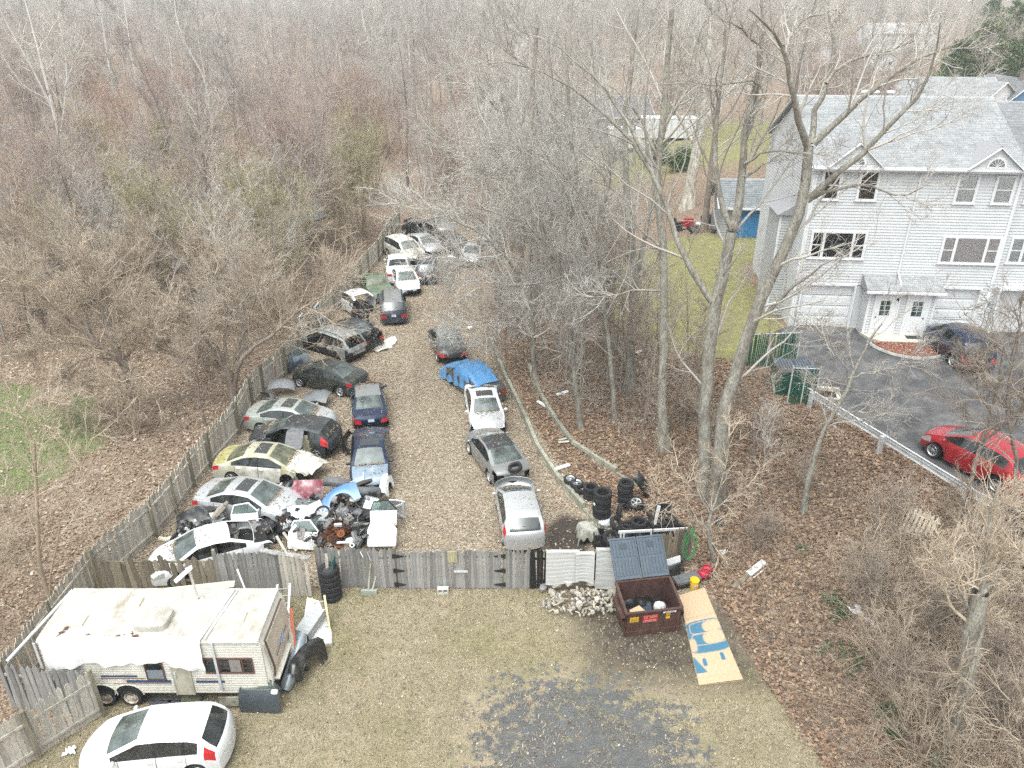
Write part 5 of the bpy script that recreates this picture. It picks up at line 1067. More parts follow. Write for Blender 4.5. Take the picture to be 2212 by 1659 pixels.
fold=(1-.25*np.exp(-((Vv-.30)/.004)**2))*(1-.12*np.exp(-((Vv-.70)/.003)**2))*(1-.12*np.exp(-((Vv-.93)/.003)**2))
C=(card[None,None]*(1-B_[...,None])+blue[None,None]*B_[...,None])*(nzv*fold)[...,None]
ii,jj=np.meshgrid(np.arange(NV-1),np.arange(NU-1),indexing='ij');q_=ii*NU+jj
Fc=np.stack([q_+NU,q_+NU+1,q_+1,q_],-1).reshape(-1,4)
link('sheet',npmesh('sheet',G.reshape(-1,3),Fc,card_mat(),True,col=C.reshape(-1,3)),cl)
mb=MB();e=[tuple(np.array(p)+np.array((0,0,.0)))for p in(Pq[0],Pq[1],Pq[2],Pq[3])]
for i in range(4):mb.bar((e[i][0],e[i][1],.026),(e[(i+1)%4][0],e[(i+1)%4][1],.026),.02,.014)
mb.build('edge',CARD,cl)
# caravan
CREAM=mat('caravan_cream',(0.62,0.60,0.53),.55,col2=(0.34,0.31,0.22),mixs=1.6,mixlo=.56,mixhi=.85,var=.08,vscale=12,stretch=(1,1,.45))
CROOF=mat('caravan_roof',(0.46,0.445,0.40),.6,col2=(0.27,0.23,0.175),mixs=1.5,mixlo=.50,mixhi=.74,var=.08,vscale=14,stretch=(1,.6,1))
PLY=mat('plywood',(0.56,0.49,0.40),.7,col2=(0.40,0.33,0.26),mixs=2,mixlo=.45,mixhi=.75)
CBROWN=mat('brown_frame',(0.12,0.065,0.05),.6);CBLUE=mat('stripe_blue',(0.045,0.075,0.16),.5);CTAN=mat('stripe_brown',(0.25,0.16,0.12),.6)
X0,X1,Y0,Y1,ZB,ZT=-13.65,-7.22,16.72,18.95,.55,2.62
K=thing('caravan','grimy cream travel trailer with blue side stripes and a stained white roof','caravan',(0,0,0))
def kb_(name,m,f,par=K,smooth=False):
 mb=MB();f(mb);return mb.build(name,m,par,smooth)
ep=[(X1-.10,ZB),(X1+.10,ZB+.25),(X1+.16,1.35),(X1+.02,2.35),(X1-.12,ZT)]
def shellk(mb):
 ys=[Y0+.02,Y1-.02];pr=[(X0,ZB)]+ep+[(X0+.1,ZT),(X0,ZT-.12)]
 n=len(pr);vs=[(x,ys[0],z)for x,z in pr]+[(x,ys[1],z)for x,z in pr]
 mb.add(vs,[tuple(range(n)),tuple(range(2*n-1,n-1,-1))]+[(i,i+n,(i+1)%n+n,(i+1)%n)for i in range(n)])
 z=ZB
 while z<ZT-.16:
  mb.add([(X0,Y0,z),(X1-.02,Y0,z),(X1-.02,Y0-.012,z+.012),(X0,Y0-.012,z+.012),(X1-.02,Y0-.012,z+.075),(X0,Y0-.012,z+.075),(X1-.02,Y0,z+.087),(X0,Y0,z+.087)],[(0,1,2,3),(3,2,4,5),(5,4,6,7)]);z+=.095
kb_('body',CREAM,shellk)
rf=kb_('roof',CROOF,lambda mb:mb.grid([[(x,y,ZT+.02+.05*(1-((y-(Y0+Y1)/2)/1.15)**2)-(.07 if y in(Y0-.03,Y1+.03)else 0)+.006*math.sin(x*5+y*3))for x in np.linspace(X0-.02,X1-.06,40)]for y in(Y0-.03,Y0+.03,*np.linspace(Y0+.25,Y1-.25,8),Y1-.03,Y1+.03)]),smooth=True)
kb_('edge_trim',mat('trim_alu',(.55,.54,.50),.5,metal=.3,var=.2),lambda mb:(mb.box((X0,Y0-.035,ZT-.09),(X1-.1,Y0-.016,ZT-.03)),mb.box((X0-.03,Y0,ZT-.1),(X0-.005,Y1,ZT-.02)),[mb.bar((ep[i][0]+.012,Y0-.0,ep[i][1]),(ep[i+1][0]+.012,Y0-.0,ep[i+1][1]),.05,.03,(0,1,0))for i in range(4)]))
def on(px,py,y=Y0):v=onplane(px,py,y);return v.x,v.z
def cc(x,y):return((x/2.1067)*.7373,(1500+y/2.1067)*.7373)
def side_rect(xa,ya,xb,yb):a=on(*cc(xa,ya));b=on(*cc(xb,yb));return a[0],b[0],b[1],a[1]
def cwin(name,r,blind=None,bars=()):
 x0,x1,z0,z1=r;f=kb_(name,CBROWN,lambda mb:(mb.box((x0-.04,Y0-.04,z0-.05),(x1+.04,Y0-.013,z0)),mb.box((x0-.04,Y0-.04,z1),(x1+.04,Y0-.013,z1+.04)),mb.box((x0-.04,Y0-.04,z0),(x0,Y0-.013,z1)),mb.box((x1,Y0-.04,z0),(x1+.04,Y0-.013,z1)),[mb.box((x0+(x1-x0)*b-.02,Y0-.04,z0),(x0+(x1-x0)*b+.02,Y0-.013,z1))for b in bars]))
 kb_('pane',GLASSD,lambda mb:mb.box((x0,Y0-.026,z0),(x1,Y0-.02,z1)),f);kb_('blind',DARKVOID,lambda mb:mb.box((x0,Y0-.018,z0),(x1,Y0-.0125,z1)),f);return f,x0,x1,z0,z1  # sheet behind the pane is near black to stand for the unlit interior
f,x0,x1,z0,z1=cwin('window',side_rect(1262,905,1565,985),bars=(.28,.8))
kb_('curtain_or_void',mat('old_curtain',(.24,.22,.20),.9,var=.2,vscale=9),lambda mb:mb.box((x0+.52*(x1-x0),Y0-.034,z0+.02),(x0+.76*(x1-x0),Y0-.028,z1-.02)),f)
kb_('louvre',CBROWN,lambda mb:[mb.box((x0+a*(x1-x0),Y0-.036,z0+q*(z1-z0)-.012),(x0+b*(x1-x0),Y0-.03,z0+q*(z1-z0)+.012))for a,b in((.28,.52),(.8,1))for q in(.33,.66)],f)
f,x0,x1,z0,z1=cwin('window',side_rect(885,905,1020,1025))
kb_('shade',mat('grey_blind',(.20,.23,.26),.6),lambda mb:mb.box((x0+.01,Y0-.034,z0+.01),(x1-.01,Y0-.028,z0+(z1-z0)*.45)),f)
dx0,dx1,dz0,dz1=side_rect(1068,990,1205,1125);dz0=ZB-.04;dz1=1.9
dr=kb_('door',mat('caravan_door',(.50,.47,.38),.6,col2=(.30,.27,.20),mixs=2.5,mixlo=.45,mixhi=.7,stretch=(1,1,.3)),lambda mb:(mb.box((dx0,Y0-.035,dz0),(dx1,Y0-.014,dz1)),mb.box((dx0-.04,Y0-.045,dz0),(dx0,Y0-.013,dz1)),mb.box((dx1,Y0-.045,dz0),(dx1+.04,Y0-.013,dz1))))
kb_('handle',GALV,lambda mb:(mb.box((dx0+.03,Y0-.06,1.2),(dx0+.09,Y0-.036,1.42)),mb.lathe([(0,0),(.04,0),(.03,.03),(0,.035)],8,T(dx0-.08,Y0-.014,1.55)@rotx(PI/2))),dr)
for m_,rects in((CBLUE,((622,1005,850,1018),(780,1035,1060,1052),(1210,1038,1390,1052),(1080,1038,1195,1050))),(CTAN,((622,1022,900,1030),(700,1055,1060,1060),(1210,1025,1340,1031),(172,850,275,856),(172,880,280,884)))):
 for r in rects:
  a,b,z0,z1=side_rect(*r);kb_('stripe',m_,lambda mb:mb.box((a,Y0-.0165,z0),(b,Y0-.0125,z1)))
for k,x in enumerate((-12.2,-11.42)):
 kb_('wheel_arch',DARKVOID,lambda mb:mb.prism([(x+.42*math.cos(a),.5+.40*math.sin(a))for a in np.linspace(0,PI,10)],-.02,-.0125,Matrix(((1,0,0,0),(0,0,1,Y0),(0,1,0,0),(0,0,0,1)))))
 e=link('wheel',None,K,(x,Y0+.07,.33));e.rotation_euler=(PI/2,0,0);link('tyre',TYRE_ME,e);link('rim',rim_mesh(m=mat('cream_rim',(.55,.52,.45),.6,col2=(.3,.22,.15),mixs=6),steel=True),e)
 kb_('arch_trim',CREAM,lambda mb:mb.tube([(x+.43*math.cos(a),Y0-.02,.5+.41*math.sin(a))for a in np.linspace(0,PI,10)],.018,5))
kb_('chassis',DARKIN,lambda mb:(mb.box((X0+.2,Y0+.25,.30),(X1-.3,Y1-.25,.56)),mb.bar((X1-.2,17.8,.4),(X1+.9,17.8,.4),.1,.1)))
FM=lambda y,z:(float(np.interp(z,[e[1]for e in ep],[e[0]for e in ep]))+.02,y,z)
pb=kb_('end_panel',PLY,lambda mb:mb.sheet([[FM(y,z)for z in(1.0,1.35,1.8,2.35)]for y in(17.0,17.6,18.2,18.7)][::-1],.02))
kb_('end_rail',CBROWN,lambda mb:(mb.tube([FM(16.95,z)for z in(.95,1.35,1.8,2.4)],.025,5),mb.tube([FM(18.72,z)for z in(.95,1.35,1.8,2.4)],.02,5),mb.tube([FM(y,2.4)for y in(16.95,18.72)],.02,5)))
for y0_,y1_,z_,m_,w_ in((17.2,18.2,1.62,CTAN,.03),(17.25,18.4,1.52,CBLUE,.035),(17.7,18.0,1.57,mat('stripe_mid',(.10,.22,.38),.5),.10)):
 kb_('stripe',m_,lambda mb:mb.bar((FM(y0_,z_)[0]+.022,y0_,z_),(FM(y1_,z_+.12)[0]+.022,y1_,z_+.12),w_,.012))
kb_('end_shelf',CREAM,lambda mb:mb.box((X1+.05,Y0+.15,.95),(X1+.30,Y1-.1,1.0)))
for cx_,cy_ in((480,660),(830,545),(1470,640)):
 p=gp(*cc(cx_,cy_),2.78);v=kb_('roof_vent',mat('vent_cream',(.66,.62,.48),.6),lambda mb:(mb.box((p.x-.2,p.y-.2,2.64),(p.x+.2,p.y+.2,2.74)),mb.add([(p.x-.2,p.y-.2,2.742),(p.x+.2,p.y-.2,2.742),(p.x+.2,p.y+.2,2.742),(p.x-.2,p.y+.2,2.742),(p.x-.15,p.y-.15,2.78),(p.x+.15,p.y-.15,2.78),(p.x+.15,p.y+.15,2.78),(p.x-.15,p.y+.15,2.78)],[(4,5,6,7),(0,1,5,4),(1,2,6,5),(2,3,7,6),(3,0,4,7)])))
def acm(mb):
 cx_,cy_=-10.55,17.45;rows=[]
 for z,s in((2.66,1.0),(2.80,1.0),(2.86,.95),(2.89,.82),(2.895,.0)):
  rows.append([(cx_+s*.50*math.copysign(abs(math.cos(a))**.4,math.cos(a)),cy_+s*.42*math.copysign(abs(math.sin(a))**.4,math.sin(a)),z)for a in np.linspace(0,2*PI,29)])
 mb.grid(rows)
kb_('air_conditioner',CROOF,acm,smooth=True)
kb_('roof_rail',GALV,lambda mb:(mb.bar((-8.93,Y0-.02,2.70),(-8.60,Y1-.15,2.70),.03,.03),mb.bar((-8.80,Y0-.02,2.70),(-8.50,Y1-.2,2.70),.025,.03)))
for px0 in(1318,232):
 a=on(*cc(px0,850));kb_('awning_arm',GALV,lambda mb:mb.box((a[0]-.035,Y0-.075,.75 if px0>500 else 1.6),(a[0]+.035,Y0-.048,ZT-.02)))
q=gp(*cc(1225,548),2.68)
kb_('mast',CREAM,lambda mb:(mb.tube([(q.x,q.y,2.6),(q.x-.05,q.y-.02,3.95)],.035,8),mb.lathe([(.2,0),(.16,.05),(.05,.1)],12,T(q.x,q.y,2.66))))
kb_('antenna',TRIMW,lambda mb:(mb.bar((q.x+.02,q.y-.02,3.98),(q.x-.38,q.y-.35,3.72),.17,.035),mb.bar((q.x+.05,q.y,3.99),(q.x-.12,q.y-.1,3.95),.07,.08)),K)
RUSTS=mat('rust_scab',(.13,.065,.045),.95,var=.4,vscale=20)
random.seed(11)
for cx_,cy_,n,sx_,sy_ in((640,760,26,.62,.06),(835,755,14,.14,.12),(370,745,16,.05,.40)):
 mb=MB()
 for k in range(n*3):
  p=gp(*cc(cx_,cy_),2.70);x=p.x+random.gauss(0,sx_*.5);y=p.y+random.gauss(0,sy_*.6)+(.25*(x-p.x)if sx_<.1 else-.10*math.cos((x-p.x)*4));s=random.uniform(.012,.045);a=random.uniform(0,6.28);zz=ZT+.02+.05*(1-((y-(Y0+Y1)/2)/1.15)**2)
  if sx_<.1:x=p.x+(y-p.y)*.42+random.gauss(0,.04)
  mb.add([(x+s*(1.6 if j%2 else.6)*math.cos(a+j*PI/2),y+s*math.sin(a+j*PI/2),zz+.004+random.uniform(0,.012))for j in range(4)],[(0,1,2,3)])
 o=mb.build('rust_flakes',RUSTS,K);o['kind']='stuff'
TARPW=mat('white_tarp',(0.80,0.80,0.79),.6,var=.05,vscale=5)
tb=[(94,1400),(99,1452),(135,1446),(196,1433),(262,1440),(300,1432),(350,1434),(390,1441),(416,1450),(428,1420),(437,1393)]
xs_=np.linspace(on(95,1410)[0],on(436,1400)[0],40);rows=[]
bx_=[on(*q_,Y0-.1)[0]for q_ in tb[1:9]];bz_=[on(*q_,Y0-.1)[1]for q_ in tb[1:9]]
for x in xs_:
 zb_=float(np.interp(x,bx_,bz_));w_=.05*math.sin(x*6)+.03*math.sin(x*13+1)
 rows.append([(x,Y0+.10+.04*math.sin(x*3),ZT+.07),(x,Y0+.04,ZT+.06),(x,Y0-.04,ZT+.04),(x,Y0-.09+w_*.3,ZT-.1)]+[(x+.02*math.sin(f*9),Y0-.10+w_*(.5+f)*.8,ZT-.1+(zb_-ZT+.1)*f)for f in(.3,.6,.85,1)])
mb=MB();mb.sheet(rows,.008);tag(mb.build('tarpaulin',TARPW,None,True,angle=70),'long white tarpaulin draped over the near roof edge of the caravan','tarpaulin')
# car part builders
def cz2(x,y):return cz(x,y,750,1350,4.424)
def car_door(label,px,z,rot,pm,s=1.0,glassy=True,group='loose car doors in the scrap heaps',frame=None,name='salvaged_door_shell',at_=None,seats=False,mirror=False,innr=False):
 p=at_ or gp(*px,z);t=thing(name,label,'car door',tuple(p),0,group,rot=rot);t.scale=(s,)*3
 lo=[(-.50,0),(.52,0),(.56,.30),(.54,.62),(-.54,.62),(-.56,.30)]
 rows=[[(x*(.95 if z_<.06 else 1),-.07*math.sin(PI*min(1,(z_+.06)/.74))-.01,z_)for x in np.linspace(-.55,.55,7)]for z_ in(0,.08,.25,.42,.55,.62)]
 mb=MB();mb.sheet(rows,.05);mb.bar((-.5,-.075,.22),(.5,-.075,.22),.012,.02);mb.build('panel',pm,t,True,angle=50)
 fr=[(-.54,.62),(-.40,1.0),(.20,1.06),(.54,.66)];mb=MB()
 for i in range(3):mb.bar((fr[i][0],-.01,fr[i][1]),(fr[i+1][0],.0,fr[i+1][1]),.045,.055,(0,1,0))
 mb.build('window_frame',frame or pm,t)
 if glassy:mb=MB();mb.prism([(-.51,.62),(.51,.66),(.19,1.04),(-.38,.98)],-.006,0,Matrix(((1,0,0,0),(0,0,1,-.012),(0,1,0,0),(0,0,0,1))));mb.build('pane',GLASS,t)
 mb=MB();mb.box((-.46,-.115,.50),(-.28,-.075,.54));mb.build('handle',pm,t)
 mb=MB();mb.box((-.45,.0,.08),(.45,.05,.56));mb.build('inner_trim',BLACKPL,t)
 if mirror:mb=MB();mb.lathe([(0,-.1),(.06,-.07),(.075,0),(.06,.08),(0,.1)],10,T(.45,-.18,.70)@roty(PI/2));mb.build('mirror',mirror if not isinstance(mirror,bool)else pm,t,True)
 return t
def hood(label,px,z,rot,pm,w=1.4,l=1.1,group='loose bonnets and boot lids',name='car_hood',cat='bonnet',bend=.1,torn=False,under=None):
 p=gp(*px,z);t=thing(name,label,cat,tuple(p),0,group,rot=rot)
 rows=[[(x*w/2*(1-.14*v),(v-.5)*l,.10*(1-x*x)+bend*math.sin(v*3)+(.03*math.sin(x*7+v*5)if torn else 0)-.05*abs(x)**3)for x in np.linspace(-1,1,9)]for v in np.linspace(0,1,8)]
 mb=MB();mb.sheet(rows,.03);mb.build('skin',pm,t,True,angle=50)
 mb=MB();[mb.bar((x,-l*.42,-.0),(-x*.3,l*.42,bend*.3),.09,.035)for x in(-w*.35,w*.35)];mb.bar((-w*.4,-l*.4,.02),(w*.4,-l*.4,.02),.09,.03);mb.build('bracing',under or pm,t)
 return t
def bumper(label,px,z,rot,pm,w=1.7,h=.42,d=.45,group='loose bumper covers',grille=True):
 p=gp(*px,z);t=thing('bumper_cover',label,'bumper',tuple(p),0,group,rot=rot)
 rows=[]
 for v,(dy,zz)in enumerate(((0.05,0),(-.02,.04),(-.06,.16),(-.05,.28),(0,.36),(.10,h))):
  rows.append([(w/2*math.sin(a)*(1-.02*v),d*(1-math.cos(a))**.8*1.0+dy,zz)for a in np.linspace(-1.45,1.45,15)])
 mb=MB();mb.sheet(rows,.012);mb.build('skin',pm,t,True,angle=50)
 if grille:
  mb=MB();mb.box((-.42,-.055,.05),(.42,-.02,.14));[mb.lathe([(0,0),(.07,0),(.07,.02),(0,.02)],10,T(s*.62,.10,.10)@rotz(s*.5)@rotx(PI/2))for s in(-1,1)];mb.build('grille',BLACKPL,t)
 return t
def fender(label,px,z,rot,pm,group='loose wings in the scrap heaps',s=1.0):
 p=gp(*px,z);t=thing('car_fender',label,'wing',tuple(p),0,group,rot=rot);t.scale=(s,)*3
 top=[(-.62,.30),(-.5,.52),(-.1,.68),(.35,.72),(.66,.66)];cx_=.02
 n=18;us=np.linspace(-.62,.66,n);rows=[]
 for u in us:
  zt_=np.interp(u,[p_[0]for p_ in top],[p_[1]for p_ in top]);dd=abs(u-cx_);zb_=math.sqrt(max(0,.40**2-dd*dd))*1.05+.02 if dd<.40 else.02+(.10 if u<-.5 else 0)
  rows.append([(u,-.10*math.sin(PI*.5*min(1,(1.2-f)))*(1 if f<.99 else.3)+(.14 if f>.99 else 0),zb_+(zt_-zb_)*f)for f in(0,.25,.5,.75,.93,1.0)])
 mb=MB();mb.sheet(rows,.012);mb.build('skin',pm,t,True,angle=50)
 mb=MB();mb.tube([(cx_+.40*math.cos(a),-.10,.02+.42*math.sin(a))for a in np.linspace(0,PI,14)],.014,5);mb.build('arch_lip',pm,t);return t
RUST=mat('rust_orange',(0.24,0.085,0.030),.9,col2=(0.11,0.045,0.025),mixs=9,mixlo=.4,mixhi=.65,objrand=.3,var=.2,vscale=20)
RUSTB=mat('rust_brown',(0.105,0.048,0.030),.9,col2=(0.06,0.035,0.03),mixs=9,objrand=.3)
IRON=mat('worn_iron',(0.30,0.28,0.26),.5,metal=.5,var=.3,vscale=14)
def rotor_mesh(m):
 mb=MB();mb.lathe([(.075,.012),(.15,.012),(.15,-.012),(.0751,-.012)],22,closed=True);mb.lathe([(.036,.045),(.07,.045),(.078,.012),(.078,-.012),(.07,.03),(.036,.03)],18,closed=True);mb.lathe([(.149,.006),(.1495,-.006)],22);me=mb.mesh('brake_rotor',m,True,30);return me
ROT=[rotor_mesh(RUST),rotor_mesh(RUSTB),rotor_mesh(RUST),rotor_mesh(IRON)]
random.seed(5)
def rotor(px,z,tilt,k):
 p=gp(*px,z);o=link('brake_rotor',ROT[k],None,(p.x,p.y,z));o.rotation_euler=tilt;s=random.uniform(.9,1.1);o.scale=(s,s,s*1.4)
 tag(o,'rusty brake disc in the heap of rusty discs by the fence' if k!=3 else 'dull grey brake disc among the rusty discs','brake disc','heap of brake discs')
for(bx2,by2,n,z0_)in((960,985,8,.08),(1085,1000,9,.08),(1195,905,7,.25),(1010,920,7,.3),(1000,1060,5,.06),(1070,830,6,.30),(940,1100,3,.05),(1060,1095,3,.05),(1110,780,5,.42),(1235,690,4,.55)):
 for k in range(n):
  x=bx2+random.uniform(-38,38);z=z0_+k*.048
  base=gp(*cz2(x,by2),z0_);o=link('brake_rotor',ROT[random.choice([0,0,0,1,1,2])],None,(base.x,base.y+random.uniform(-.05,.05),z));o.rotation_euler=(random.gauss(0,.22),random.gauss(0,.22),random.uniform(0,6));s=random.uniform(1.1,1.3);o.scale=(s,s,s*1.4)
  tag(o,'rusty brake disc in the heap of rusty discs by the fence','brake disc','heap of brake discs')
rotor(cz2(935,1110),.12,(.9,.2,0),3);rotor(cz2(1100,945),.45,(.5,.1,0),0);rotor(cz2(1190,715),.75,(.4,.2,0),3);rotor(cz2(1240,655),.8,(.3,-.3,0),3)
WPART=mat('white_part',(.78,.79,.80),.4,coat=.3,col2=(.45,.44,.40),mixs=4,mixlo=.6,mixhi=.85)
BLUEP=paint('panel_blue',(.045,.17,.42),(.10,.12,.16),.25,rough=.35);MAROON=paint('panel_maroon',(.20,.035,.055),(.42,.36,.36),.35,rough=.5,scale=5)
GREYP=mat('grey_plastic',(.13,.135,.14),.6,var=.2,vscale=6);SLATE=paint('panel_slate',(.05,.06,.07),(.1,.1,.1),.2,rough=.4)
car_door('white car door with pale green glass laid over the right side of the parts heap',cz2(1630,1110),.25,(math.radians(-48),.04,.08),WPART,1.0)
car_door('white door with a black window frame standing behind the green glazed door',cz2(1660,830),.35,(-.35,0,.05),WPART,.95,frame=BLACKPL)
car_door('white van door with a vent stamp leaning on the black bumpers',cz2(610,1140),.1,(math.radians(-30),0,-.08),WPART,1.05,glassy=True)
car_door('white car door with clear glass propped behind the bright white sedan',cz(1500,1080,450,1350,5.53),.25,(-.3,0,.15),WPART,.95)
hood('white tailgate on edge along the lane side of the parts heap',cz2(1790,640),.55,(.2,1.25,1.75),WPART,1.3,.9,'loose bonnets and boot lids','tailgate','tailgate')
hood('maroon bonnet with torn lining propped behind the heap',cz2(670,400),.75,(.95,0,.05),MAROON,1.35,.95,torn=True,under=GREYP)
hood('creased chalky white bonnet sprawled at the nose of the cream sedan',(672,1003),.62,(.15,.12,1.2),CHALK,1.3,1.0,torn=True)
fender('bright blue car wing lying across the top of the parts heap',cz2(1120,600),.95,(-.95,-.25,.35),BLUEP,s=1.25)
fender('black wing beside the silver bumper at the end of the caravan',(668,1455),.12,(-.25,.3,1.15),BLACKP,s=1.25)
bumper('black bumper cover arched behind the white van door',cz2(620,860),.45,(-.9,0,.1),BLACKP,1.7)
bumper('dark bumper cover beneath the grey tray',cz2(640,640),.65,(-.7,0,-.1),GREYP,1.6)
bumper('slate bumper cover draped on the left of the heap',cz2(480,750),.5,(-.5,.2,.5),SLATE,1.5)
bumper('grey bumper cover rim lying behind the maroon bonnet',cz2(1000,330),.7,(-.8,0,-.2),GREYP,1.3)
bumper('crumpled black bumper cover below the clear glazed door',cz(1850,1150,450,1350,5.53),.2,(-.6,.3,.4),BLACKP,1.3)
def stood(label,A,B,w_,m,up,bend=.12):
 d=B-A;u=d.normalized();s=u.cross(Vector(up)).normalized();n_=s.cross(u);rows=[]
 for f in np.linspace(0,1,12):
  c=A+d*f+n_*bend*math.sin(PI*f);e=1-.35*abs(2*f-1)**6;rows.append([tuple(c+s*w_*e*q+n_*(.10-.16*abs(q*2)**2.2))for q in np.linspace(-.5,.5,8)])
 t=thing('bumper_cover',label,'bumper',(0,0,0),0,'loose bumper covers');mb=MB();mb.sheet(rows,.012);mb.build('skin',m,t,True,angle=60)
 mb=MB();[mb.lathe([(0,0),(.07,0),(.08,.02),(0,.03)],10,T(*(A+d*f+n_*.06)))for f in(.16,.8)];mb.build('lamp_recess',BLACKPL,t)
stood('long silver grey bumper cover stood on end between caravan and black wing',gp(617,1492,.12),gp(655,1368,.95),.42,paint('bumper_grey',(.25,.29,.32),metal=.3),(.6,-.5,.6))
stood('dark plastic bumper cover jammed between caravan and silver bumper',gp(598,1462,.2),gp(640,1362,1.0),.5,GREYP,(.6,-.5,.6))
bumper('silver bumper cover perched on the nose of the silver hatchback',(1108,1046),.62,(.1,0,-1.45+PI*.5+PI),SILVER,1.7,.42,.5)
car_door('slate car door with pale green glass leaning on the caravan corner',(565,1535),.02,(math.radians(-14),0,-.04),paint('door_slate',(.075,.09,.105),metal=.3),1.12,mirror=WPART)
car_door('pale grey door with window up against the left fence',(652,790),.1,(-.25,.1,.9),FADEB,1.0,frame=FADEB)
car_door('dark blue door beneath the pale grey door at the fence',(640,800),.05,(-.5,.1,.8),NAVYG,.95)
bumper('dark grey bumper cover lying by the fence before the silver lids',(592,862),.3,(-.3,0,2.2),GREYP,1.6)
hood('grey boot lid striped with white lying by the red jacks',(608,832),.55,(.2,.1,.2),paint('lid_grey',(.28,.29,.30),metal=.3),1.4,.8)
hood('crumpled grey bonnet lying behind the green silver sedan',(685,858),.45,(.15,-.1,-.2),paint('hood_grey',(.22,.23,.24),metal=.3),1.4,1.0,torn=True)
bumper('black bumper bar twisted at the nose of the green silver sedan',(735,935),.25,(-.3,.4,1.7),BLACKP,1.5)
bumper('black hanging bumper behind the graphite hatchback',(745,965),.12,(.3,.3,-1.4),BLACKP,1.5)
pc,hc_,_=place((545,940),(735,958))
t=thing('cargo_liner','black ribbed cargo liner laid over the roof edge of the graphite hatchback','liner',tuple(gp(632,974,.95)),0,rot=(math.radians(28),0,.05));t.scale=(.85,.85,.85)
mb=MB();mb.prism([(.46*math.copysign(abs(math.cos(a))**.35,math.cos(a)),.68+.66*math.copysign(abs(math.sin(a))**.35,math.sin(a)))for a in np.linspace(0,2*PI,28)[:-1]],0,.03);mb.build('tray',GREYP,t)
mb=MB();[mb.box((-.40+k*.075,1.2,.031),(-.36+k*.075,1.28,.05))for k in range(11)];[mb.box((-.38,.1+k*.2,.031),(.38,.11+k*.2,.04))for k in range(5)];mb.build('rib',GREYP,t)
mb=MB();mb.box((-.3,-.05,-.4),(.3,.05,.4));tag(mb.build('foam_panel',mat('cream_foam',(.60,.58,.40),.9),None,False,gp(660,960,.75)+Vector((.1,.1,0)),-.15),'pale yellow foam panel beside the cargo liner','panel')
BTARP=mat('blue_tarp',(0.085,0.24,0.46),.45,var=.12,vscale=4,bump=.5,bscale=9,coat=.2)
pT,hT,_=place((990,796),(1060,853));Sd=TYPES['sedan'];rows=[]
for u in np.linspace(.62,4.75,44):
 row=[];top=float(np.interp(u,[p_[0]for p_ in Sd['top']],[p_[1]for p_ in Sd['top']]))if u<4.55 else.55
 for v in np.linspace(-1.25,1.25,37):
  a=abs(v);y=min(a,.62)*1.0+max(0,min(a-.62,.22))*.9+max(0,a-.84)*.32;z=top+.05-.06*a if a<.62 else top+.01-(a-.62)*1.2
  if a>=.84:z=top-.255-(a-.84)*(1.75+.25*math.sin(u*5+v));y+=.06*math.sin(u*9+v*2)*(a-.84)*3
  g=.90+.1*abs(math.sin(u*2.2))if v>0 else.65
  z=max(z,.28+.16*math.sin(u*3.1+1)if v<0 else.12+.12*math.sin(u*2.3));row.append((u-2.275+.03*math.sin(v*9),math.copysign(y,v),z+.02*math.sin(u*8+v*6)*math.cos(v*5-u*3)))
 rows.append(row)
mb=MB();mb.sheet(rows[::-1],.006);tag(mb.build('tarpaulin',BTARP,None,True,(pT.x,pT.y,pT.z+.01),hT,angle=60),'crumpled blue tarpaulin wrapped over the sedan in the right row','tarpaulin')
def cloth(label,px,w_,l_,m,rz=0,h=.12,z=0.0,name='sheet',cat='sheet',seed=0,hump=None):
 p=gt(*px);rg=random.Random(seed);ph=[rg.uniform(0,6)for _ in range(6)];rows=[]
 for v in np.linspace(-1,1,18):
  row=[]
  for u in np.linspace(-1,1,18):
   k=1+.25*math.sin(3*u+ph[0])*math.sin(2.3*v+ph[1]);hh=h*abs(math.sin(4*u+2*v+ph[2])*math.cos(3.4*v-u+ph[3]))+.03*math.sin(11*u+ph[4])*math.sin(9*v+ph[5])*h*4+.03
   if hump:hh+=hump*math.exp(-((u+.3)**2+v**2)*3)
   row.append((u*w_*k*.5,v*l_*k*.5,hh))
  rows.append(row)
 mb=MB();mb.sheet(rows[::-1],.006);return tag(mb.build(name,m,None,True,(p.x,p.y,p.z+z),rz,angle=70),label,cat)
cloth('crumpled off white sheet on the ground behind the black wrecked sedan',(815,748),2.1,1.5,mat('offwhite_cloth',(.62,.60,.54),.9),.3,.14,seed=3)
cloth('white plastic sheet lying beside the far estate cars',(965,556),1.6,.7,TARPW,.1,.1,seed=4)
cloth('white plastic scrap on the leaves beyond the yellow bucket',(1563,1195),.28,.2,TARPW,.5,.1,seed=5)
cloth('torn white plastic bag lying in the leaves far right of the cardboard',(1868,1335),.32,.95,mat('thin_plastic',(.66,.67,.70),.35),.5,.12,seed=6)
cloth('white paper scrap on the ground by the tilted fence corner',(152,1625),.3,.25,TARPW,.2,.1,seed=7)
random.seed(21)
SCRAPM=[BLACKPL,BLACKPL,BLACKPL,GREYP,BAREMETAL,WPART,RUSTB,SLATE,IRON]
def lump(label,name,cat,p,m,s,seed,flat=1.0,group=None):
 rg=random.Random(seed);mb=MB();n,k=9,6
 rows=[[(s*(.5+.5*math.sin(PI*i/(k-1))*rg.uniform(.6,1.1))*math.cos(2*PI*j/n)*(1 if 0<i<k-1 else.15),s*(.5+.5*math.sin(PI*i/(k-1))*rg.uniform(.6,1.1))*math.sin(2*PI*j/n)*(1 if 0<i<k-1 else.15),s*flat*(i/(k-1)*1.3))for j in range(n)]for i in range(k)]
 for r in rows:r.append(r[0])
 mb.grid(rows);return tag(mb.build(name,m,None,False,p,rg.uniform(0,6)),label,cat,group)
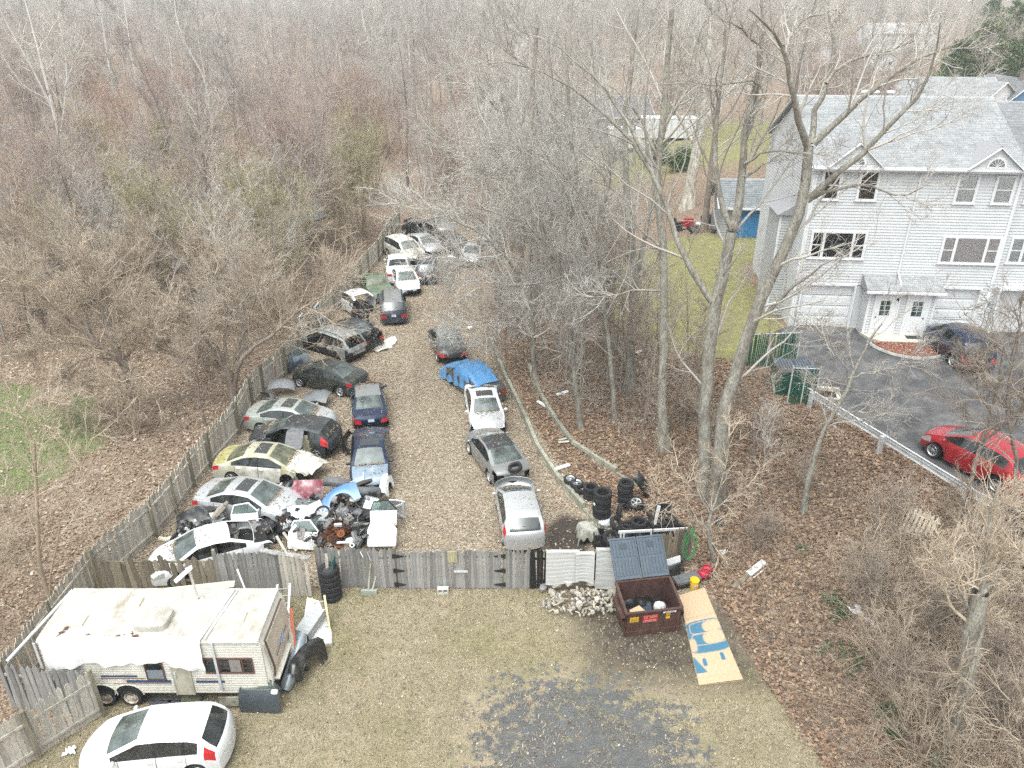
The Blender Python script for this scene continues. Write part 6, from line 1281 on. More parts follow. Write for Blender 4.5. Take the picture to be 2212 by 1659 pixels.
def engine(label,px,z,rz,s=1.0,m=None):
 p=gp(*px,z);t=thing('engine',label,'engine part',tuple(p),rz,'engine parts on the heaps',rot=(random.uniform(-.3,.3),random.uniform(-.3,.3),rz));t.scale=(s,)*3
 mb=MB();mb.box((-.28,-.2,0),(.28,.2,.32));mb.box((-.24,-.16,.32),(.24,-.02,.42));mb.box((-.24,.02,.32),(.24,.16,.42));mb.build('block',m or BAREMETAL,t)
 mb=MB();[mb.tube([(-.2+k*.13,.2,.3),(-.2+k*.13,.34,.24),(-.2+k*.13,.36,.05)],.03,6)for k in range(4)];mb.build('manifold',RUSTB,t)
 mb=MB();[mb.lathe([(0,0),(r,0),(r,.03),(0,.04)],12,T(-.3,y,z_)@roty(-PI/2))for r,y,z_ in((.1,0,.12),(.06,.12,.27),(.05,-.13,.28))];mb.build('pulley',IRON,t);return t
engine('grey engine block in the tangled black heap at the left fence',cz(700,950,450,1350,5.53),.35,.4,m=BLACKPL);engine('bare metal engine block beside the white wheel trim',cz(960,1120,450,1350,5.53),.1,1.0)
engine('rusty engine block low in the black heap',cz(620,1120,450,1350,5.53),.1,2.0,m=RUSTB);engine('bare gearbox at the nose of the navy blue sedan',(770,1052),.1,.5);engine('greasy engine block by the rusty discs',cz2(1330,830),.35,.8,.8,BLACKPL)
def box_part(label,px,z,sx,sy,sz,m,rot=(0,0,0),name='scrap_panel',cat='scrap',ribs=0,group=None):
 p=gp(*px,z);t=thing(name,label,cat,tuple(p),0,group,rot=rot);mb=MB();mb.box((-sx/2,-sy/2,0),(sx/2,sy/2,sz));mb.build('casing',m,t)
 mb=MB()
 if ribs:[mb.box((-sx/2+.03+k*sx/ribs,-sy/2+.02,sz+.001),(-sx/2+.03+(k+.6)*sx/ribs,sy/2-.02,sz+.02))for k in range(ribs)]
 else:mb.box((-sx*.4,-sy*.4,sz+.001),(sx*.4,sy*.4,sz+.012))
 mb.build('cover',m,t);return t
box_part('pale grey tray tilted on top of the left part of the heap',cz2(760,610),1.0,.62,.42,.05,mat('tray_grey',(.48,.49,.49),.6),(.5,-.2,.5))
box_part('second grey tray sliding below the first',cz2(870,720),.8,.5,.4,.05,mat('tray_grey2',(.36,.37,.37),.6),(.6,.3,.4));box_part('flat grey cover under the alloy wheel on the heap',cz2(910,830),.55,.45,.35,.04,GREYP,(.7,.2,.2))
box_part('white ribbed lamp grid lying on the right side of the heap',cz2(1500,590),.85,.62,.35,.06,WPART,(.35,.1,-.2),ribs=5);box_part('black square bracket plate above the rusty discs',cz2(1330,860),.55,.5,.42,.05,BLACKPL,(.9,.1,.2))
box_part('dark green metal scrap under the blue wing',cz2(1150,640),.72,.35,.3,.03,mat('green_scrap',(.08,.22,.14),.6),(.7,.3,.3));box_part('small grey box on the rusty discs',cz2(1065,845),.62,.3,.12,.1,GALV,(.1,0,.1))
p=gp(*cz2(870,680),.85);tyre('silver alloy rim without tyre lying on the parts heap',p.x,p.y,.85,(.6,.2,0),.31,RIMS[5],'loose alloy wheels by the timber wall','alloy_wheel')
p=gp(*cz(880,1210,450,1350,5.53),.35);t=thing('wheel_trim','white plastic wheel trim on the black heap at the left fence','wheel trim',(p.x,p.y,.35),0,rot=(.7,.2,.3));o=link('rim',rim_mesh(m=WPART,r=.2),t)
for lb,px,z,s,m in(('white plastic headlamp shell inside the arch of the blue wing',cz2(1280,520),.85,.24,mat('yellowed',(.62,.60,.52),.5)),('white headlamp shell among the rusty discs',cz2(1220,1060),.2,.2,WPART),('black lump of hose and plastic right of the discs',cz2(1330,1030),.1,.25,BLACKPL),('grey crumpled headlamp behind the white van door',cz2(1320,690),.75,.22,GREYP),('black plastic lump behind the green glazed door',cz2(1460,720),.5,.35,BLACKPL),('dark lump between the heap and the navy blue sedan',cz2(1480,430),.6,.3,BLACKPL),('orange brown housing by the long grey plank',cz(1780,1320,450,1350,5.53),.12,.18,RUST),('black crate half full beside the brown housing',cz(1960,1280,450,1350,5.53),.1,.26,BLACKPL),('black liner hump in the middle of the heap',cz2(130,900),.25,.45,BLACKPL)):
 p=gp(*px,z);lump(lb,'plastic_part','scrap',tuple(p),m,s,hash(lb)%97+3 if False else len(lb),.7)
def scrapfield(label,polypx,z,n,hgt):
 mb=MB();mats_=[BLACKPL,GREYP,BAREMETAL,RUSTB,WPART,IRON]
 xs_=[q[0]for q in polypx];ys_=[q[1]for q in polypx];k=0
 while k<n:
  px,py=random.uniform(min(xs_),max(xs_)),random.uniform(min(ys_),max(ys_))
  if not inpoly(np.array([px]),np.array([py]),polypx)[0]:continue
  k+=1;zz=random.uniform(.02,hgt);p=gp(px,py,zz);mb.cur=random.choices(range(6),(7,4,2.5,.7,.5,1))[0];R_=Euler((random.uniform(-1.5,1.5),random.uniform(-1,1),random.uniform(0,6))).to_matrix().to_4x4();M=T(p.x,p.y,zz)@R_;ty=random.random()
  if ty<.35:L_=random.uniform(.15,.6);mb.tube([(-L_/2,0,0),(-L_/6,random.uniform(-.08,.08),.04),(L_/5,random.uniform(-.1,.1),0),(L_/2,random.uniform(-.1,.1),-.04)],random.uniform(.008,.022),5,True,M)
  elif ty<.7:a,b,c=random.uniform(.06,.25),random.uniform(.04,.16),random.uniform(.02,.08);mb.box((-a,-b,-c),(a,b,c),M);mb.box((-a*.5,-b*.5,c),(a*.4,b*.3,c*1.8),M)
  elif ty<.9:mb.lathe([(.02,0),(.07,0),(.08,.03),(.03,.07)],9,M)
  else:w_=random.uniform(.15,.35);mb.sheet([[(u*w_,v*w_*.6,.06*math.sin(u*4+v*3))for u in np.linspace(-1,1,5)]for v in np.linspace(-1,1,4)],.01,M)
 tag(mb.build('scrap',mats_),label,kind='stuff')
scrapfield('tangle of hoses brackets and broken plastic in the black heap at the left fence',[cz(*q,450,1350,5.53)for q in((430,1180),(470,960),(700,780),(1000,900),(1250,1000),(1250,1130),(960,1200),(700,1330),(320,1350))],0,330,.7)
scrapfield('tangle of small car parts filling the big heap beside the gate',[cz2(*q)for q in((320,900),(300,700),(520,520),(860,430),(1250,330),(1560,400),(1440,640),(1420,1000),(1380,1110),(1250,1120),(1280,950),(1100,730),(880,850),(850,1050),(780,1100))],0,430,.9)
scrapfield('strewn trim and litter between the silver sedan and maroon bonnet',[cz2(*q)for q in((260,330),(480,270),(520,480),(300,500))],0,40,.5)
scrapfield('parts and litter piled on the black wrecked sedan',[(755,700),(800,690),(812,722),(770,735)],0,60,1.2)
scrapfield('engine parts spilling from the white half cabin',[(755,650),(790,655),(800,690),(762,690)],0,55,.9)
scrapfield('odd metal and hose behind the fence by the black crate',[cz(*q)for q in((430,900),(700,880),(720,1050),(440,1050))],0,30,.4)
mb=MB();mb.tube([(0,0,.06),(.3,-.18,.08),(.62,-.12,.1),(.82,.12,.12),(.86,.3,.16)],[.09,.10,.11,.10,.07],10);p=gp(*cz(100,1260,450,1350,5.53),.05);tag(mb.build('curved_trim',mat('cream_plastic',(.60,.57,.47),.6),None,True,(p.x,p.y,0),.2),'curved cream plastic trim on the leaves beside the black heap','trim')
hood('black tailgate with red edge laid over the heap at the left fence',cz(640,950,450,1350,5.53),.55,(.35,-.15,.5),BLACKP,1.3,.9,torn=True)
for k,(lb,a,b,w_,m)in enumerate((('long grey plank lying on top of the grey picket panel',(560,1188),(668,1206),.2,WOOD_GREY),('pale board leaning in the heap by the white van door',(612,1150),(640,1190),.1,WOOD_PALE),('second board leaning by the brown housing',(597,1158),(618,1195),.1,WOOD_PALE))):
 z0_=1.75 if k==0 else.5;A=gp(a[0],a[1],z0_);B=gp(b[0],b[1],z0_ if k==0 else.15);mb=MB();mb.bar(A,B,w_,.04);tag(mb.build('plank',m),lb,'plank')
for k,px in enumerate(((598,812),(607,815))):
 p=gp(*px,0);t=thing('axle_stand',('left','right')[k]+' one of two red steel stands by the fence','stand',tuple(p),.2*k);mb=MB();mb.add([(-.16,-.14,0),(.16,-.14,0),(.16,.14,0),(-.16,.14,0),(-.05,-.05,.55),(.05,-.05,.55),(.05,.05,.55),(-.05,.05,.55)],[(0,1,5,4),(1,2,6,5),(2,3,7,6),(3,0,4,7),(4,5,6,7)]);mb.build('frame',mat('red_steel',(.25,.04,.03),.6),t);mb=MB();mb.box((-.03,-.03,.55),(.03,.03,.7));mb.box((-.07,-.04,.7),(.07,.04,.73));mb.build('saddle',IRON,t)
for k,(a,b,wd_)in enumerate((((664,735),(678,737),.8),((682,728),(692,728),.8),((700,720),(716,716),.9))):
 f=gp(*a,0);t=thing('old_window',('leftmost','middle','tallest')[k]+' of three white sash windows leaning on the picket fence','window',(f.x-.05,f.y,0),0,'sash windows leaning on the fence',rot=(math.radians(-12),0,math.radians(118-30*0)-PI*.17))
 w_,h_=wd_,1.55+.25*(k==2);mb=MB();[mb.box(*q)for q in(((0,-.025,0),(.07,.025,h_)),((w_-.07,-.025,0),(w_,.025,h_)),((.07,-.025,0),(w_-.07,.025,.08)),((.07,-.025,h_-.07),(w_-.07,.025,h_)),((.07,-.024,h_/2-.03),(w_-.07,.024,h_/2+.03)),((w_/2-.012,-.02,.08),(w_/2+.012,.02,h_-.07)))];mb.box((.07,-.02,h_*.25),(w_-.07,.02,h_*.25+.02));mb.box((.07,-.02,h_*.75),(w_-.07,.02,h_*.75+.02));mb.build('frame',TRIMW,t)
 mb=MB();mb.box((.07,-.004,.08),(w_-.07,.004,h_-.07));mb.build('pane',GLASS,t)
 # beside the dumpster
p=gp(1268,1165,0);t=thing('storage_bin','black plastic tub under a grey weathered cloth near the tyre stacks','bin',(p.x,p.y,0),.1);mb=MB();mb.add([(-.22,-.22,0),(.22,-.22,0),(.22,.22,0),(-.22,.22,0),(-.3,-.3,.6),(.3,-.3,.6),(.3,.3,.6),(-.3,.3,.6)],[(0,1,5,4),(1,2,6,5),(2,3,7,6),(3,0,4,7),(4,5,6,7)]);mb.build('tub',BLACKPL,t);mb=MB();mb.lathe([(.30,.56),(.33,.58),(.33,.62),(.30,.63)],4,rotz(PI/4));mb.build('rim',BLACKPL,t)
rows=[[(u*.42+.03*math.sin(v*8),v*.40,.66+.03*math.sin(u*5+v*3)-(max(0,abs(u)-.75)+max(0,abs(v)-.75))*1.5*(1+.3*math.sin(u*9+v*7)))for u in np.linspace(-1,1,15)]for v in np.linspace(-1,1,15)]
mb=MB();mb.sheet(rows[::-1],.01);tag(mb.build('cover_cloth',mat('grey_cloth',(.36,.36,.32),.9,col2=(.22,.22,.18),mixs=4),None,True,(p.x,p.y,0),.1,angle=70),'weathered grey cloth draped over the black plastic tub','cloth')
p=gp(1293,1178,0);t=thing('black_crate','black open box behind the torn ribbed sheet','crate',(p.x,p.y,0),.1);mb=MB();[mb.box(*q)for q in(((-.22,-.22,0),(.22,-.19,.6)),((-.22,.19,0),(.22,.22,.6)),((-.22,-.19,0),(-.19,.19,.6)),((.19,-.19,0),(.22,.19,.6)),((-.19,-.19,0),(.19,.19,.03)))];mb.build('sides',BLACKPL,t);mb=MB();mb.box((-.24,-.24,.6),(.24,-.18,.64));mb.box((-.24,.18,.6),(.24,.24,.64));mb.build('rim',BLACKPL,t)
PBAG=mat('clear_bag',(.58,.63,.64),.3,var=.2,vscale=8,coat=.3)
for lb,q,s,sd in(('clear plastic bag wrapped round a tyre by the grey cloth',(545,740),.34,3),('second clear plastic bag bunched behind the first',(650,690),.30,8)):
 p=gp(*cz(*q),.45);lump(lb,'plastic_bag','bag',(p.x,p.y,.12),PBAG,s,sd,.75,'clear plastic bags by the tyres')
bumper('bent black bumper cover leaning on the slope behind the tall tyre stack',cz(1040,420),.75,(.2,1.0,.75),BLACKP,1.7)
mb=MB();a,b=onplane(*cz(720,925),23.3),onplane(*cz(1690,875),23.9);mb.bar(a,b,.06,.09);[mb.bar(a.lerp(b,f),a.lerp(b,f)-Vector((0,.02,.75)),.07,.05)for f in(.03,.07,.43)];tag(mb.build('white_rail',TRIMW),'white painted rail standing behind the dumpster lids','rail')
mb=MB();a,b=onplane(*cz(1155,960),23.5),onplane(*cz(1212,440),23.7);mb.tube([Vector((a.x,a.y,.05)),a,b],.018,6);tag(mb.build('black_pole',BLACKPL),'thin black pole sticking up through the tyre stacks','pole')
mb=MB();a=onplane(*cz(1215,700),24.6);mb.box((-.065,-.015,-.45),(.065,.015,.42),roty(.12));tag(mb.build('white_board',TRIMW,None,False,(a.x,a.y,max(a.z,.55))),'upright white board behind the thin black pole','board')
HOSEG=mat('green_hose',(.02,.32,.10),.4);HOSED=mat('dark_hose',(.10,.085,.07),.6)
def hose(label,cx_,m,n,seed,r=.014):
 rg=random.Random(seed);base=Vector((6.45+cx_,23.2,0));pts=[]
 for k in range(n*14):
  a=2*PI*k/14;A_=.17+.06*math.sin(k*.37+seed);H_=.62+.12*math.sin(k*.21+seed*2);pts.append(base+Vector((A_*math.sin(a)+.05*math.sin(k*.3),-.10+.03*math.cos(a)-.012*(k/14),1.05+H_*math.cos(a))))
 mb=MB();mb.tube(pts,r,5);tag(mb.build('hose',m,None,True),label,'hose')
hose('bright green garden hose looped over the end of the brown picket panel',.1,HOSEG,4,1);hose('dull brown hose coiled beside the green hose',-.12,HOSED,4,3,.016)
mb=MB();p=gp(1517,1148,1.6);
for k,(a,b,z)in enumerate(((0,0,1.72),(.15,-.05,1.8),(.3,.1,1.5),(.22,.2,1.0))):pass
mb=MB();a=gp(1395,1252,0);mb.box((0,-.02,0),(1.75,.02,.42),rotx(-.2));tag(mb.build('white_sheeting',TRIMW,None,False,(4.62,22.05,.35),.42),'long white panel leaning low against the mossy brown panel','panel')
bumper('black bumper cover with a white edge in front of the white panel',(1445,1245),.25,(-.3,0,.25),BLACKP,1.5,.35,.35);
p=gp(1482,1262,0);t=thing('tool_box','long black plastic tool box behind the yellow bucket','tool box',(p.x,p.y,0),.32);mb=MB();mb.box((-.48,-.20,0),(.48,.20,.22));mb.build('case',BLACKPL,t);mb=MB();mb.box((-.49,-.21,.225),(.49,.21,.32));mb.box((-.3,-.12,.32),(.3,.12,.345));mb.build('lid',GREYP,t);mb=MB();mb.tube([(-.12,-.215,.2),(-.12,-.25,.22),(.12,-.25,.22),(.12,-.215,.2)],.012,5);mb.build('handle',BLACKPL,t)
p=gp(1498,1270,0);t=thing('bucket','bright yellow bucket with a worn label at the top of the cardboard','bucket',(p.x,p.y,0),0,rot=(0,.03,0));mb=MB();mb.lathe([(0,0),(.145,0),(.165,.36),(.175,.36),(.175,.385),(.165,.40),(.0,.405)],22);mb.build('body',mat('yellow_plastic',(.72,.44,.015),.4),t,True,angle=30);mb=MB();mb.sheet([[(.158*math.sin(a),-.158*math.cos(a),z)for z in(.10,.27)]for a in np.linspace(-.5,.5,6)],.004);mb.build('label',mat('worn_label',(.55,.47,.33),.7,col2=(.2,.18,.15),mixs=14),t);mb=MB();mb.tube([(.17*math.cos(a),.17*math.sin(a)*.3-.14,.34-.10*abs(math.sin(a)))for a in np.linspace(PI,2*PI,10)],.005,4);mb.build('handle',GALV,t)
REDC=mat('red_can',(.42,.025,.055),.4)
for lb,px,rz,rot in(('red fuel can lying on its side nearer the tool box',(1512,1240),.5,(1.2,.2,.6)),('red fuel can standing behind the fallen red can',(1528,1232),-.3,(.15,0,-.4))):
 p=gp(*px,.12);t=thing('fuel_can',lb,'fuel can',(p.x,p.y,.16 if rot[0]>1 else 0.02),0,'red fuel cans by the fence',rot=rot);rows=[[(.19*s_*math.copysign(abs(math.cos(a))**.5,math.cos(a)),.13*s_*math.copysign(abs(math.sin(a))**.5,math.sin(a)),z)for a in np.linspace(0,2*PI,21)]for z,s_ in((0,.0),(0,.9),(.03,1),(.24,1),(.31,.8),(.33,.3),(.33,0))];mb=MB();mb.grid(rows);mb.build('body',REDC,t,True,angle=50);mb=MB();mb.tube([(-.12,0,.30),(-.10,0,.40),(.08,0,.40),(.11,0,.30)],.02,6);mb.build('handle',REDC,t,True);mb=MB();mb.tube([(.13,0,.28),(.19,0,.36),(.24,0,.37)],.02,6);mb.build('spout',BLACKPL,t,True)
p=gp(1551,1143,.15);lump('navy rubbish bag on the bank behind the tree root','rubbish_bag','bag',(p.x,p.y,zgf(p.x,p.y)),mat('navy_bag',(.02,.03,.055),.4),.2,4,1.0)
p0=gt(1583,1272);p1=gt(1648,1218);t=thing('plank','broken brown plank with a white painted end on the leaves right of the bucket','plank',tuple(p0+Vector((0,0,.06))),math.atan2(p1 .y-p0 .y,p1 .x-p0 .x));L_=(p1-p0).length;dz=(p1 .z-p0 .z)/L_;mb=MB();mb.bar((0,0,0),(L_*.55,0,dz*L_*.55),.2,.04);mb.build('wood',WOOD_OLD,t);mb=MB();mb.bar((L_*.5,.02,dz*L_*.5+.01),(L_,0,dz*L_+.01),.26,.05);mb.bar((L_*.5,-.22,dz*L_*.5),(L_*.95,-.22,dz*L_*.95-.02),.04,.05);mb.build('painted_end',mat('flaking_white',(.66,.68,.68),.7,col2=(.3,.3,.28),mixs=5),t)
p=gp(957,1280,0);t=thing('cinder_block','hollow grey cinder block standing at the foot of the gate','block',(p.x,p.y,0),.03);mb=MB();mb.box((-.2,-.1,0),(.2,.1,.06));[mb.box((x,-.1,.06),(x+.045,.1,.2))for x in(-.2,-.022,.155)];mb.box((-.2,.06,.06),(.2,.1,.2));mb.box((-.2,-.1,.2),(.2,.1,.215));mb.build('web',mat('pale_block',(.52,.52,.46),.9,bump=.3),t);mb=MB();[mb.box((x,-.1,.215),(x+.03,.1,.225))for x in(-.2,.17)];mb.build('edge',mat('pale_block',(.5,.5,.44)),t)
p=gp(798,1282,0);t=thing('metal_bracket','pale green metal post bracket with two leaning stakes left of the gate','bracket',(p.x,p.y,0),0);mb=MB();mb.box((-.28,-.05,0),(.28,.05,.16));mb.build('base',mat('pale_green',(.33,.38,.34),.6),t);mb=MB();mb.bar((-.02,.0,.16),(.10,.22,1.15),.05,.04);mb.bar((.12,0,.16),(.26,.2,.62),.05,.03);mb.build('stake',WOOD_PALE,t)
random.seed(9);STM=[mat('stone_tan',(.34,.31,.26),.9,var=.2,vscale=6,objrand=.25),mat('stone_grey',(.30,.29,.27),.9,var=.2,vscale=6,objrand=.3),mat('stone_pale',(.42,.40,.36),.9,var=.15,objrand=.2)]
def stone(s,seed):
 rg=random.Random(seed);bm=bmesh.new();bmesh.ops.create_icosphere(bm,subdivisions=1,radius=1.0);sx_,sy_,sz_=rg.uniform(.7,1.2),rg.uniform(.6,1),rg.uniform(.45,.75)
 for v in bm.verts:k=rg.uniform(.8,1.15);v.co=Vector((v.co.x*sx_*k,v.co.y*sy_*k,v.co.z*sz_*k))
 me=bpy.data.meshes.new('stone');bm.to_mesh(me);bm.free();me.materials.append(STM[seed%3]);return me
STO=[stone(1,k)for k in range(9)]
def put_stone(px,z,s,lb,grp='heap of stones and split logs by the fence'):
 p=gp(*px,z);o=link('stone',random.choice(STO),None,(p.x,p.y,z));o.scale=(s,)*3;o.rotation_euler=(random.uniform(-.4,.4),random.uniform(-.4,.4),random.uniform(0,6));tag(o,lb,'stone',grp)
def cz6(x,y):return((1550+x/2.2114)*.7373,(1300+y/2.2114)*.7373)
for q,z,s,lb in(((90,935),.16,.24,'large pale boulder at the left end of the stone heap'),((180,905),.30,.26,'broad grey slab beside the pale boulder'),((255,890),.40,.24,'dark flat slab at the top of the stone heap'),((150,960),.1,.18,'grey brown rock below the grey slab'),((545,960),.2,.24,'pale rock against the left side of the dumpster'),((540,1000),.12,.17,'lower rock against the dumpster side'),((400,900),.42,.2,'tan rock near the sagging sheet'),((320,1015),.07,.16,'dark round rock low in the stone heap'),((385,855),.45,.2,'long grey stone under the torn sheet')):
 put_stone(cz6(*q),z,s,lb)
logm=[]
for k in range(3):
 mb=MB();mb.tube([(-.16,0,0),(.16,.01,.01)],[.05,.042],6);logm.append(mb.mesh('split_log',mat(('log_tan','log_pale','log_brown')[k],((.38,.32,.24),(.44,.39,.31),(.27,.23,.18))[k],.9,var=.2,vscale=20,objrand=.2)))
n=0
while n<210:
 u,v=random.uniform(-1,1),random.uniform(-1,1)
 if u*u+v*v>1:continue
 n+=1;x=2.45+u*1.4;y=21.0+v*.62;hgt=.50*(1-u*u)*(1-.6*v*v)+.03
 if n%5<2:o=link('split_log',random.choice(logm),None,(x,y,random.uniform(.3,1)*hgt+.03));o.rotation_euler=(random.uniform(-.4,.4),random.uniform(-.5,.5),random.uniform(0,6));s=random.uniform(.42,.85);o.scale=(s,s,s);tag(o,'small split log in the heap of stones and logs by the fence','log','split logs on the stone heap')
 else:o=link('stone',random.choice(STO),None,(x,y,random.uniform(.4,1)*hgt+.03));s=random.uniform(.05,.14);o.scale=(s,s,s);o.rotation_euler=(random.uniform(0,6),)*3;tag(o,'small broken stone in the heap of stones and logs by the fence','stone','small stones on the stone heap')
 # round the caravan
ALU=mat('aluminium',(.62,.63,.63),.4,metal=.6)
def ladder(label,a,b,w_,n,m=ALU,rail2=None):
 t=thing('ladder',label,'ladder',tuple(a));d=b-a;u=d.normalized();s=u.cross(Vector((0,0,1))).normalized()
 if abs(s.x)<.5 and abs(s.y)<.5:s=Vector((1,0,0))
 for q in(-1,1):mb=MB();mb.bar(s*q*w_/2,d+s*q*w_/2,.07,.03);mb.build('rail',rail2 or m,t)
 for k in range(n):f=(k+.7)/(n+.4);mb=MB();mb.bar(d*f-s*w_/2,d*f+s*w_/2,.035,.035);mb.build('rung',m,t)
 return t
ladder('aluminium ladder lying behind the caravan roof',Vector((-7.55,19.15,.6)),Vector((-7.85,20.9,1.1)),.42,6)
ladder('step ladder with yellow rails behind the grey metal cabinet',Vector((-6.3,19.6,.1)),Vector((-6.6,20.5,.9)),.42,4,ALU,mat('yellow_rail',(.62,.55,.30),.5))
mb=MB();mb.bar((-7.0,18.9,1.85),(-6.75,17.9,.35),.1,.06);tag(mb.build('orange_strut',mat('orange_paint',(.42,.12,.06),.6)),'orange painted beam leaning on the caravan end','beam')
mb=MB();mb.bar((-7.02,18.75,1.6),(-6.8,17.7,.25),.12,.04);tag(mb.build('plank',WOOD_PALE),'pale plank leaning under the orange beam','plank')
CAB=mat('cabinet_grey',(.40,.41,.415),.5,var=.08)
a=gp(672,1336,.75);t=thing('cabinet','grey metal cabinet tipped over on the white sheet beside the caravan','cabinet',(a.x,a.y,.42),0,rot=(.12,-.25,math.radians(66)));mb=MB();mb.box((-.5,-.24,0),(.5,.24,.42));mb.build('casing',CAB,t);mb=MB();[mb.box((-.42+k*.16,-.2,.421),(-.33+k*.16,.2,.428))for k in range(6)];mb.build('ridge',CAB,t);mb=MB();mb.box((-.52,-.23,.02),(-.501,.23,.40));mb.build('end_plate',GREYP,t);mb=MB();mb.box((-.526,-.15,.22),(-.521,.02,.34));mb.box((-.526,.06,.1),(-.521,.14,.2));mb.build('label',WPART,t)
rows=[]
wl_=[(664,1290,.75),(690,1300,.62),(700,1330,.4),(716,1362,.04),(718,1390,.03),(690,1392,.05),(668,1400,.12),(655,1350,.5)]
ctr=gp(680,1352,.42);pts_=[gp(x,y,z)for x,y,z in wl_];pts_.append(pts_[0]);rows=[[tuple(ctr.lerp(p_,f)+Vector((0,0,.05*math.sin(f*6+i))))for f in(0.02,.3,.6,.85,1)]for i,p_ in enumerate(pts_)]
mb=MB();mb.sheet(rows[::-1],.008);tag(mb.build('tarpaulin',TARPW,None,True,angle=75),'bright white sheet spread from the grey cabinet to the grass','sheet')
lump('black plastic bundle between silver bumper and black wing','plastic_part','scrap',tuple(gp(640,1425,.15)),BLACKPL,.3,14,1.2)
random.seed(61)
for k,(u,v,z)in enumerate(((.1,.9,.12),(.35,.8,.12),(.6,.9,.14),(.85,.75,.12),(.2,.5,.12),(.5,.55,.15),(.75,.45,.13),(.3,.25,.35),(.55,.25,.42),(.9,.3,.12),(.65,.7,.36),(.4,.65,.38))):
 q=cz(700+850*u,600+380*v);p=gp(*q,z);tyre('loose tyre dropped in the jumble between the standing stacks',p.x,p.y,z,(random.gauss(0,.35),random.gauss(0,.35),random.uniform(0,6)),.32)
lump('dark plastic bundle on the black wing','plastic_part','scrap',tuple(gp(622,1462,.1)),BLACKPL,.3,19,.9)
SHINGB=mat('old_shingle',(.085,.085,.09),.9,var=.3,objrand=.2)
random.seed(31)
for k in range(11):
 p=gp(365+(k%6)*12-30+random.uniform(-6,6),1510+(k//6)*10+random.uniform(-2,2),.05);mb=MB();mb.box((-.26,-.09,0),(.26,.09,.02));mb.box((-.2,-.05,.02),(.1,.05,.03));o=mb.build('roof_tile',SHINGB,None,False,(p.x,p.y,.02+.02*(k%3)),random.uniform(-.3,.3));tag(o,'dark loose roofing strip on the ground under the caravan door','roofing strip','loose roofing strips under the caravan')
mb=MB();mb.box((-.3,-.2,0),(.3,.2,.10));mb.box((-.28,-.18,.10),(.28,.18,.13));p=gp(418,1508,0);tag(mb.build('step_block',woodmat('mossy_step',(.2,.2,.13),(.13,.13,.08)),None,False,(p.x,p.y,0)),'mossy wooden step under the caravan door','step')
mb=MB();mb.bar((-8.75,16.6,.32),(-7.3,16.62,.34),.03,.36);tag(mb.build('skirt_panel',mat('skirt',(.36,.35,.29),.8,col2=(.18,.17,.13),mixs=3)),'grey skirt panel fallen along the foot of the caravan','panel')
rows=[[(-12.2+u*2.6,20.9+v*.35,.45+.35*u+.28*math.sin(v*2.5))for v in np.linspace(-1,1,6)]for u in np.linspace(0,1,8)];mb=MB();mb.sheet(rows,.02);tag(mb.build('fibreglass_panel',mat('cream_fibre',(.60,.57,.46),.6),None,True),'long cream fibreglass panel lying between caravan and broken fence','panel')
mb=MB();mb.bar((-9.9,20.6,.9),(-9.35,20.5,1.1),.14,.35);mb.bar((-9.9,20.6,1.1),(-9.3,20.4,.8),.1,.1);tag(mb.build('brown_frame',RUSTB),'rust brown frame behind the caravan roof','frame')
mb=MB();mb.bar((-8.9,20.4,.7),(-9.35,20.9,1.75),.05,.05);tag(mb.build('pole',TRIMW),'short white pole leaning on the grey picket panel','pole')
mb=MB();mb.box((-.25,-.2,0),(.25,.2,.9));mb.box((-.26,-.21,.9),(.26,.21,.95));tag(mb.build('white_box',WPART,None,False,(-8.35,20.6,0)),'small white box between caravan and grey panel','box')
mb=MB();mb.bar((-6.42,21.2,.02),(-6.5,21.72,1.75),.10,.03);tag(mb.build('plank',WOOD_PALE),'single pale plank standing in the fence gap left of the wheel stack','plank')
mb=MB();mb.box((-.02,-.2,0),(.02,.2,1.6),rotx(-.1));tag(mb.build('green_board',mat('teal_board',(.03,.12,.11),.6),None,False,(-6.25,21.45,.02)),'dark teal board standing in the fence gap','board')
mb=MB();mb.tube([(0,0,.03),(.5,.0,.02),(1.5,.1,.03),(2.6,.2,.02)],.05,7);tag(mb.build('drain_pipe',GALV,None,True,tuple(Vector((-15.35,15.9,1.6))),1.15),'grey pipe lying along the top of the corner fence','pipe')if False else None
mb=MB();mb.bar((-14.75,16.75,1.80),(-13.72,18.9,2.58),.09,.05);tag(mb.build('grey_pole',GALV),'long grey pole leaning from the corner fence to the caravan roof','pole')
mb=MB();[mb.tube([(x,FY+.02,1.66),(x+.1,FY-.12,1.55-.1*k),(x+.2,FY-.14,1.2),(x+.12,FY-.13,.95)],.022,6)for k,x in enumerate((-5.35,-5.1))];tag(mb.build('exhaust_pipe',CHROME,None,True),'bent chrome pipe hung over the old grey panel','pipe')
mb=MB();mb.bar((-6.2,FY+.3,1.85),(-5.8,FY+.2,1.95),.09,.03);mb.lathe([(.05,0),(.09,0),(.09,.03),(.05,.03)],12,T(-5.65,FY+.2,1.82)@rotx(1.2));tag(mb.build('white_bracket',WPART),'white bracket and ring resting on top of the old grey panel','bracket')
p=gp(1113,1010,1.1);tyre('worn tyre resting on the boot of the grey coupe',p.x,p.y,1.10,(.12,-.25,0),.31,None,None)
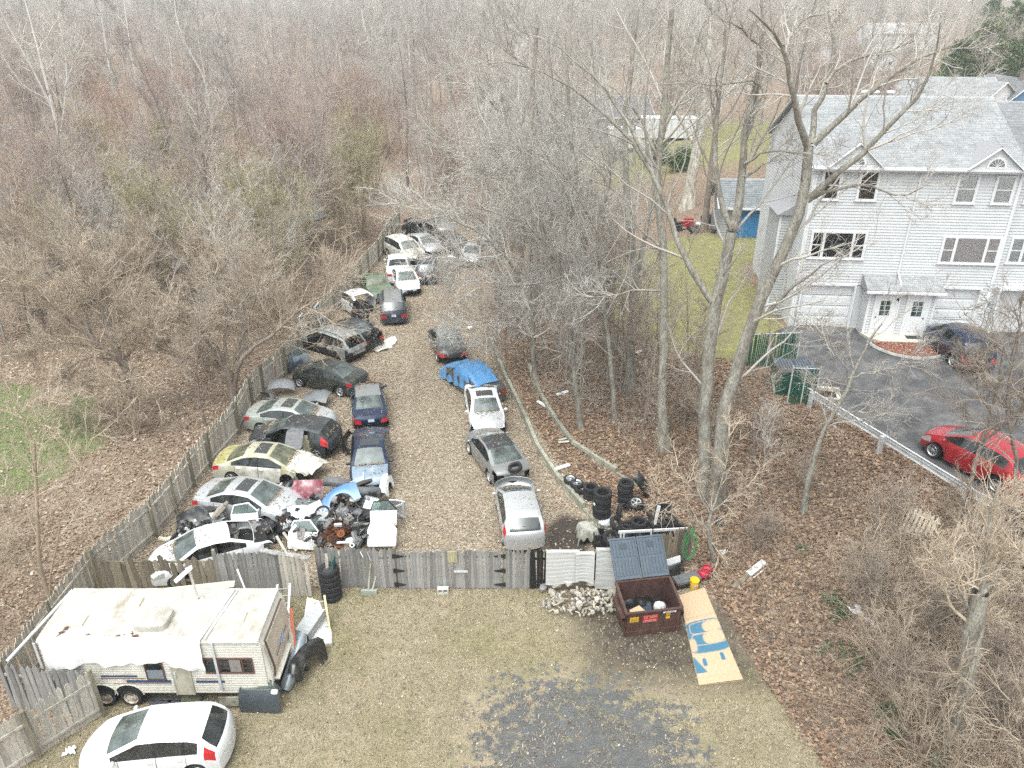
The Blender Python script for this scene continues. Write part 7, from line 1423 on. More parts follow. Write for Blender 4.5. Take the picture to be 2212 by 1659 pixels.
for lb,a,b,m_ in(('cream picket section tipped on the bank below the guardrail',(1945,1150),(2000,1165),0),('cream picket section lying farther right on the bank',(2060,1165),(2122,1185),1)):
 A,B=gt(*a),gt(*b);d=(B-A);t=thing('picket_section',lb,'fence panel',tuple(A),math.atan2(d.y,d.x),'picket sections dumped on the bank',rot=(math.radians(-38),0,math.atan2(d.y,d.x)));n_=7;pm_=picket_mesh(.09,.95,m=mat('cream_picket',(.50,.44,.35),.8,var=.1))
 for k in range(n_):link('picket',pm_,t,(k*d.length*1.2/n_,0,.05))
 for z_ in(.15,.8):mb=MB();mb.bar((-.05,.03,z_),(d.length*1.2,.03,z_),.05,.07);mb.build('rail',MATS['cream_picket'],t)
A=gt(2185,1195);make_car('dark wrecked hatchback half buried in brush at the right edge','hatch',(A.x+.8,A.y,A.z),1.2,BLACKP,miss=('windshield','bumper1','hood'),jit=.05,jrange=(0,9),seed=41)
p=gp(1478,475,3.0);t=thing('lawn_mower','red ride on mower beside the black junk near the shed','mower',(p.x,p.y,zgf(p.x,p.y)),.1);mb=MB();mb.box((-.2,-.3,.35),(.75,.3,.75));mb.box((.1,-.28,.75),(.72,.28,.95));mb.build('bonnet',mat('mower_red',(.36,.02,.03),.4),t);mb=MB();mb.box((-.75,-.35,.3),(-.2,.35,.55));mb.box((-.7,-.22,.56),(-.3,.22,.66));mb.box((-.8,-.22,.6),(-.7,.22,1.0));mb.build('seat',BLACKPL,t)
for x,y,r in((.55,.35,.2),(.55,-.35,.2),(-.5,.4,.27),(-.5,-.4,.27)):e=link('wheel',None,t,(x,y,r));e.rotation_euler=(PI/2,0,0);e.scale=(r/.32,)*3;link('tyre',TYRE_ME,e);link('rim',RIMS[0],e)
scrapfield('black dumped junk on the ground by the red mower and the shed',[(1478,480),(1550,470),(1560,510),(1490,512)],0,10,.1)
random.seed(77)
for k,(lb,px,m,s)in enumerate((('black bag of rubbish left of the shed',(1500,497),BLACKPL,.6),('black barbecue shaped lump behind the rubbish bag',(1530,470),BLACKPL,.7),('white tub by the mower',(1512,474),WPART,.35),('grey lump of scrap nearest the shed door',(1548,500),GREYP,.6))):p=gp(*px,3.0);lump(lb,'junk_heap','junk',(p.x,p.y,zgf(p.x,p.y)),m,s,40+k,.8)
for lb,px,L_,rz in(('white plank end lying between the two timber walls',(1178,880),1.3,2.2),('thin white strip lying by the alloy wheels',(1215,1012),.75,.5),('white pipe lying farther up the leaf covered slope',(1215,852),.7,.5),('white tube on the bank under the forked trunk',(1383,762),.6,.5)):
 p=gt(*px);mb=MB();mb.bar((-L_/2,0,.06),(L_/2,0,.09),.16,.05);mb.bar((-L_/2.5,.02,.11),(L_/2.2,.02,.13),.1,.03);tag(mb.build('white_plank',TRIMW,None,False,tuple(p),rz),lb,'plank')
for k in range(3):p=gt(1222,945+k*8);mb=MB();mb.bar((-.35,0,.08+.03*k),(.35,.1,.1+.03*k),.12,.03);tag(mb.build('plank',WOOD_PALE if k else WOOD_OLD,None,False,tuple(p),.4-.2*k),('brown','pale','lowest pale')[k]+' board stacked against the second timber wall','plank','boards by the second timber wall')
p=gt(1015,712);lump('white bucket by the leaning trunk at the end of the timber wall','bucket','bucket',tuple(p),WPART,.2,51,1.1)
# trees: trunk and limbs with bare twigs
def tubes(chains):
 "chains: list of (pts (B,K,3), rad (B,K), nsides) -> vertices, quads"
 Vs=[];Fs=[];off=0
 for P,R,n in chains:
  B,K,_=P.shape
  if B==0:continue
  d=np.gradient(P,axis=1);d/=np.linalg.norm(d,axis=2,keepdims=True)+1e-9
  md=d.mean(axis=1);ref=np.where(np.abs(md[:,2:3])<0.8,np.array([[0,0,1.0]]),np.array([[1.0,0,0]]))[:,None,:]
  x=np.cross(d,ref);x/=np.linalg.norm(x,axis=2,keepdims=True)+1e-9;y=np.cross(x,d)
  a=2*PI*np.arange(n)/n
  ring=P[:,:,None,:]+(x[:,:,None,:]*np.cos(a)[None,None,:,None]+y[:,:,None,:]*np.sin(a)[None,None,:,None])*R[:,:,None,None]
  Vs.append(ring.reshape(-1,3))
  b=np.arange(B)[:,None,None]*K*n;k=np.arange(K-1)[None,:,None]*n;j=np.arange(n)[None,None,:];j2=(j+1)%n
  f=np.stack([b+k+j,b+k+j2,b+k+n+j2,b+k+n+j],-1).reshape(-1,4)+off
  Fs.append(f);off+=B*K*n
 return np.concatenate(Vs),np.concatenate(Fs)
def unit(v):return v/(np.linalg.norm(v,axis=-1,keepdims=True)+1e-9)
def grow(rng,P0,D0,L,R0,K,wander,up,taper):
 "B branches from P0 along D0"
 B=len(P0);P=np.zeros((B,K,3));P[:,0]=P0;d=unit(D0)
 for k in range(1,K):
  P[:,k]=P[:,k-1]+d*(L/(K-1))[:,None]
  d=unit(d+rng.normal(0,wander,(B,3))+np.array([0,0,up]))
 t=np.linspace(0,1,K)[None,:];R=R0[:,None]*(1-t*(1-taper));return P,R
def spawn(rng,P,R,n,t0,t1,ang,lf,rf,rmin,rmax=9,flat=0.0,Lc=None):
 "n children on every branch of (P,R)"
 B,K,_=P.shape;L=np.linalg.norm(np.diff(P,axis=1),axis=2).sum(1)
 t=np.sort(rng.uniform(t0,t1,(B,n)),axis=1);f=t*(K-1);i=np.minimum(f.astype(int),K-2);u=(f-i)
 bi=np.arange(B)[:,None];p=P[bi,i]*(1-u[...,None])+P[bi,i+1]*u[...,None];r=R[bi,i]*(1-u)+R[bi,i+1]*u
 d=unit(P[bi,i+1]-P[bi,i]);rnd=unit(rng.normal(0,1,(B,n,3))*np.array([1,1,1-flat]));side=unit(rnd-d*(rnd*d).sum(-1,keepdims=True))
 a=rng.normal(ang,0.2,(B,n,1));dd=d*np.cos(a)+side*np.sin(a)
 Ls=(L if Lc is None else Lc)
 l=np.broadcast_to(np.asarray(Ls).reshape(-1,1)if np.ndim(Ls)else np.full((B,1),Ls),(B,n))*lf*(1.1-0.5*t)*rng.uniform(0.6,1.3,(B,n))
 rr=np.clip(r*rf*rng.uniform(0.7,1.0,(B,n)),rmin,rmax)
 return p.reshape(-1,3),dd.reshape(-1,3),l.reshape(-1),rr.reshape(-1)
def twigs(rng,P,R,dens=1.0,up=0.05,tw=0.006,l1=0.55,l2=0.58,l3=0.62,n1=6,n2=5,n3=3,wander=0.17,t0=0.15):
 "three finer orders on given limbs"
 ch=[]
 n1=max(1,int(round(n1*dens)))
 p,d,l,r=spawn(rng,P,R,n1,t0,1.0,0.68,l1,0.55,tw*1.8)
 P2,R2=grow(rng,p,d,l,r,6,wander,up,0.35);ch.append((P2,R2,4))
 p,d,l,r=spawn(rng,P2,R2,n2,0.12,0.97,0.62,l2,0.6,tw*1.3)
 P3,R3=grow(rng,p,d,l,r,4,wander*1.1,up,0.5);ch.append((P3,R3,3))
 if n3:
  p,d,l,r=spawn(rng,P3,R3,n3,0.1,0.95,0.6,l3,0.7,tw*0.75)
  P4,R4=grow(rng,p,d,np.maximum(l,0.18),r,3,wander*1.2,up,0.6);ch.append((P4,R4,3))
 return ch
def tree_meshes(seed,h,r,nl=12,spread=0.75,t0=0.3,limb=0.42,up=0.1,tw=0.007,dens=1.0,lean=0.0,n2=5,n3=3,stems=1,wander=0.12,twander=0.05,droop=0.0):
 rng=np.random.default_rng(seed)
 P0=rng.normal(0,0.12*(stems>1),(stems,3))*np.array([1,1,0]);D0=np.stack([rng.normal(0,lean+0.22*(stems>1),stems),rng.normal(0,lean+0.22*(stems>1),stems),np.ones(stems)],-1)
 L=h*rng.uniform(0.8,1.0,stems)if stems>1 else np.array([h*0.92])
 Pt,Rt=grow(rng,P0+np.array([0,0,-0.2]),D0,L,np.full(stems,r)*(rng.uniform(0.6,1,stems)if stems>1 else 1),10,twander,0.02,0.12 if stems==1 else.3)
 Rt[:,0]*=1.45
 trunk=[(Pt,Rt,8)]
 p,d,l,rr=spawn(rng,Pt,Rt,nl,t0,0.97,spread,limb,0.5,tw*3)
 Pl,Rl=grow(rng,p,d,l,rr,8,wander,up-droop,0.2)
 crown=[(Pl,Rl,5)]+twigs(rng,Pl,Rl,dens,up=0.05-droop,tw=tw,n2=n2,n3=n3)
 crown+=twigs(rng,Pt[:,5:],Rt[:,5:],dens*1.2,up=0.05,tw=tw,n2=4,n3=3,l1=0.3)
 return tubes(trunk),tubes(crown)
def barkmat(name,c1,c2,lich=None):
 return mat(name,c1,0.9,col2=c2,mixs=3.5,mixlo=0.40,mixhi=0.62,var=0.45,vscale=26,bump=0.7,bscale=45,objrand=0.16,stretch=(1,1,0.35))
BARK_GREY=barkmat('bark_grey',(0.215,0.195,0.165),(0.355,0.345,0.295))
BARK_BROWN=barkmat('bark_brown',(0.19,0.155,0.13),(0.28,0.24,0.20))
BARK_PALE=barkmat('bark_pale',(0.30,0.27,0.215),(0.62,0.60,0.53))
TWIG_GREY=mat('twig_grey',(0.46,0.435,0.395),0.85,objrand=0.18)
TWIG_BROWN=mat('twig_brown',(0.33,0.275,0.225),0.85,objrand=0.18)
TWIG_PINK=mat('twig_pink',(0.42,0.355,0.32),0.85,objrand=0.18)
TWIG_RED=mat('twig_red',(0.38,0.27,0.21),0.85,objrand=0.15)
TWIG_YEL=mat('twig_yellow',(0.42,0.375,0.235),0.85,objrand=0.15)
TWIG_TAN=mat('twig_tan',(0.44,0.365,0.28),0.85,objrand=0.15)
def proto(name,seed,bm,tm,**k):
 (tv,tf),(cv,cf)=tree_meshes(seed,**k)
 return npmesh(name+'_trunk',tv,tf,bm,smooth=True),npmesh(name+'_crown',cv,cf,tm)
 # more pieces on the scrap heap
random.seed(88)
hood('white tailgate lying face up between the black bumpers and the discs',cz2(560,700),.70,(.5,.15,.3),WPART,1.0,.7,torn=True)
hood('black bonnet propped on the left of the parts heap',cz2(420,820),.45,(.6,-.2,-.3),BLACKP,1.2,.8,torn=True)
fender('silver car wing leaning between the sedan nose and the heap',cz2(330,600),.3,(-.5,.1,.9),SILVER,s=1.0)
fender('white car wing on edge at the lane side of the heap',cz2(1720,420),.15,(-.2,.2,1.5),WPART,s=1.1)
bumper('black bumper cover along the lane edge of the heap',cz2(1700,720),.12,(-.2,.1,1.75),BLACKP,1.5)
bumper('charcoal bumper cover behind the green glazed door',cz2(1440,470),.75,(-.6,.2,.3),GREYP,1.4)
car_door('dark grey car door lying under the lamp grid',cz2(1420,760),.3,(math.radians(-50),.15,-.3),GRAPH,.9)
car_door('black rear door tipped against the white van door',cz2(860,1000),.15,(math.radians(-25),.1,.9),BLACKP,.85)
for lb,px,z,rz,m in(('grey car seat tipped over behind the blue wing',cz2(1330,400),.55,.8,SEATM),('tan car seat lying in the black heap at the fence',cz(1010,1010,450,1350,5.53),.3,2.0,SEATL)):
 p=gp(*px,z);t=thing('salvaged_seat_unit',lb,'car seat',tuple(p),0,rot=(.9,.3,rz));mb=MB();mb.box((-.25,-.25,0),(.25,.25,.16));mb.build('cushion',m,t);mb=MB();mb.box((-.25,.18,.1),(.25,.32,.75));mb.box((-.12,.2,.78),(.12,.3,.95));mb.build('backrest',m,t)
for lb,px,z,r_ in(('black tyre half buried in the heap by the grey trays',cz2(700,760),.5,(.8,.3,0)),('black tyre at the fence side of the black heap',cz(400,1300,450,1350,5.53),.3,(1.2,.2,.6)),('black tyre behind the white bonnet piece',cz2(540,580),.6,(.5,-.3,0))):p=gp(*px,z);tyre(lb,p.x,p.y,z,r_,.31,None,None)
for lb,px,z,s3,m,rot in(('aluminium radiator standing in the heap behind the white headlamp shell',cz2(1180,420),.8,(.65,.06,.42),GALV,(.3,.2,.4)),('flat black fan shroud leaning on the discs',cz2(960,880),.3,(.5,.06,.42),BLACKPL,(-.5,.1,-.3)),('silver heat shield crumpled by the blue wing',cz2(980,500),.8,(.5,.34,.04),ALU,(.3,.4,.2)),('black battery shaped box in front of the discs',cz2(1330,1000),.05,(.26,.18,.2),BLACKPL,(0,.2,.5)),('white plastic fuel tank panel beside the wheel trim',cz(1010,900,450,1350,5.53),.45,(.5,.35,.12),WPART,(.3,.2,.7)),('long black dashboard lying across the black heap',cz(760,880,450,1350,5.53),.55,(1.2,.3,.18),BLACKPL,(.2,-.1,.5))):
 box_part(lb,px,z,*s3,m,rot)
mb=MB();[mb.tube([gp(*cz2(x,y),.9+.1*k)for k,(x,y)in enumerate(L)],.018,6)for L in(((1200,290),(1395,200),(1390,150)),((1385,290),(1395,150)))];tag(mb.build('white_tube_frame',TRIMW,None,True),'thin white tube frame sticking up before the navy blue sedan','frame')
mb=MB();mb.tube([gp(*cz2(1190,360),.6),gp(*cz2(1185,290),.9),gp(*cz2(1230,285),.95)],.025,6);tag(mb.build('exhaust_pipe',RUSTB,None,True),'rusty bent pipe beside the white tube frame','pipe')
p=gp(763,885,.9);rows=[[(p.x-.02-.05*f,p.y+u*.5-.25,1.05-f*.95+.05*math.sin(u*7+f*3))for u in np.linspace(0,1,7)]for f in np.linspace(0,1,8)];mb=MB();mb.sheet(rows,.008);tag(mb.build('airbag_cloth',TARPW,None,True),'white cloth hanging from the side of the navy saloon','cloth')
# the trees that stand out, limb by limb
def c5(*p):return[(1032.2+.4*x,442.4+.4*y)for x,y in p]
def c3(*p):return[(1474.6+.3333*x,.3333*y)for x,y in p]
def c2(*p):return[(737.3+.3333*x,.3333*y)for x,y in p]
def c1(*p):return[(.3333*x,.3333*y)for x,y in p]
def c4(*p):return[(.35555*x,516.1+.35555*y)for x,y in p]
def c7(*p):return[(1585.2+.4223*x,147.5+.4223*y)for x,y in p]
def c8(*p):return[(1585.2+.3555*x,663.6+.3555*y)for x,y in p]
def c6b(*p):return[(1142.8+.3334*x,958.5+.3334*y)for x,y in p]
def c9(*p):return[(1474.6+.3333*x,1105.9+.3333*y)for x,y in p]
def c0(*p):return[(.35*x,1105.9+.35*y)for x,y in p]
def resample(P,k,wob,rng):
 P=np.array(P,float);s=np.r_[0,np.cumsum(np.linalg.norm(np.diff(P,axis=0),axis=1))];t=np.linspace(0,s[-1],k)
 Q=np.stack([np.interp(t,s,P[:,i])for i in range(3)],-1)
 for _ in range(1):Q[1:-1]=(Q[:-2]+2*Q[1:-1]+Q[2:])/4
 Q[1:-1]+=rng.normal(0,wob,(k-2,3));return Q
def hero(label,trunk,limbs,base=None,seed=1,bm=None,tm=None,tw=.008,dens=1.0,rise=.0,name='bare_tree',cat='tree',extra=6,lkw={},group=None,base_y=None,lw=1.0):
 "trunk: (picture points, r0, r1); limbs: [(points, r0, r1, depth change)]"
 rng=np.random.default_rng(seed);bm=bm or BARK_GREY;tm=tm or TWIG_GREY
 b=gt(*trunk[0][0])if base is None else base;y0=b.y;o=np.array(b)
 def world(pts,ya,yb):n=len(pts);return[np.array(onplane(px,py,ya+(yb-ya)*i/max(1,n-1)))-o for i,(px,py)in enumerate(pts)]
 W=world(trunk[0],y0,y0+rise);W[0]=np.array((0,0,-.25));Tk=resample(W,14,.02,rng);Rt=np.linspace(trunk[1],trunk[2],14);Rt[0]*=1.5;Rt[1]*=1.12
 tch=[(Tk[None],Rt[None],9)];cch=[];L0=[];
 for pts,r0,r1,dy in limbs:
  p0=np.array(onplane(*pts[0],y0))-o;k=np.argmin(np.linalg.norm((Tk-p0)[:,[0,2]],axis=1));ys=y0+Tk[k][1]
  Q=resample(world(pts,ys,ys+dy),10,.03,rng);L0 .append((Q,np.linspace(r0,r1*.45,10)))
 P=np.array([q for q,_ in L0]+[])if L0 else np.zeros((0,10,3));R=np.array([r for _,r in L0])if L0 else np.zeros((0,10))
 if len(P):tch.append((P,R,7))
 up=resample(W,10,.0,rng)[None];allP=np.concatenate([P,up]);allR=np.concatenate([R,np.linspace(trunk[1],trunk[2],10)[None]])
 p,d,l,r=spawn(rng,allP,allR,extra,.35,1.0,.75,.45*lw,.5,tw*3,rmax=.06);l=np.clip(l,1.0,4.5)
 P2,R2=grow(rng,p,d,l,r,8,.13,.06,.25);cch.append((P2,R2,5));cch+=twigs(rng,P2,R2,dens,tw=tw,**lkw)
 if len(P):cch+=twigs(rng,P,R,dens*1.6,tw=tw,l1=.35,**lkw)
 t=thing(name,label,cat,tuple(b),0,group);tv,tf=tubes(tch);cv,cf=tubes(cch)
 link('trunk',npmesh('trunk',tv,tf,bm,smooth=True),t);link('crown',npmesh('crown',cv,cf,tm),t);return t
LK=dict(n2=4,n3=2)
hero('tallest twin forked tree with a leaning trunk crossing the townhouse corner',(c5((1290,1585),(1330,1080),(1430,800),(1500,560),(1600,370),(1700,150))+c3((780,1340),(800,1250),(818,950)),.30,.155),[(c3((815,960),(790,900),(740,740),(690,500),(650,300),(600,230),(540,170),(430,60)),.13,.05,-1.5),(c3((650,300),(700,240),(720,190),(800,120),(900,90),(1000,60)),.06,.02,1.0),(c3((830,930),(830,820),(880,650),(930,530),(985,400),(990,290),(950,170),(945,0)),.11,.045,1.5),(c3((850,930),(960,830),(1090,720),(1200,590),(1300,510),(1400,450),(1560,370),(1700,300),(1850,260),(1930,180)),.12,.035,-1.2),(c3((810,1300),(880,1220),(960,1150),(1060,1090),(1150,1020),(1240,910),(1400,750),(1540,650),(1600,480),(1660,330),(1670,150)),.125,.04,-2.0),(c3((820,1300),(930,1250),(1100,1210),(1200,1170),(1300,1230),(1360,1290),(1500,1260),(1650,1150)),.065,.012,-1.0),(c5((1560,590),(1640,490),(1740,410),(1840,340))+c7((480,985),(640,960)),.08,.02,-1.5),(c3((1250,900),(1340,800),(1480,690),(1480,560),(1580,470)),.05,.015,.5),(c3((930,540),(1000,440),(1100,380),(1280,340),(1500,270),(1700,140)),.06,.02,1.0)],seed=11,dens=.8,extra=5,tw=.006,lkw=LK)
hero('tall rough barked tree forking wide just left of the leaning tree',(c5((1235,1560),(1222,1100),(1240,900),(1262,700),(1290,500),(1330,350),(1370,200),(1385,130))+c3((320,1500),),.28,.19),[(c3((320,1490),(270,1450),(220,1240),(190,1000),(200,900),(240,700),(230,480),(280,300),(330,0)),.12,.05,1.0),(c3((330,1480),(350,1420),(380,1250),(395,1050),(385,900),(430,770),(490,500),(530,300),(510,0)),.17,.09,.5),(c5((1262,520),(1180,420),(1130,330),(1080,220),(1050,150),(1020,0))+c2((2050,1150),(1990,1050),(1890,900),(1770,760),(1630,690),(1540,590),(1440,490),(1250,430),(1050,400)),.13,.03,2.0),(c2((1990,1050),(1860,830),(1760,620),(1650,500),(1500,380),(1350,260),(1180,180)),.07,.02,2.0),(c3((400,1060),(480,1000),(600,970),(760,990),(980,1010)),.06,.015,-1.0),(c3((400,1150),(500,1080),(640,1000),(760,890)),.05,.02,1.0),(c3((440,760),(560,640),(470,500),(300,560),(30,520)),.06,.02,.5),(c3((520,300),(450,270),(400,200),(300,150),(180,90)),.05,.02,-1)],seed=12,dens=.8,extra=5,tw=.006,lkw=LK)
hero('straight smooth grey trunk rising from the leaf bank behind the tyre stacks',(c5((1010,1320),(990,1200),(995,900),(1010,600),(1010,300),(985,100))+[(1412,400),(1428,300),(1440,150),(1452,20)],.22,.09),[(c5((1000,465),(870,450),(740,490),(620,510),(500,470)),.05,.015,-.5),(c5((1005,230),(940,190),(860,110),(780,60),(740,20)),.06,.02,.5),([(1420,340),(1380,250),(1330,190),(1260,150)],.07,.02,1),([(1430,280),(1480,200),(1500,100),(1540,0)],.07,.02,.5)],seed=13,dens=.9,extra=6,lkw=LK)
hero('double stemmed grey tree standing between the lawn and the timber wall',(c5((820,1000),(825,900),(832,650),(852,420),(830,180),(810,0))+[(1347,300),(1362,150),(1378,20)],.26,.08),[(c5((850,440),(885,260),(905,120),(930,0))+[(1425,330),(1452,200),(1465,60)],.13,.04,1),(c5((800,700),(700,610),(610,540),(500,470),(400,430)),.09,.02,-1.5),(c5((845,330),(760,200),(680,80),(600,-60)),.08,.025,1)],seed=14,dens=.9,extra=6,lkw=LK)
hero('curved leaning tree arching left over the car row from the bank',(c5((860,900),(740,780),(690,680),(655,540),(605,380),(570,200),(560,0))+[(1240,360),(1228,260),(1225,120)],.20,.06),[(c5((600,370),(540,240),(560,100),(500,-40)),.08,.03,1),(c2((1560,1580),(1480,1280),(1340,1060),(1200,960),(1080,880),(930,830)),.10,.02,-1.0),(c2((1200,965),(1080,1040),(960,1140),(800,1190)),.04,.012,-1),(c2((1900,1330),(1700,1190),(1480,1110),(1320,1050),(1140,1090)),.06,.02,.5)],seed=15,dens=1.0,extra=7,lkw=LK)
hero('slim pale tree spreading its branches over the blue tarpaulin',(c5((560,1210),(520,900),(490,600),(455,390)),.14,.085),[(c5((455,385),(380,220),(270,110),(150,50),(0,20),(-120,-20)),.07,.02,-1),(c5((455,380),(560,370),(640,350)),.04,.015,0),(c5((450,390),(330,430),(200,440),(60,400),(-80,420)),.05,.012,-1),(c5((455,370),(400,240),(330,60),(290,-120)),.06,.02,1),(c5((455,370),(480,220),(470,60),(500,-160)),.06,.02,.5)],seed=16,dens=1.25,extra=8,lkw=LK,bm=BARK_GREY)
hero('thick dark trunk standing above the far end of the blue tarp row',(c5((190,720),(200,560),(215,380),(240,180),(250,0))+[(1140,350),(1150,200),(1160,60)],.30,.10),[(c5((215,380),(140,250),(60,120),(-60,20)),.10,.03,-1),(c5((235,200),(310,80),(350,-60),(420,-200)),.10,.03,1),([(1140,340),(1080,240),(1020,180),(960,150)],.08,.02,0)],seed=17,dens=1.0,extra=7,lkw=LK,bm=BARK_BROWN)
hero('broad old trunk with pale lichen behind the lawn near the red mower',([(1484,452),(1492,400),(1502,330),(1515,270),(1525,180),(1535,60)],.55,.22),[([(1505,320),(1460,240),(1420,180),(1370,130)],.2,.05,1),([(1518,260),(1580,190),(1640,150),(1700,110)],.2,.05,-1),([(1528,170),(1500,90),(1470,0)],.15,.05,1)],seed=18,dens=.9,extra=7,tw=.011,lkw=LK,bm=BARK_PALE)
hero('dark straight trunk beside the black junk by the shed',([(1520,500),(1528,440),(1535,370),(1545,280),(1560,160),(1570,30)],.26,.08),[([(1535,360),(1500,290),(1480,200)],.09,.03,1),([(1545,280),(1600,210),(1630,120)],.1,.03,0)],seed=19,dens=.9,extra=7,tw=.01,lkw=LK,bm=BARK_BROWN)
hero('thin crooked sapling growing up the leafy bank towards the guardrail',(c8((430,1240),(450,1050),(490,900),(540,760),(610,640),(700,450),(800,250),(900,100)),.12,.03),[(c8((700,430),(820,400),(960,370),(1100,280)),.035,.01,-.5),(c8((700,430),(640,300),(560,200),(480,140)),.03,.01,.5),(c8((620,650),(800,640),(960,620)),.03,.01,0)],seed=20,dens=1.2,extra=7,tw=.006,lkw=LK)
hero('dark branching sapling in front of the red hatchback',(c8((1395,1300),(1450,1000),(1500,850),(1560,650),(1600,480),(1640,250)),.085,.03),[(c8((1560,650),(1480,500),(1460,330)),.04,.012,0),(c8((1500,850),(1620,730),(1700,680),(1763,600)),.05,.02,-.5),(c8((1600,480),(1700,330),(1740,100),(1763,-100)),.04,.015,0)],seed=21,dens=1.1,extra=7,tw=.006,lkw=LK,bm=BARK_BROWN,tm=TWIG_BROWN)
hero('second dark sapling at the right edge before the red hatchback',(c8((1690,1340),(1720,1000),(1690,750),(1650,600),(1680,400),(1740,100)),.08,.03),[(c8((1690,750),(1760,620),(1800,500)),.04,.012,0),(c8((1650,600),(1560,480),(1500,330)),.035,.012,0)],seed=22,dens=1.1,extra=7,tw=.006,lkw=LK,bm=BARK_BROWN,tm=TWIG_BROWN)
hero('crooked little tree with exposed roots at the end of the hose fence',(c6b((1215,765),(1175,660),(1162,540),(1180,430)),.12,.06),[(c6b((1165,560),(1050,460),(950,380),(850,330),(760,260)),.045,.012,-.6),(c6b((1175,450),(1100,330),(1000,220),(930,60)),.05,.012,.5),(c6b((1180,430),(1230,300),(1280,120),(1300,-60)),.05,.015,.5),(c6b((1172,620),(1215,690),(1225,760)),.06,.03,-.3),(c6b((1180,440),(1340,330),(1440,250)),.04,.012,0)],seed=23,dens=.7,extra=5,tw=.006,lkw=LK,tm=TWIG_TAN)
hero('stout mossy stump like trunk rising through the brush at the lower right corner',(c9((1740,1440),(1850,1000),(1900,640),(1930,520)),.30,.20),[(c9((1905,640),(1960,300),(2000,60),(2060,-200)),.10,.04,.5),(c9((1890,700),(1760,420),(1700,200)),.05,.02,0),(c9((1920,540),(2060,380),(2200,250)),.07,.03,0)],seed=24,dens=1.2,extra=8,tw=.006,lkw=LK,tm=TWIG_TAN)
hero('fallen pale limb propped against the stout trunk at the lower right',(c9((1690,1560),(1800,1280),(1880,1000),(1950,740)),.06,.04),[],seed=25,dens=.6,extra=3,tw=.006,tm=TWIG_TAN,lkw=LK)
PK=dict(lw=1.2,lkw=dict(n2=5,n3=2))
hero('grey tree with long bare limbs reaching over the dark grey sedan',([(1156,815),(1150,690),(1140,600)],.17,.09),[([(1145,640),(1080,590),(1000,560),(915,548)],.07,.015,-1),([(1140,600),(1060,520),(980,470),(895,442)],.08,.02,0),([(1140,600),(1150,500),(1110,380),(1050,290)],.09,.03,1),([(1145,620),(1200,520),(1262,430)],.06,.02,0),([(1148,680),(1085,690),(1020,700),(960,725)],.045,.012,-1)],seed=51,dens=1.3,extra=9,tw=.007,**PK)
hero('grey tree whose branches veil the far end of the scrapyard',([(1075,690),(1080,600),(1070,500)],.17,.09),[([(1072,520),(1000,460),(940,430),(875,420)],.07,.02,0),([(1070,500),(1040,400),(980,310),(920,270)],.08,.02,0),([(1070,500),(1110,400),(1122,290)],.07,.02,1),([(1075,590),(1010,570),(950,590)],.05,.012,-.5)],seed=52,dens=1.3,extra=9,tw=.009,**PK)
hero('forked grey tree arching wide over the wooded strip',([(1240,790),(1228,650),(1215,560)],.16,.09),[([(1220,590),(1150,560),(1060,552),(960,605)],.06,.012,-1),([(1215,560),(1180,450),(1100,375),(1010,340)],.08,.02,0),([(1215,560),(1262,450),(1290,320)],.07,.02,.5),([(1225,640),(1160,650),(1090,690),(1040,750)],.045,.012,-1)],seed=53,dens=1.3,extra=9,tw=.007,**PK)
hero('slender grey tree with upswept limbs before the lawn',([(1330,905),(1318,760),(1300,620),(1290,500)],.13,.07),[([(1290,500),(1240,400),(1170,330),(1090,300)],.06,.015,0),([(1300,600),(1240,560),(1180,570),(1110,610)],.045,.012,-.5),([(1290,500),(1320,380),(1310,250)],.06,.02,.5)],seed=54,dens=1.3,extra=9,tw=.007,**PK)
hero('low spreading dark tree over the green patch left of the fence',(c4((850,1090),(800,900),(760,780),(700,650)),.26,.17),[(c4((770,790),(560,590),(420,500),(330,420),(240,330),(100,200)),.13,.03,-1.5),(c4((700,655),(640,520),(600,430),(580,290),(490,150)),.13,.04,1),(c4((700,655),(690,540),(620,350),(600,200)),.10,.03,2),(c4((750,760),(620,710),(510,730),(390,800),(340,900),(350,990)),.06,.02,-2),(c4((790,850),(600,900),(420,880),(250,920)),.05,.015,-1.5),(c4((740,740),(880,600),(960,480),(1040,380)),.07,.02,1),(c4((720,700),(500,640),(300,620),(100,720)),.06,.015,-1),(c4((560,590),(520,430),(400,330)),.06,.02,.5)],seed=31,dens=1.4,extra=13,tw=.009,bm=BARK_BROWN,tm=TWIG_TAN,lkw=dict(n2=4,n3=3,wander=.2))
hero('many stemmed dark tree at the bend of the picket fence',(c4((1420,985),(1400,860),(1380,800),(1370,760)),.26,.2),[(c4((1390,820),(1330,750),(1280,640),(1180,560),(1080,540)),.12,.03,-1),(c4((1425,900),(1432,800),(1445,720),(1510,660),(1659,600))+[(640,668),(678,648),(720,632),(750,608)],.13,.04,-.5),(c4((1385,800),(1360,600),(1375,420),(1300,200)),.11,.03,1),(c4((1330,760),(1220,770),(1100,720),(950,660),(850,500)),.09,.02,-1),(c4((1370,770),(1270,560),(1130,430),(1000,360)),.08,.02,.5),(c4((1400,800),(1480,560),(1560,350),(1600,120)),.09,.03,1),(c4((1440,720),(1560,500),(1640,430)),.06,.02,.5)],seed=32,dens=1.4,extra=13,tw=.009,bm=BARK_BROWN,tm=TWIG_TAN,lkw=dict(n2=4,n3=3,wander=.18))
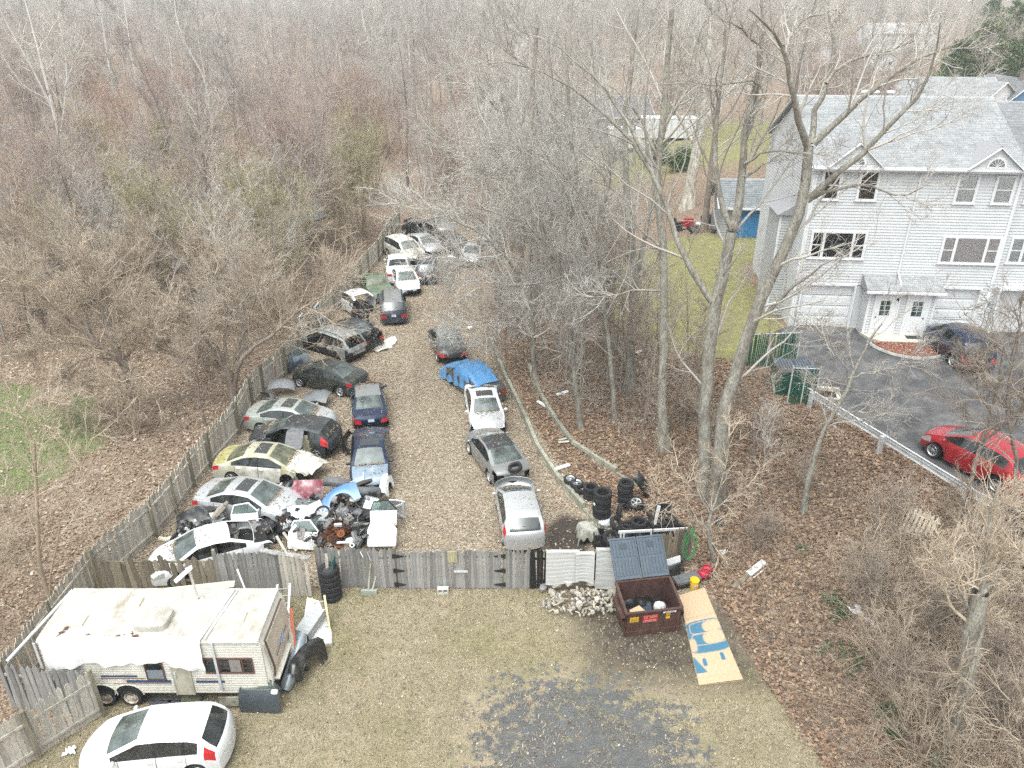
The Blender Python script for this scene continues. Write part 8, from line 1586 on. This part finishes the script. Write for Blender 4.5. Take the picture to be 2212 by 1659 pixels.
hero('thin light barked sapling behind the blind end of the caravan',(c0((345,615),(290,480),(242,350),(235,100))+[(76,1050),(75,960)],.09,.04),[(c0((300,500),(190,260),(80,150),(60,0))+[(10,1050)],.05,.015,.5),(c0((310,520),(330,250),(400,20))+[(160,1050),(200,940)],.04,.015,.5),(c0((280,470),(120,330),(0,200)),.03,.01,-.3),([(75,965),(43,886),(20,830)],.03,.01,0),([(75,965),(103,905),(110,860)],.03,.01,0)],seed=33,dens=1.0,extra=6,tw=.006,tm=TWIG_TAN,bm=mat('bark_tan',(.36,.29,.21),.9,var=.2),lkw=LK)
hero('pale sapling leaning over the leaves by the green grass patch',(c4((820,1200),(800,1080),(765,960),(745,870)),.05,.03),[(c4((745,870),(650,830),(540,770)),.03,.01,0),(c4((745,870),(800,840),(910,830),(940,940),(970,1010)),.03,.01,0),(c4((810,1150),(720,1090),(570,1030)),.03,.01,-.3)],seed=34,dens=.8,extra=4,tw=.006,tm=TWIG_TAN,bm=MATS['bark_tan'],lkw=LK)
BIRCH=mat('birch_bark',(.66,.65,.60),.8,col2=(.30,.28,.25),mixs=6,mixlo=.55,mixhi=.75,stretch=(1,1,1.5))
TWP=mat('twig_pale',(.52,.48,.42),.85)
for k,(lb,tr,lm,by)in enumerate((('slender white birch tallest among the left woods',c1((985,1060),(960,970),(900,600),(850,350),(805,0)),[(c1((850,350),(760,230),(680,180)),.05,.02,0),(c1((830,190),(760,90),(690,0)),.05,.02,0)],None),('white birch leaning left of the slender birch',c1((860,1080),(825,940),(760,700),(720,500),(680,250),(650,60)),[(c1((720,500),(640,420),(560,390)),.04,.02,0),(c1((700,380),(780,300),(800,200)),.04,.02,0)],None),('white birch with a forked top right of the slender birch',c1((1410,1080),(1390,980),(1365,730),(1330,500),(1210,310),(1140,130),(1130,0)),[(c1((1330,500),(1290,300),(1270,60)),.07,.03,0),(c1((1360,700),(1270,520),(1260,420)),.05,.02,0)],None),('pale forked sycamore spreading at the top left',c1((450,1220),(420,1100),(395,900),(340,690),(270,400),(160,0)),[(c1((330,680),(200,430),(70,200),(0,60)),.14,.07,-1),(c1((395,850),(430,600),(430,400),(400,150),(410,0)),.10,.05,1),(c1((250,330),(340,180),(420,40)),.08,.03,0),(c1((420,560),(540,270),(640,190)),.06,.02,0),(c1((300,640),(150,560),(0,340)),.07,.03,-1)],None),('bone white sycamore crown in the hazy middle distance',c2((200,420),(190,280),(150,200),(130,60)),[(c2((190,280),(260,190),(330,90)),.12,.04,0),(c2((180,260),(120,290),(60,260)),.10,.04,0),(c2((190,200),(230,60),(240,0)),.10,.04,0)],150))):
 b=gt(*tr[0])if by is None else Vector((onplane(*tr[0],by).x,by,zgf(onplane(*tr[0],by).x,by)))
 hero(lb,(tr,.20 if k<3 else.30,.06),lm,base=b,seed=40+k,bm=BIRCH,tm=TWP if k>2 else TWIG_PINK,tw=.012,dens=.9,extra=6,lkw=LK,name='birch_tree' if k<3 else 'sycamore_tree')
 # the woods: one mesh set per kind, each tree its own object
PT={'tall':[proto('tall',101,BARK_GREY,TWIG_GREY,h=17,r=.19,nl=13,spread=.7,n3=4,tw=.010),proto('tall',102,BARK_GREY,TWIG_PINK,h=16,r=.17,nl=15,spread=.8,tw=.010),proto('tall',107,BARK_BROWN,TWIG_GREY,h=18,r=.22,nl=14,spread=.65,tw=.010)],'red':[proto('red',103,BARK_BROWN,TWIG_PINK,h=12,r=.12,nl=15,spread=.55,t0=.2,limb=.5,up=.16,tw=.009),proto('red',104,BARK_BROWN,TWIG_RED,h=10,r=.10,nl=16,spread=.5,t0=.12,limb=.55,up=.2,stems=3,tw=.008)],'pale':[proto('pale',105,BARK_PALE,TWIG_GREY,h=19,r=.21,nl=11,spread=.7,tw=.011),],'willow':[proto('willow',106,mat('willow_bark',(.42,.37,.26),.9,var=.2,objrand=.15),TWIG_YEL,h=8.5,r=.075,nl=7,spread=.4,t0=.2,limb=.5,up=.18,stems=7,tw=.010,dens=.6,n2=4,n3=2),proto('willow',116,MATS['willow_bark'],TWIG_TAN,h=7.5,r=.07,nl=7,spread=.45,t0=.2,limb=.5,up=.16,stems=7,tw=.010,dens=.6,n2=4,n3=2)],'thin':[proto('thin',108,BARK_BROWN,TWIG_BROWN,h=9,r=.06,nl=10,spread=.65,t0=.3,limb=.35,tw=.007,dens=.8),proto('thin',109,BARK_GREY,TWIG_GREY,h=11,r=.075,nl=10,spread=.6,t0=.35,limb=.33,tw=.007,dens=.8)],'spread':[proto('spread',121,BARK_BROWN,TWIG_TAN,h=8.5,r=.16,nl=13,spread=.95,t0=.12,limb=.62,up=.06,tw=.009,n2=5,n3=3,wander=.16),proto('spread',122,BARK_BROWN,TWIG_GREY,h=9.5,r=.15,nl=13,spread=.8,t0=.12,limb=.6,up=.1,tw=.009,n2=5,n3=3,wander=.15)],'shrub':[proto('shrub',110,BARK_BROWN,TWIG_TAN,h=3.4,r=.025,nl=5,spread=.5,t0=.1,limb=.6,up=.02,stems=6,tw=.006,n2=3,n3=2,dens=.55),proto('shrub',111,BARK_BROWN,TWIG_BROWN,h=2.8,r=.022,nl=5,spread=.6,t0=.1,limb=.6,up=-.03,stems=7,tw=.006,n2=3,n3=2,dens=.55)]}
KINDS={'tall':('bare_tree','tall bare grey tree standing in the woods with a straight trunk','tree','tall bare trees in the woods'),'red':('bare_tree','bare tree with a haze of pinkish brown twigs in the woods','tree','pinkish brown twigged trees in the woods'),'pale':('bare_tree','tall pale barked bare tree standing in the woods','tree','pale barked trees in the woods'),'willow':('willow_shrub','many stemmed willow shrub with yellowish twigs left of the picket fence','shrub','yellowish willow shrubs left of the fence'),'thin':('sapling','thin bare sapling rising from the leaf litter','sapling','thin bare saplings on the leaf litter'),'spread':('spreading_tree','broad low branching bare tree in the thicket left of the fence','tree','spreading trees left of the fence'),'shrub':('bare_shrub','low leafless shrub of tangled thin stems','shrub','low leafless shrubs')}
frng=random.Random(99);NTREE=[0]
def plant(kind,x,y,s=1.0,v=None):
 nm,lb,cat,grp=KINDS[kind];a,b=(PT[kind][v]if v is not None else frng.choice(PT[kind]));t=thing(nm,lb,cat,(x,y,zgf(x,y)-.05),frng.uniform(0,6.28),grp);k=s*frng.uniform(.82,1.15);t.scale=(k,k,k*frng.uniform(.92,1.08));link('trunk',a,t);link('crown',b,t);NTREE[0]+=1;return t
def fill(n,xr,yr,mix,s=1.0,mind=1.6,okf=None):
 pts=[];tries=0
 while len(pts)<n and tries<n*40:
  tries+=1;x=frng.uniform(*xr);y=yr[0]+(yr[1]-yr[0])*frng.random()**.8
  if okf and not okf(x,y):continue
  if any((x-a)**2+(y-b)**2<mind*mind for a,b in pts):continue
  pts.append((x,y));plant(frng.choices([m[0]for m in mix],[m[1]for m in mix])[0],x,y,s)
def fx(y):return float(np.interp(y,[16,22,30,40,52,68,80],[-15.3,-15.2,-14.4,-13.3,-12.2,-10.8,-9.5]))
fill(46,(-46,-13),(44,84),(('willow',3),('red',1)),1.0,2.0,lambda x,y:x<fx(y)-1.2 and x>-y*.62)
fill(24,(-40,-15),(30,50),(('shrub',1),('thin',1)),1.0,1.4,lambda x,y:x<fx(y)-.8 and not(-34<x<-19 and 26<y<43)and x>-y*.75)
fill(15,(-42,-15.5),(36,64),(('spread',1),),1.0,3.6,lambda x,y:x<fx(y)-2 and x>-y*.68 and not(-34<x<-19 and 26<y<43))
fill(8,(-24,-15.6),(14,26),(('shrub',1),),1.0,1.2)
fill(95,(-110,-13),(62,165),(('tall',3),('red',3),('pale',1.3)),1.0,3.0,lambda x,y:x<fx(min(y,80))-2 and x>-y*.72-6)
fill(14,(-62,-34),(40,70),(('red',2),('tall',1),('thin',1)),.85,3.0,lambda x,y:x>-y*.72-5)
fill(46,(-14,12),(71,150),(('tall',3),('red',3),('thin',1)),1.0,2.6)
fill(7,(-9,0),(70,78),(('thin',2),('red',1)),.9,1.5)
fill(34,(-2.2,5.5),(42,78),(('tall',2),('thin',2)),.9,1.3,lambda x,y:x>np.interp(y,[44,60,74],[-.4,-1.6,-2.2])and x<np.interp(y,[44,58,74],[4.2,3.6,6]))
fill(26,(1.5,9.5),(30,44),(('thin',1),),.85,.9,lambda x,y:x>np.interp(y,[30,44],[4.0,1.0])and x<np.interp(y,[30,44],[10,5]))
fill(16,(7,40),(66,120),(('tall',3),('red',1)),1.0,3.5,lambda x,y:not(12<x<48 and y<70))
fill(10,(40,110),(110,190),(('tall',2),('red',1)),1.0,6)
fill(20,(10,18),(12.5,22),(('shrub',1),),.9,.9,lambda x,y:x>np.interp(y,[12,20,24],[10.8,11.2,11.5])and x<np.interp(y,[12,20,24],[17,16,14]))
fill(9,(8.0,12.5),(23,32),(('shrub',1),('thin',1.5)),.6,1.2,lambda x,y:x<np.interp(y,[23,32],[14.2,11]))
def far_woods(name,label,n,xr,yr,protos,s,okf=None,seed=3):
 rg=random.Random(seed);P=[]
 while len(P)<n:
  x=rg.uniform(*xr);y=rg.uniform(*yr)
  if abs(x)>y*.85+20 or(okf and not okf(x,y)):continue
  P.append((x,y,zgf(x,y)-.2))
 me=bpy.data.meshes.new(name);me.from_pydata(P,[],[]);o=link(name,me)
 ng=bpy.data.node_groups.new(name,'GeometryNodeTree');ng.interface.new_socket('Geometry',in_out='INPUT',socket_type='NodeSocketGeometry');ng.interface.new_socket('Geometry',in_out='OUTPUT',socket_type='NodeSocketGeometry')
 N=ng.nodes;L=ng.links;gi=N.new('NodeGroupInput');go=N.new('NodeGroupOutput');g2=N.new('GeometryNodeGeometryToInstance')
 for tr in protos:
  j=N.new('GeometryNodeJoinGeometry')
  for ob in tr:
   oi=N.new('GeometryNodeObjectInfo');oi.inputs['Object'].default_value=ob;oi.transform_space='ORIGINAL';oi.inputs['As Instance'].default_value=True;L.new(oi.outputs['Geometry'],j.inputs[0])
  gg=N.new('GeometryNodeGeometryToInstance');L.new(j.outputs[0],gg.inputs[0]);L.new(gg.outputs[0],g2 .inputs[0])
 ip=N.new('GeometryNodeInstanceOnPoints');L.new(gi.outputs[0],ip.inputs['Points']);L.new(g2 .outputs[0],ip.inputs['Instance']);ip.inputs['Pick Instance'].default_value=True
 ri=N.new('FunctionNodeRandomValue');ri.data_type='INT';ri.inputs['Min'].default_value=0;ri.inputs['Max'].default_value=len(protos)-1
 out=[q for q in ri.outputs if q.type=='INT'][0];L.new(out,ip.inputs['Instance Index'])
 rr=N.new('FunctionNodeRandomValue');rr.data_type='FLOAT_VECTOR';rr.inputs['Min'].default_value=(0,0,0);rr.inputs['Max'].default_value=(0,0,6.28);L.new(rr.outputs[0],ip.inputs['Rotation'])
 rs=N.new('FunctionNodeRandomValue');rs.data_type='FLOAT';
 fi=[q for q in rs.inputs if q.type=='VALUE'];fi[0].default_value=.75*s;fi[1].default_value=1.25*s;L.new([q for q in rs.outputs if q.type=='VALUE'][0],ip.inputs['Scale'])
 L.new(ip.outputs[0],go.inputs[0]);md=o.modifiers.new('woods','NODES');md.node_group=ng
 return tag(o,label,kind='stuff')
def tree_objs(grp,i):
 t=[o for o in bpy.data.objects if o.get('group')==grp][i];return list(t.children)
PRS=[tree_objs(KINDS['tall'][3],0),tree_objs(KINDS['tall'][3],1),tree_objs(KINDS['red'][3],0),tree_objs(KINDS['red'][3],1),tree_objs(KINDS['red'][3],2),tree_objs(KINDS['pale'][3],0)]
far_woods('far_woods','distant bare woods fading into one brownish mass beyond the swamp',620,(-330,60),(150,420),PRS,1.1,lambda x,y:not(x>10 and y<200))
far_woods('far_woods','distant bare trees among the far houses on the right',120,(30,420),(160,420),PRS[:3],1.0,None,8)
far_woods('hill_woods','bare woods covering the hazy far ridge',900,(-700,700),(430,900),PRS[:4],1.5,None,9)
def canes(name,label,n,posf,m,l=(.6,2.0),r=.006,lay=.6,seed=1,arch=.12):
 rng=np.random.default_rng(seed);pts=np.array([posf()for _ in range(n)]);z=zg(pts[:,0],pts[:,1]);P0=np.stack([pts[:,0],pts[:,1],z],-1);D0=rng.normal(0,1,(n,3));D0[:,2]=np.abs(D0[:,2])*(1-lay)+.15
 L=rng.uniform(*l,n);P,R=grow(rng,P0,D0,L,np.full(n,r)*rng.uniform(.7,1.6,n),6,.18,-arch,.4);P[...,2]=np.maximum(P[...,2],zg(P[...,0],P[...,1])+.02)
 ch=[(P,R,3)];p,d,l2,r2=spawn(rng,P,R,3,.2,1,.7,.45,.6,r*.6);P2,R2=grow(rng,p,d,l2,r2,3,.15,0,.5);P2[...,2]=np.maximum(P2[...,2],zg(P2[...,0],P2[...,1])+.02);ch.append((P2,R2,3))
 V,Fq=tubes(ch);return tag(link(name,npmesh(name,V,Fq,m)),label,kind='stuff')
def in_poly(poly):
 xs=[p[0]for p in poly];ys=[p[1]for p in poly]
 def f():
  while True:
   x,y=frng.uniform(min(xs),max(xs)),frng.uniform(min(ys),max(ys))
   if inpoly(np.array([x]),np.array([y]),poly)[0]:return(x,y)
 return f
canes('brush','tangle of dead canes and fallen sticks on the bank below the guardrail',2600,in_poly([(9,12),(18,12),(14.6,21),(11.8,29),(10,34),(7.5,36),(5,34),(6.5,29),(8.2,24),(8.6,18)]),TWIG_BROWN,(.4,1.6),.006,.7,1)
canes('brush','dense thicket of tan canes in the lower right corner',2300,in_poly([(10.6,12.5),(18,12.5),(16.0,20.5),(13.5,21.5),(11.6,20),(10.8,17)]),TWIG_TAN,(.9,2.9),.0065,.4,2)
canes('brush','brown brambles and sticks on the woodland floor left of the fence',2600,in_poly([(-34,24),(-15.8,24),(-14.9,32),(-13.8,42),(-12.8,52),(-11.6,64),(-48,64),(-44,48),(-21,44),(-19,36),(-19.5,28)]),TWIG_BROWN,(.5,2.2),.009,.5,3)
canes('brush','dry sticks and canes beside the corner fence',700,in_poly([(-30,13),(-15.6,13),(-15.7,24),(-30,26)]),TWIG_TAN,(.6,1.9),.007,.6,4)
canes('brush','sticks and saplings among the trunks on the wooded strip',1100,in_poly([(1.2,36),(5.5,31),(9.5,35),(6,43),(4,52),(3.4,60),(-1.5,62),(-.8,46)]),TWIG_GREY,(.5,2.0),.008,.5,5)
canes('brush','undergrowth on the swampy floor beneath the left woods',3600,in_poly([(-90,62),(-12,62),(-9,90),(-12,130),(-95,130)]),TWIG_PINK,(1.0,3.5),.014,.35,6)
NEED=attrmat('needles',.7)
def evergreen(label,x,y,h,r,seed):
 rg=np.random.default_rng(seed);t=thing('pine_tree',label,'tree',(x,y,zgf(x,y)),0,None);mb=MB();mb.tube([(0,0,-.3),(0,0,h*.5),(.1,.1,h)],[.28,.18,.03],8);mb.build('trunk',BARK_BROWN,t,True)
 nb=110;V=[];C=[];ch=[]
 for k in range(nb):
  f=rg.uniform(.12,1);z=h*f;a=rg.uniform(0,2*PI);L_=r*(1.05-f)**.7*rg.uniform(.6,1.15)+.3;droop=rg.uniform(-.1,.35);tip=np.array((L_*math.cos(a),L_*math.sin(a),z+L_*droop))
  for q in range(70):
   u=rg.uniform(.25,1.05);p=np.array((0,0,z))*(1-u)+tip*u+rg.normal(0,.18+.10*L_*.2,3);d=unit(rg.normal(0,1,3)+np.array((math.cos(a),math.sin(a),.35))*1.2);s=rg.uniform(.16,.34)*(1.9 if h>4 else 1);sd=unit(np.cross(d,rg.normal(0,1,3)))*s*.22
   V+=[p-sd,p+sd,p+d*s];c=np.array((.075,.12,.042))*rg.uniform(.55,1.7)+(np.array((.05,.05,.0))if rg.random()<.25 else 0);C+=[c]*3
 link('crown',npmesh('crown',np.array(V),np.arange(len(V)).reshape(-1,3),NEED,col=np.array(C)),t)
for k,(lb,px,py,h,r)in enumerate((('broad dark evergreen behind the blue house',2105,208,12,5),('lighter evergreen at the right edge behind the chimney',2200,214,11,5),('tall evergreen behind the broad dark one',2160,178,15,6),('small evergreen left of the broad dark one',2055,206,9,4),('hazy evergreen farthest back at the right edge',2195,120,19,8),('hazy evergreen behind the tall evergreen',2120,128,15,7),('rounded evergreen between the two nearest evergreens',2150,212,9,5))):
 p=gp(px,py,3.0);evergreen(lb,p.x,p.y,h,r,60+k)
p=gp(1610,300,3);
for k,(lb,px,py,s)in enumerate((('dark evergreen shrub by the white trailers',1420,345,2.4),('second evergreen shrub right of the trailers',1475,365,2.0))):q=gp(px,py,2.4);evergreen(lb,q.x,q.y,s,1.4,70+k)
random.seed(3);V=[];C=[]
for px,py,n in((1890,1223,60),(1895,1277,40),(1800,1300,90),(1815,1330,80),(1780,1405,40),(1820,1403,40),(1845,1445,40),(1915,1540,120),(1930,1580,120),(1735,1190,40),(2020,1655,60),(1855,1420,40)):
 for k in range(n):
  p=gt(px+random.gauss(0,12),py+random.gauss(0,9));s=random.uniform(.02,.05);a=random.uniform(0,6.28);zz=p.z+random.uniform(.03,.22)
  for j in range(4):V.append((p.x+s*math.cos(a+j*PI/2),p.y+s*math.sin(a+j*PI/2),zz+random.uniform(-.02,.02)))
  c=np.array((.03,.10,.035))*random.uniform(.5,1.6);C+=[c]*4
tag(link('ivy',npmesh('ivy',np.array(V),np.arange(len(V)).reshape(-1,4),attrmat('leaf'),col=np.array(C))),'dark green ivy sprigs scattered on the leafy bank',kind='stuff')
WAT=mat('swamp_water',(.10,.11,.12),.08,spec=.6)
for k,(px,py,a,b)in enumerate(((160,415,9,3.5),(440,430,9,4),(620,390,4,10),(640,460,3,5),(520,520,2.5,5),(40,430,8,4),(300,585,6,2.6))):
 p=gt(px,py);poly=[(p.x+a*math.cos(t_)*(1+.25*math.sin(3*t_+k)),p.y+b*math.sin(t_)*(1+.2*math.cos(2*t_+k)))for t_ in np.linspace(0,2*PI,40)[:-1]]
 zz=max(zgf(*q)for q in poly)+.03;mb=MB();mb.prism(poly,zz-.3,zz);tag(mb.build('pond',WAT),kind='structure')
 # the hazy air
hm=bpy.data.materials.new('haze');hm.use_nodes=True;hn=hm.node_tree.nodes;hl=hm.node_tree.links
hn.remove(hn['Principled BSDF']);pv=hn.new('ShaderNodeVolumePrincipled');pv.inputs['Color'].default_value=(.92,.97,1.0,1);pv.inputs['Density'].default_value=0.0006;pv.inputs['Anisotropy'].default_value=0.1
hl.new(pv.outputs[0],hn['Material Output'].inputs['Volume'])
mb=MB();mb.box((-2650,-310,-8),(2650,2650,130));tag(mb.build('haze',hm),kind='stuff');bpy.data.objects['haze']['label']='thin pale haze filling the air over the woods'
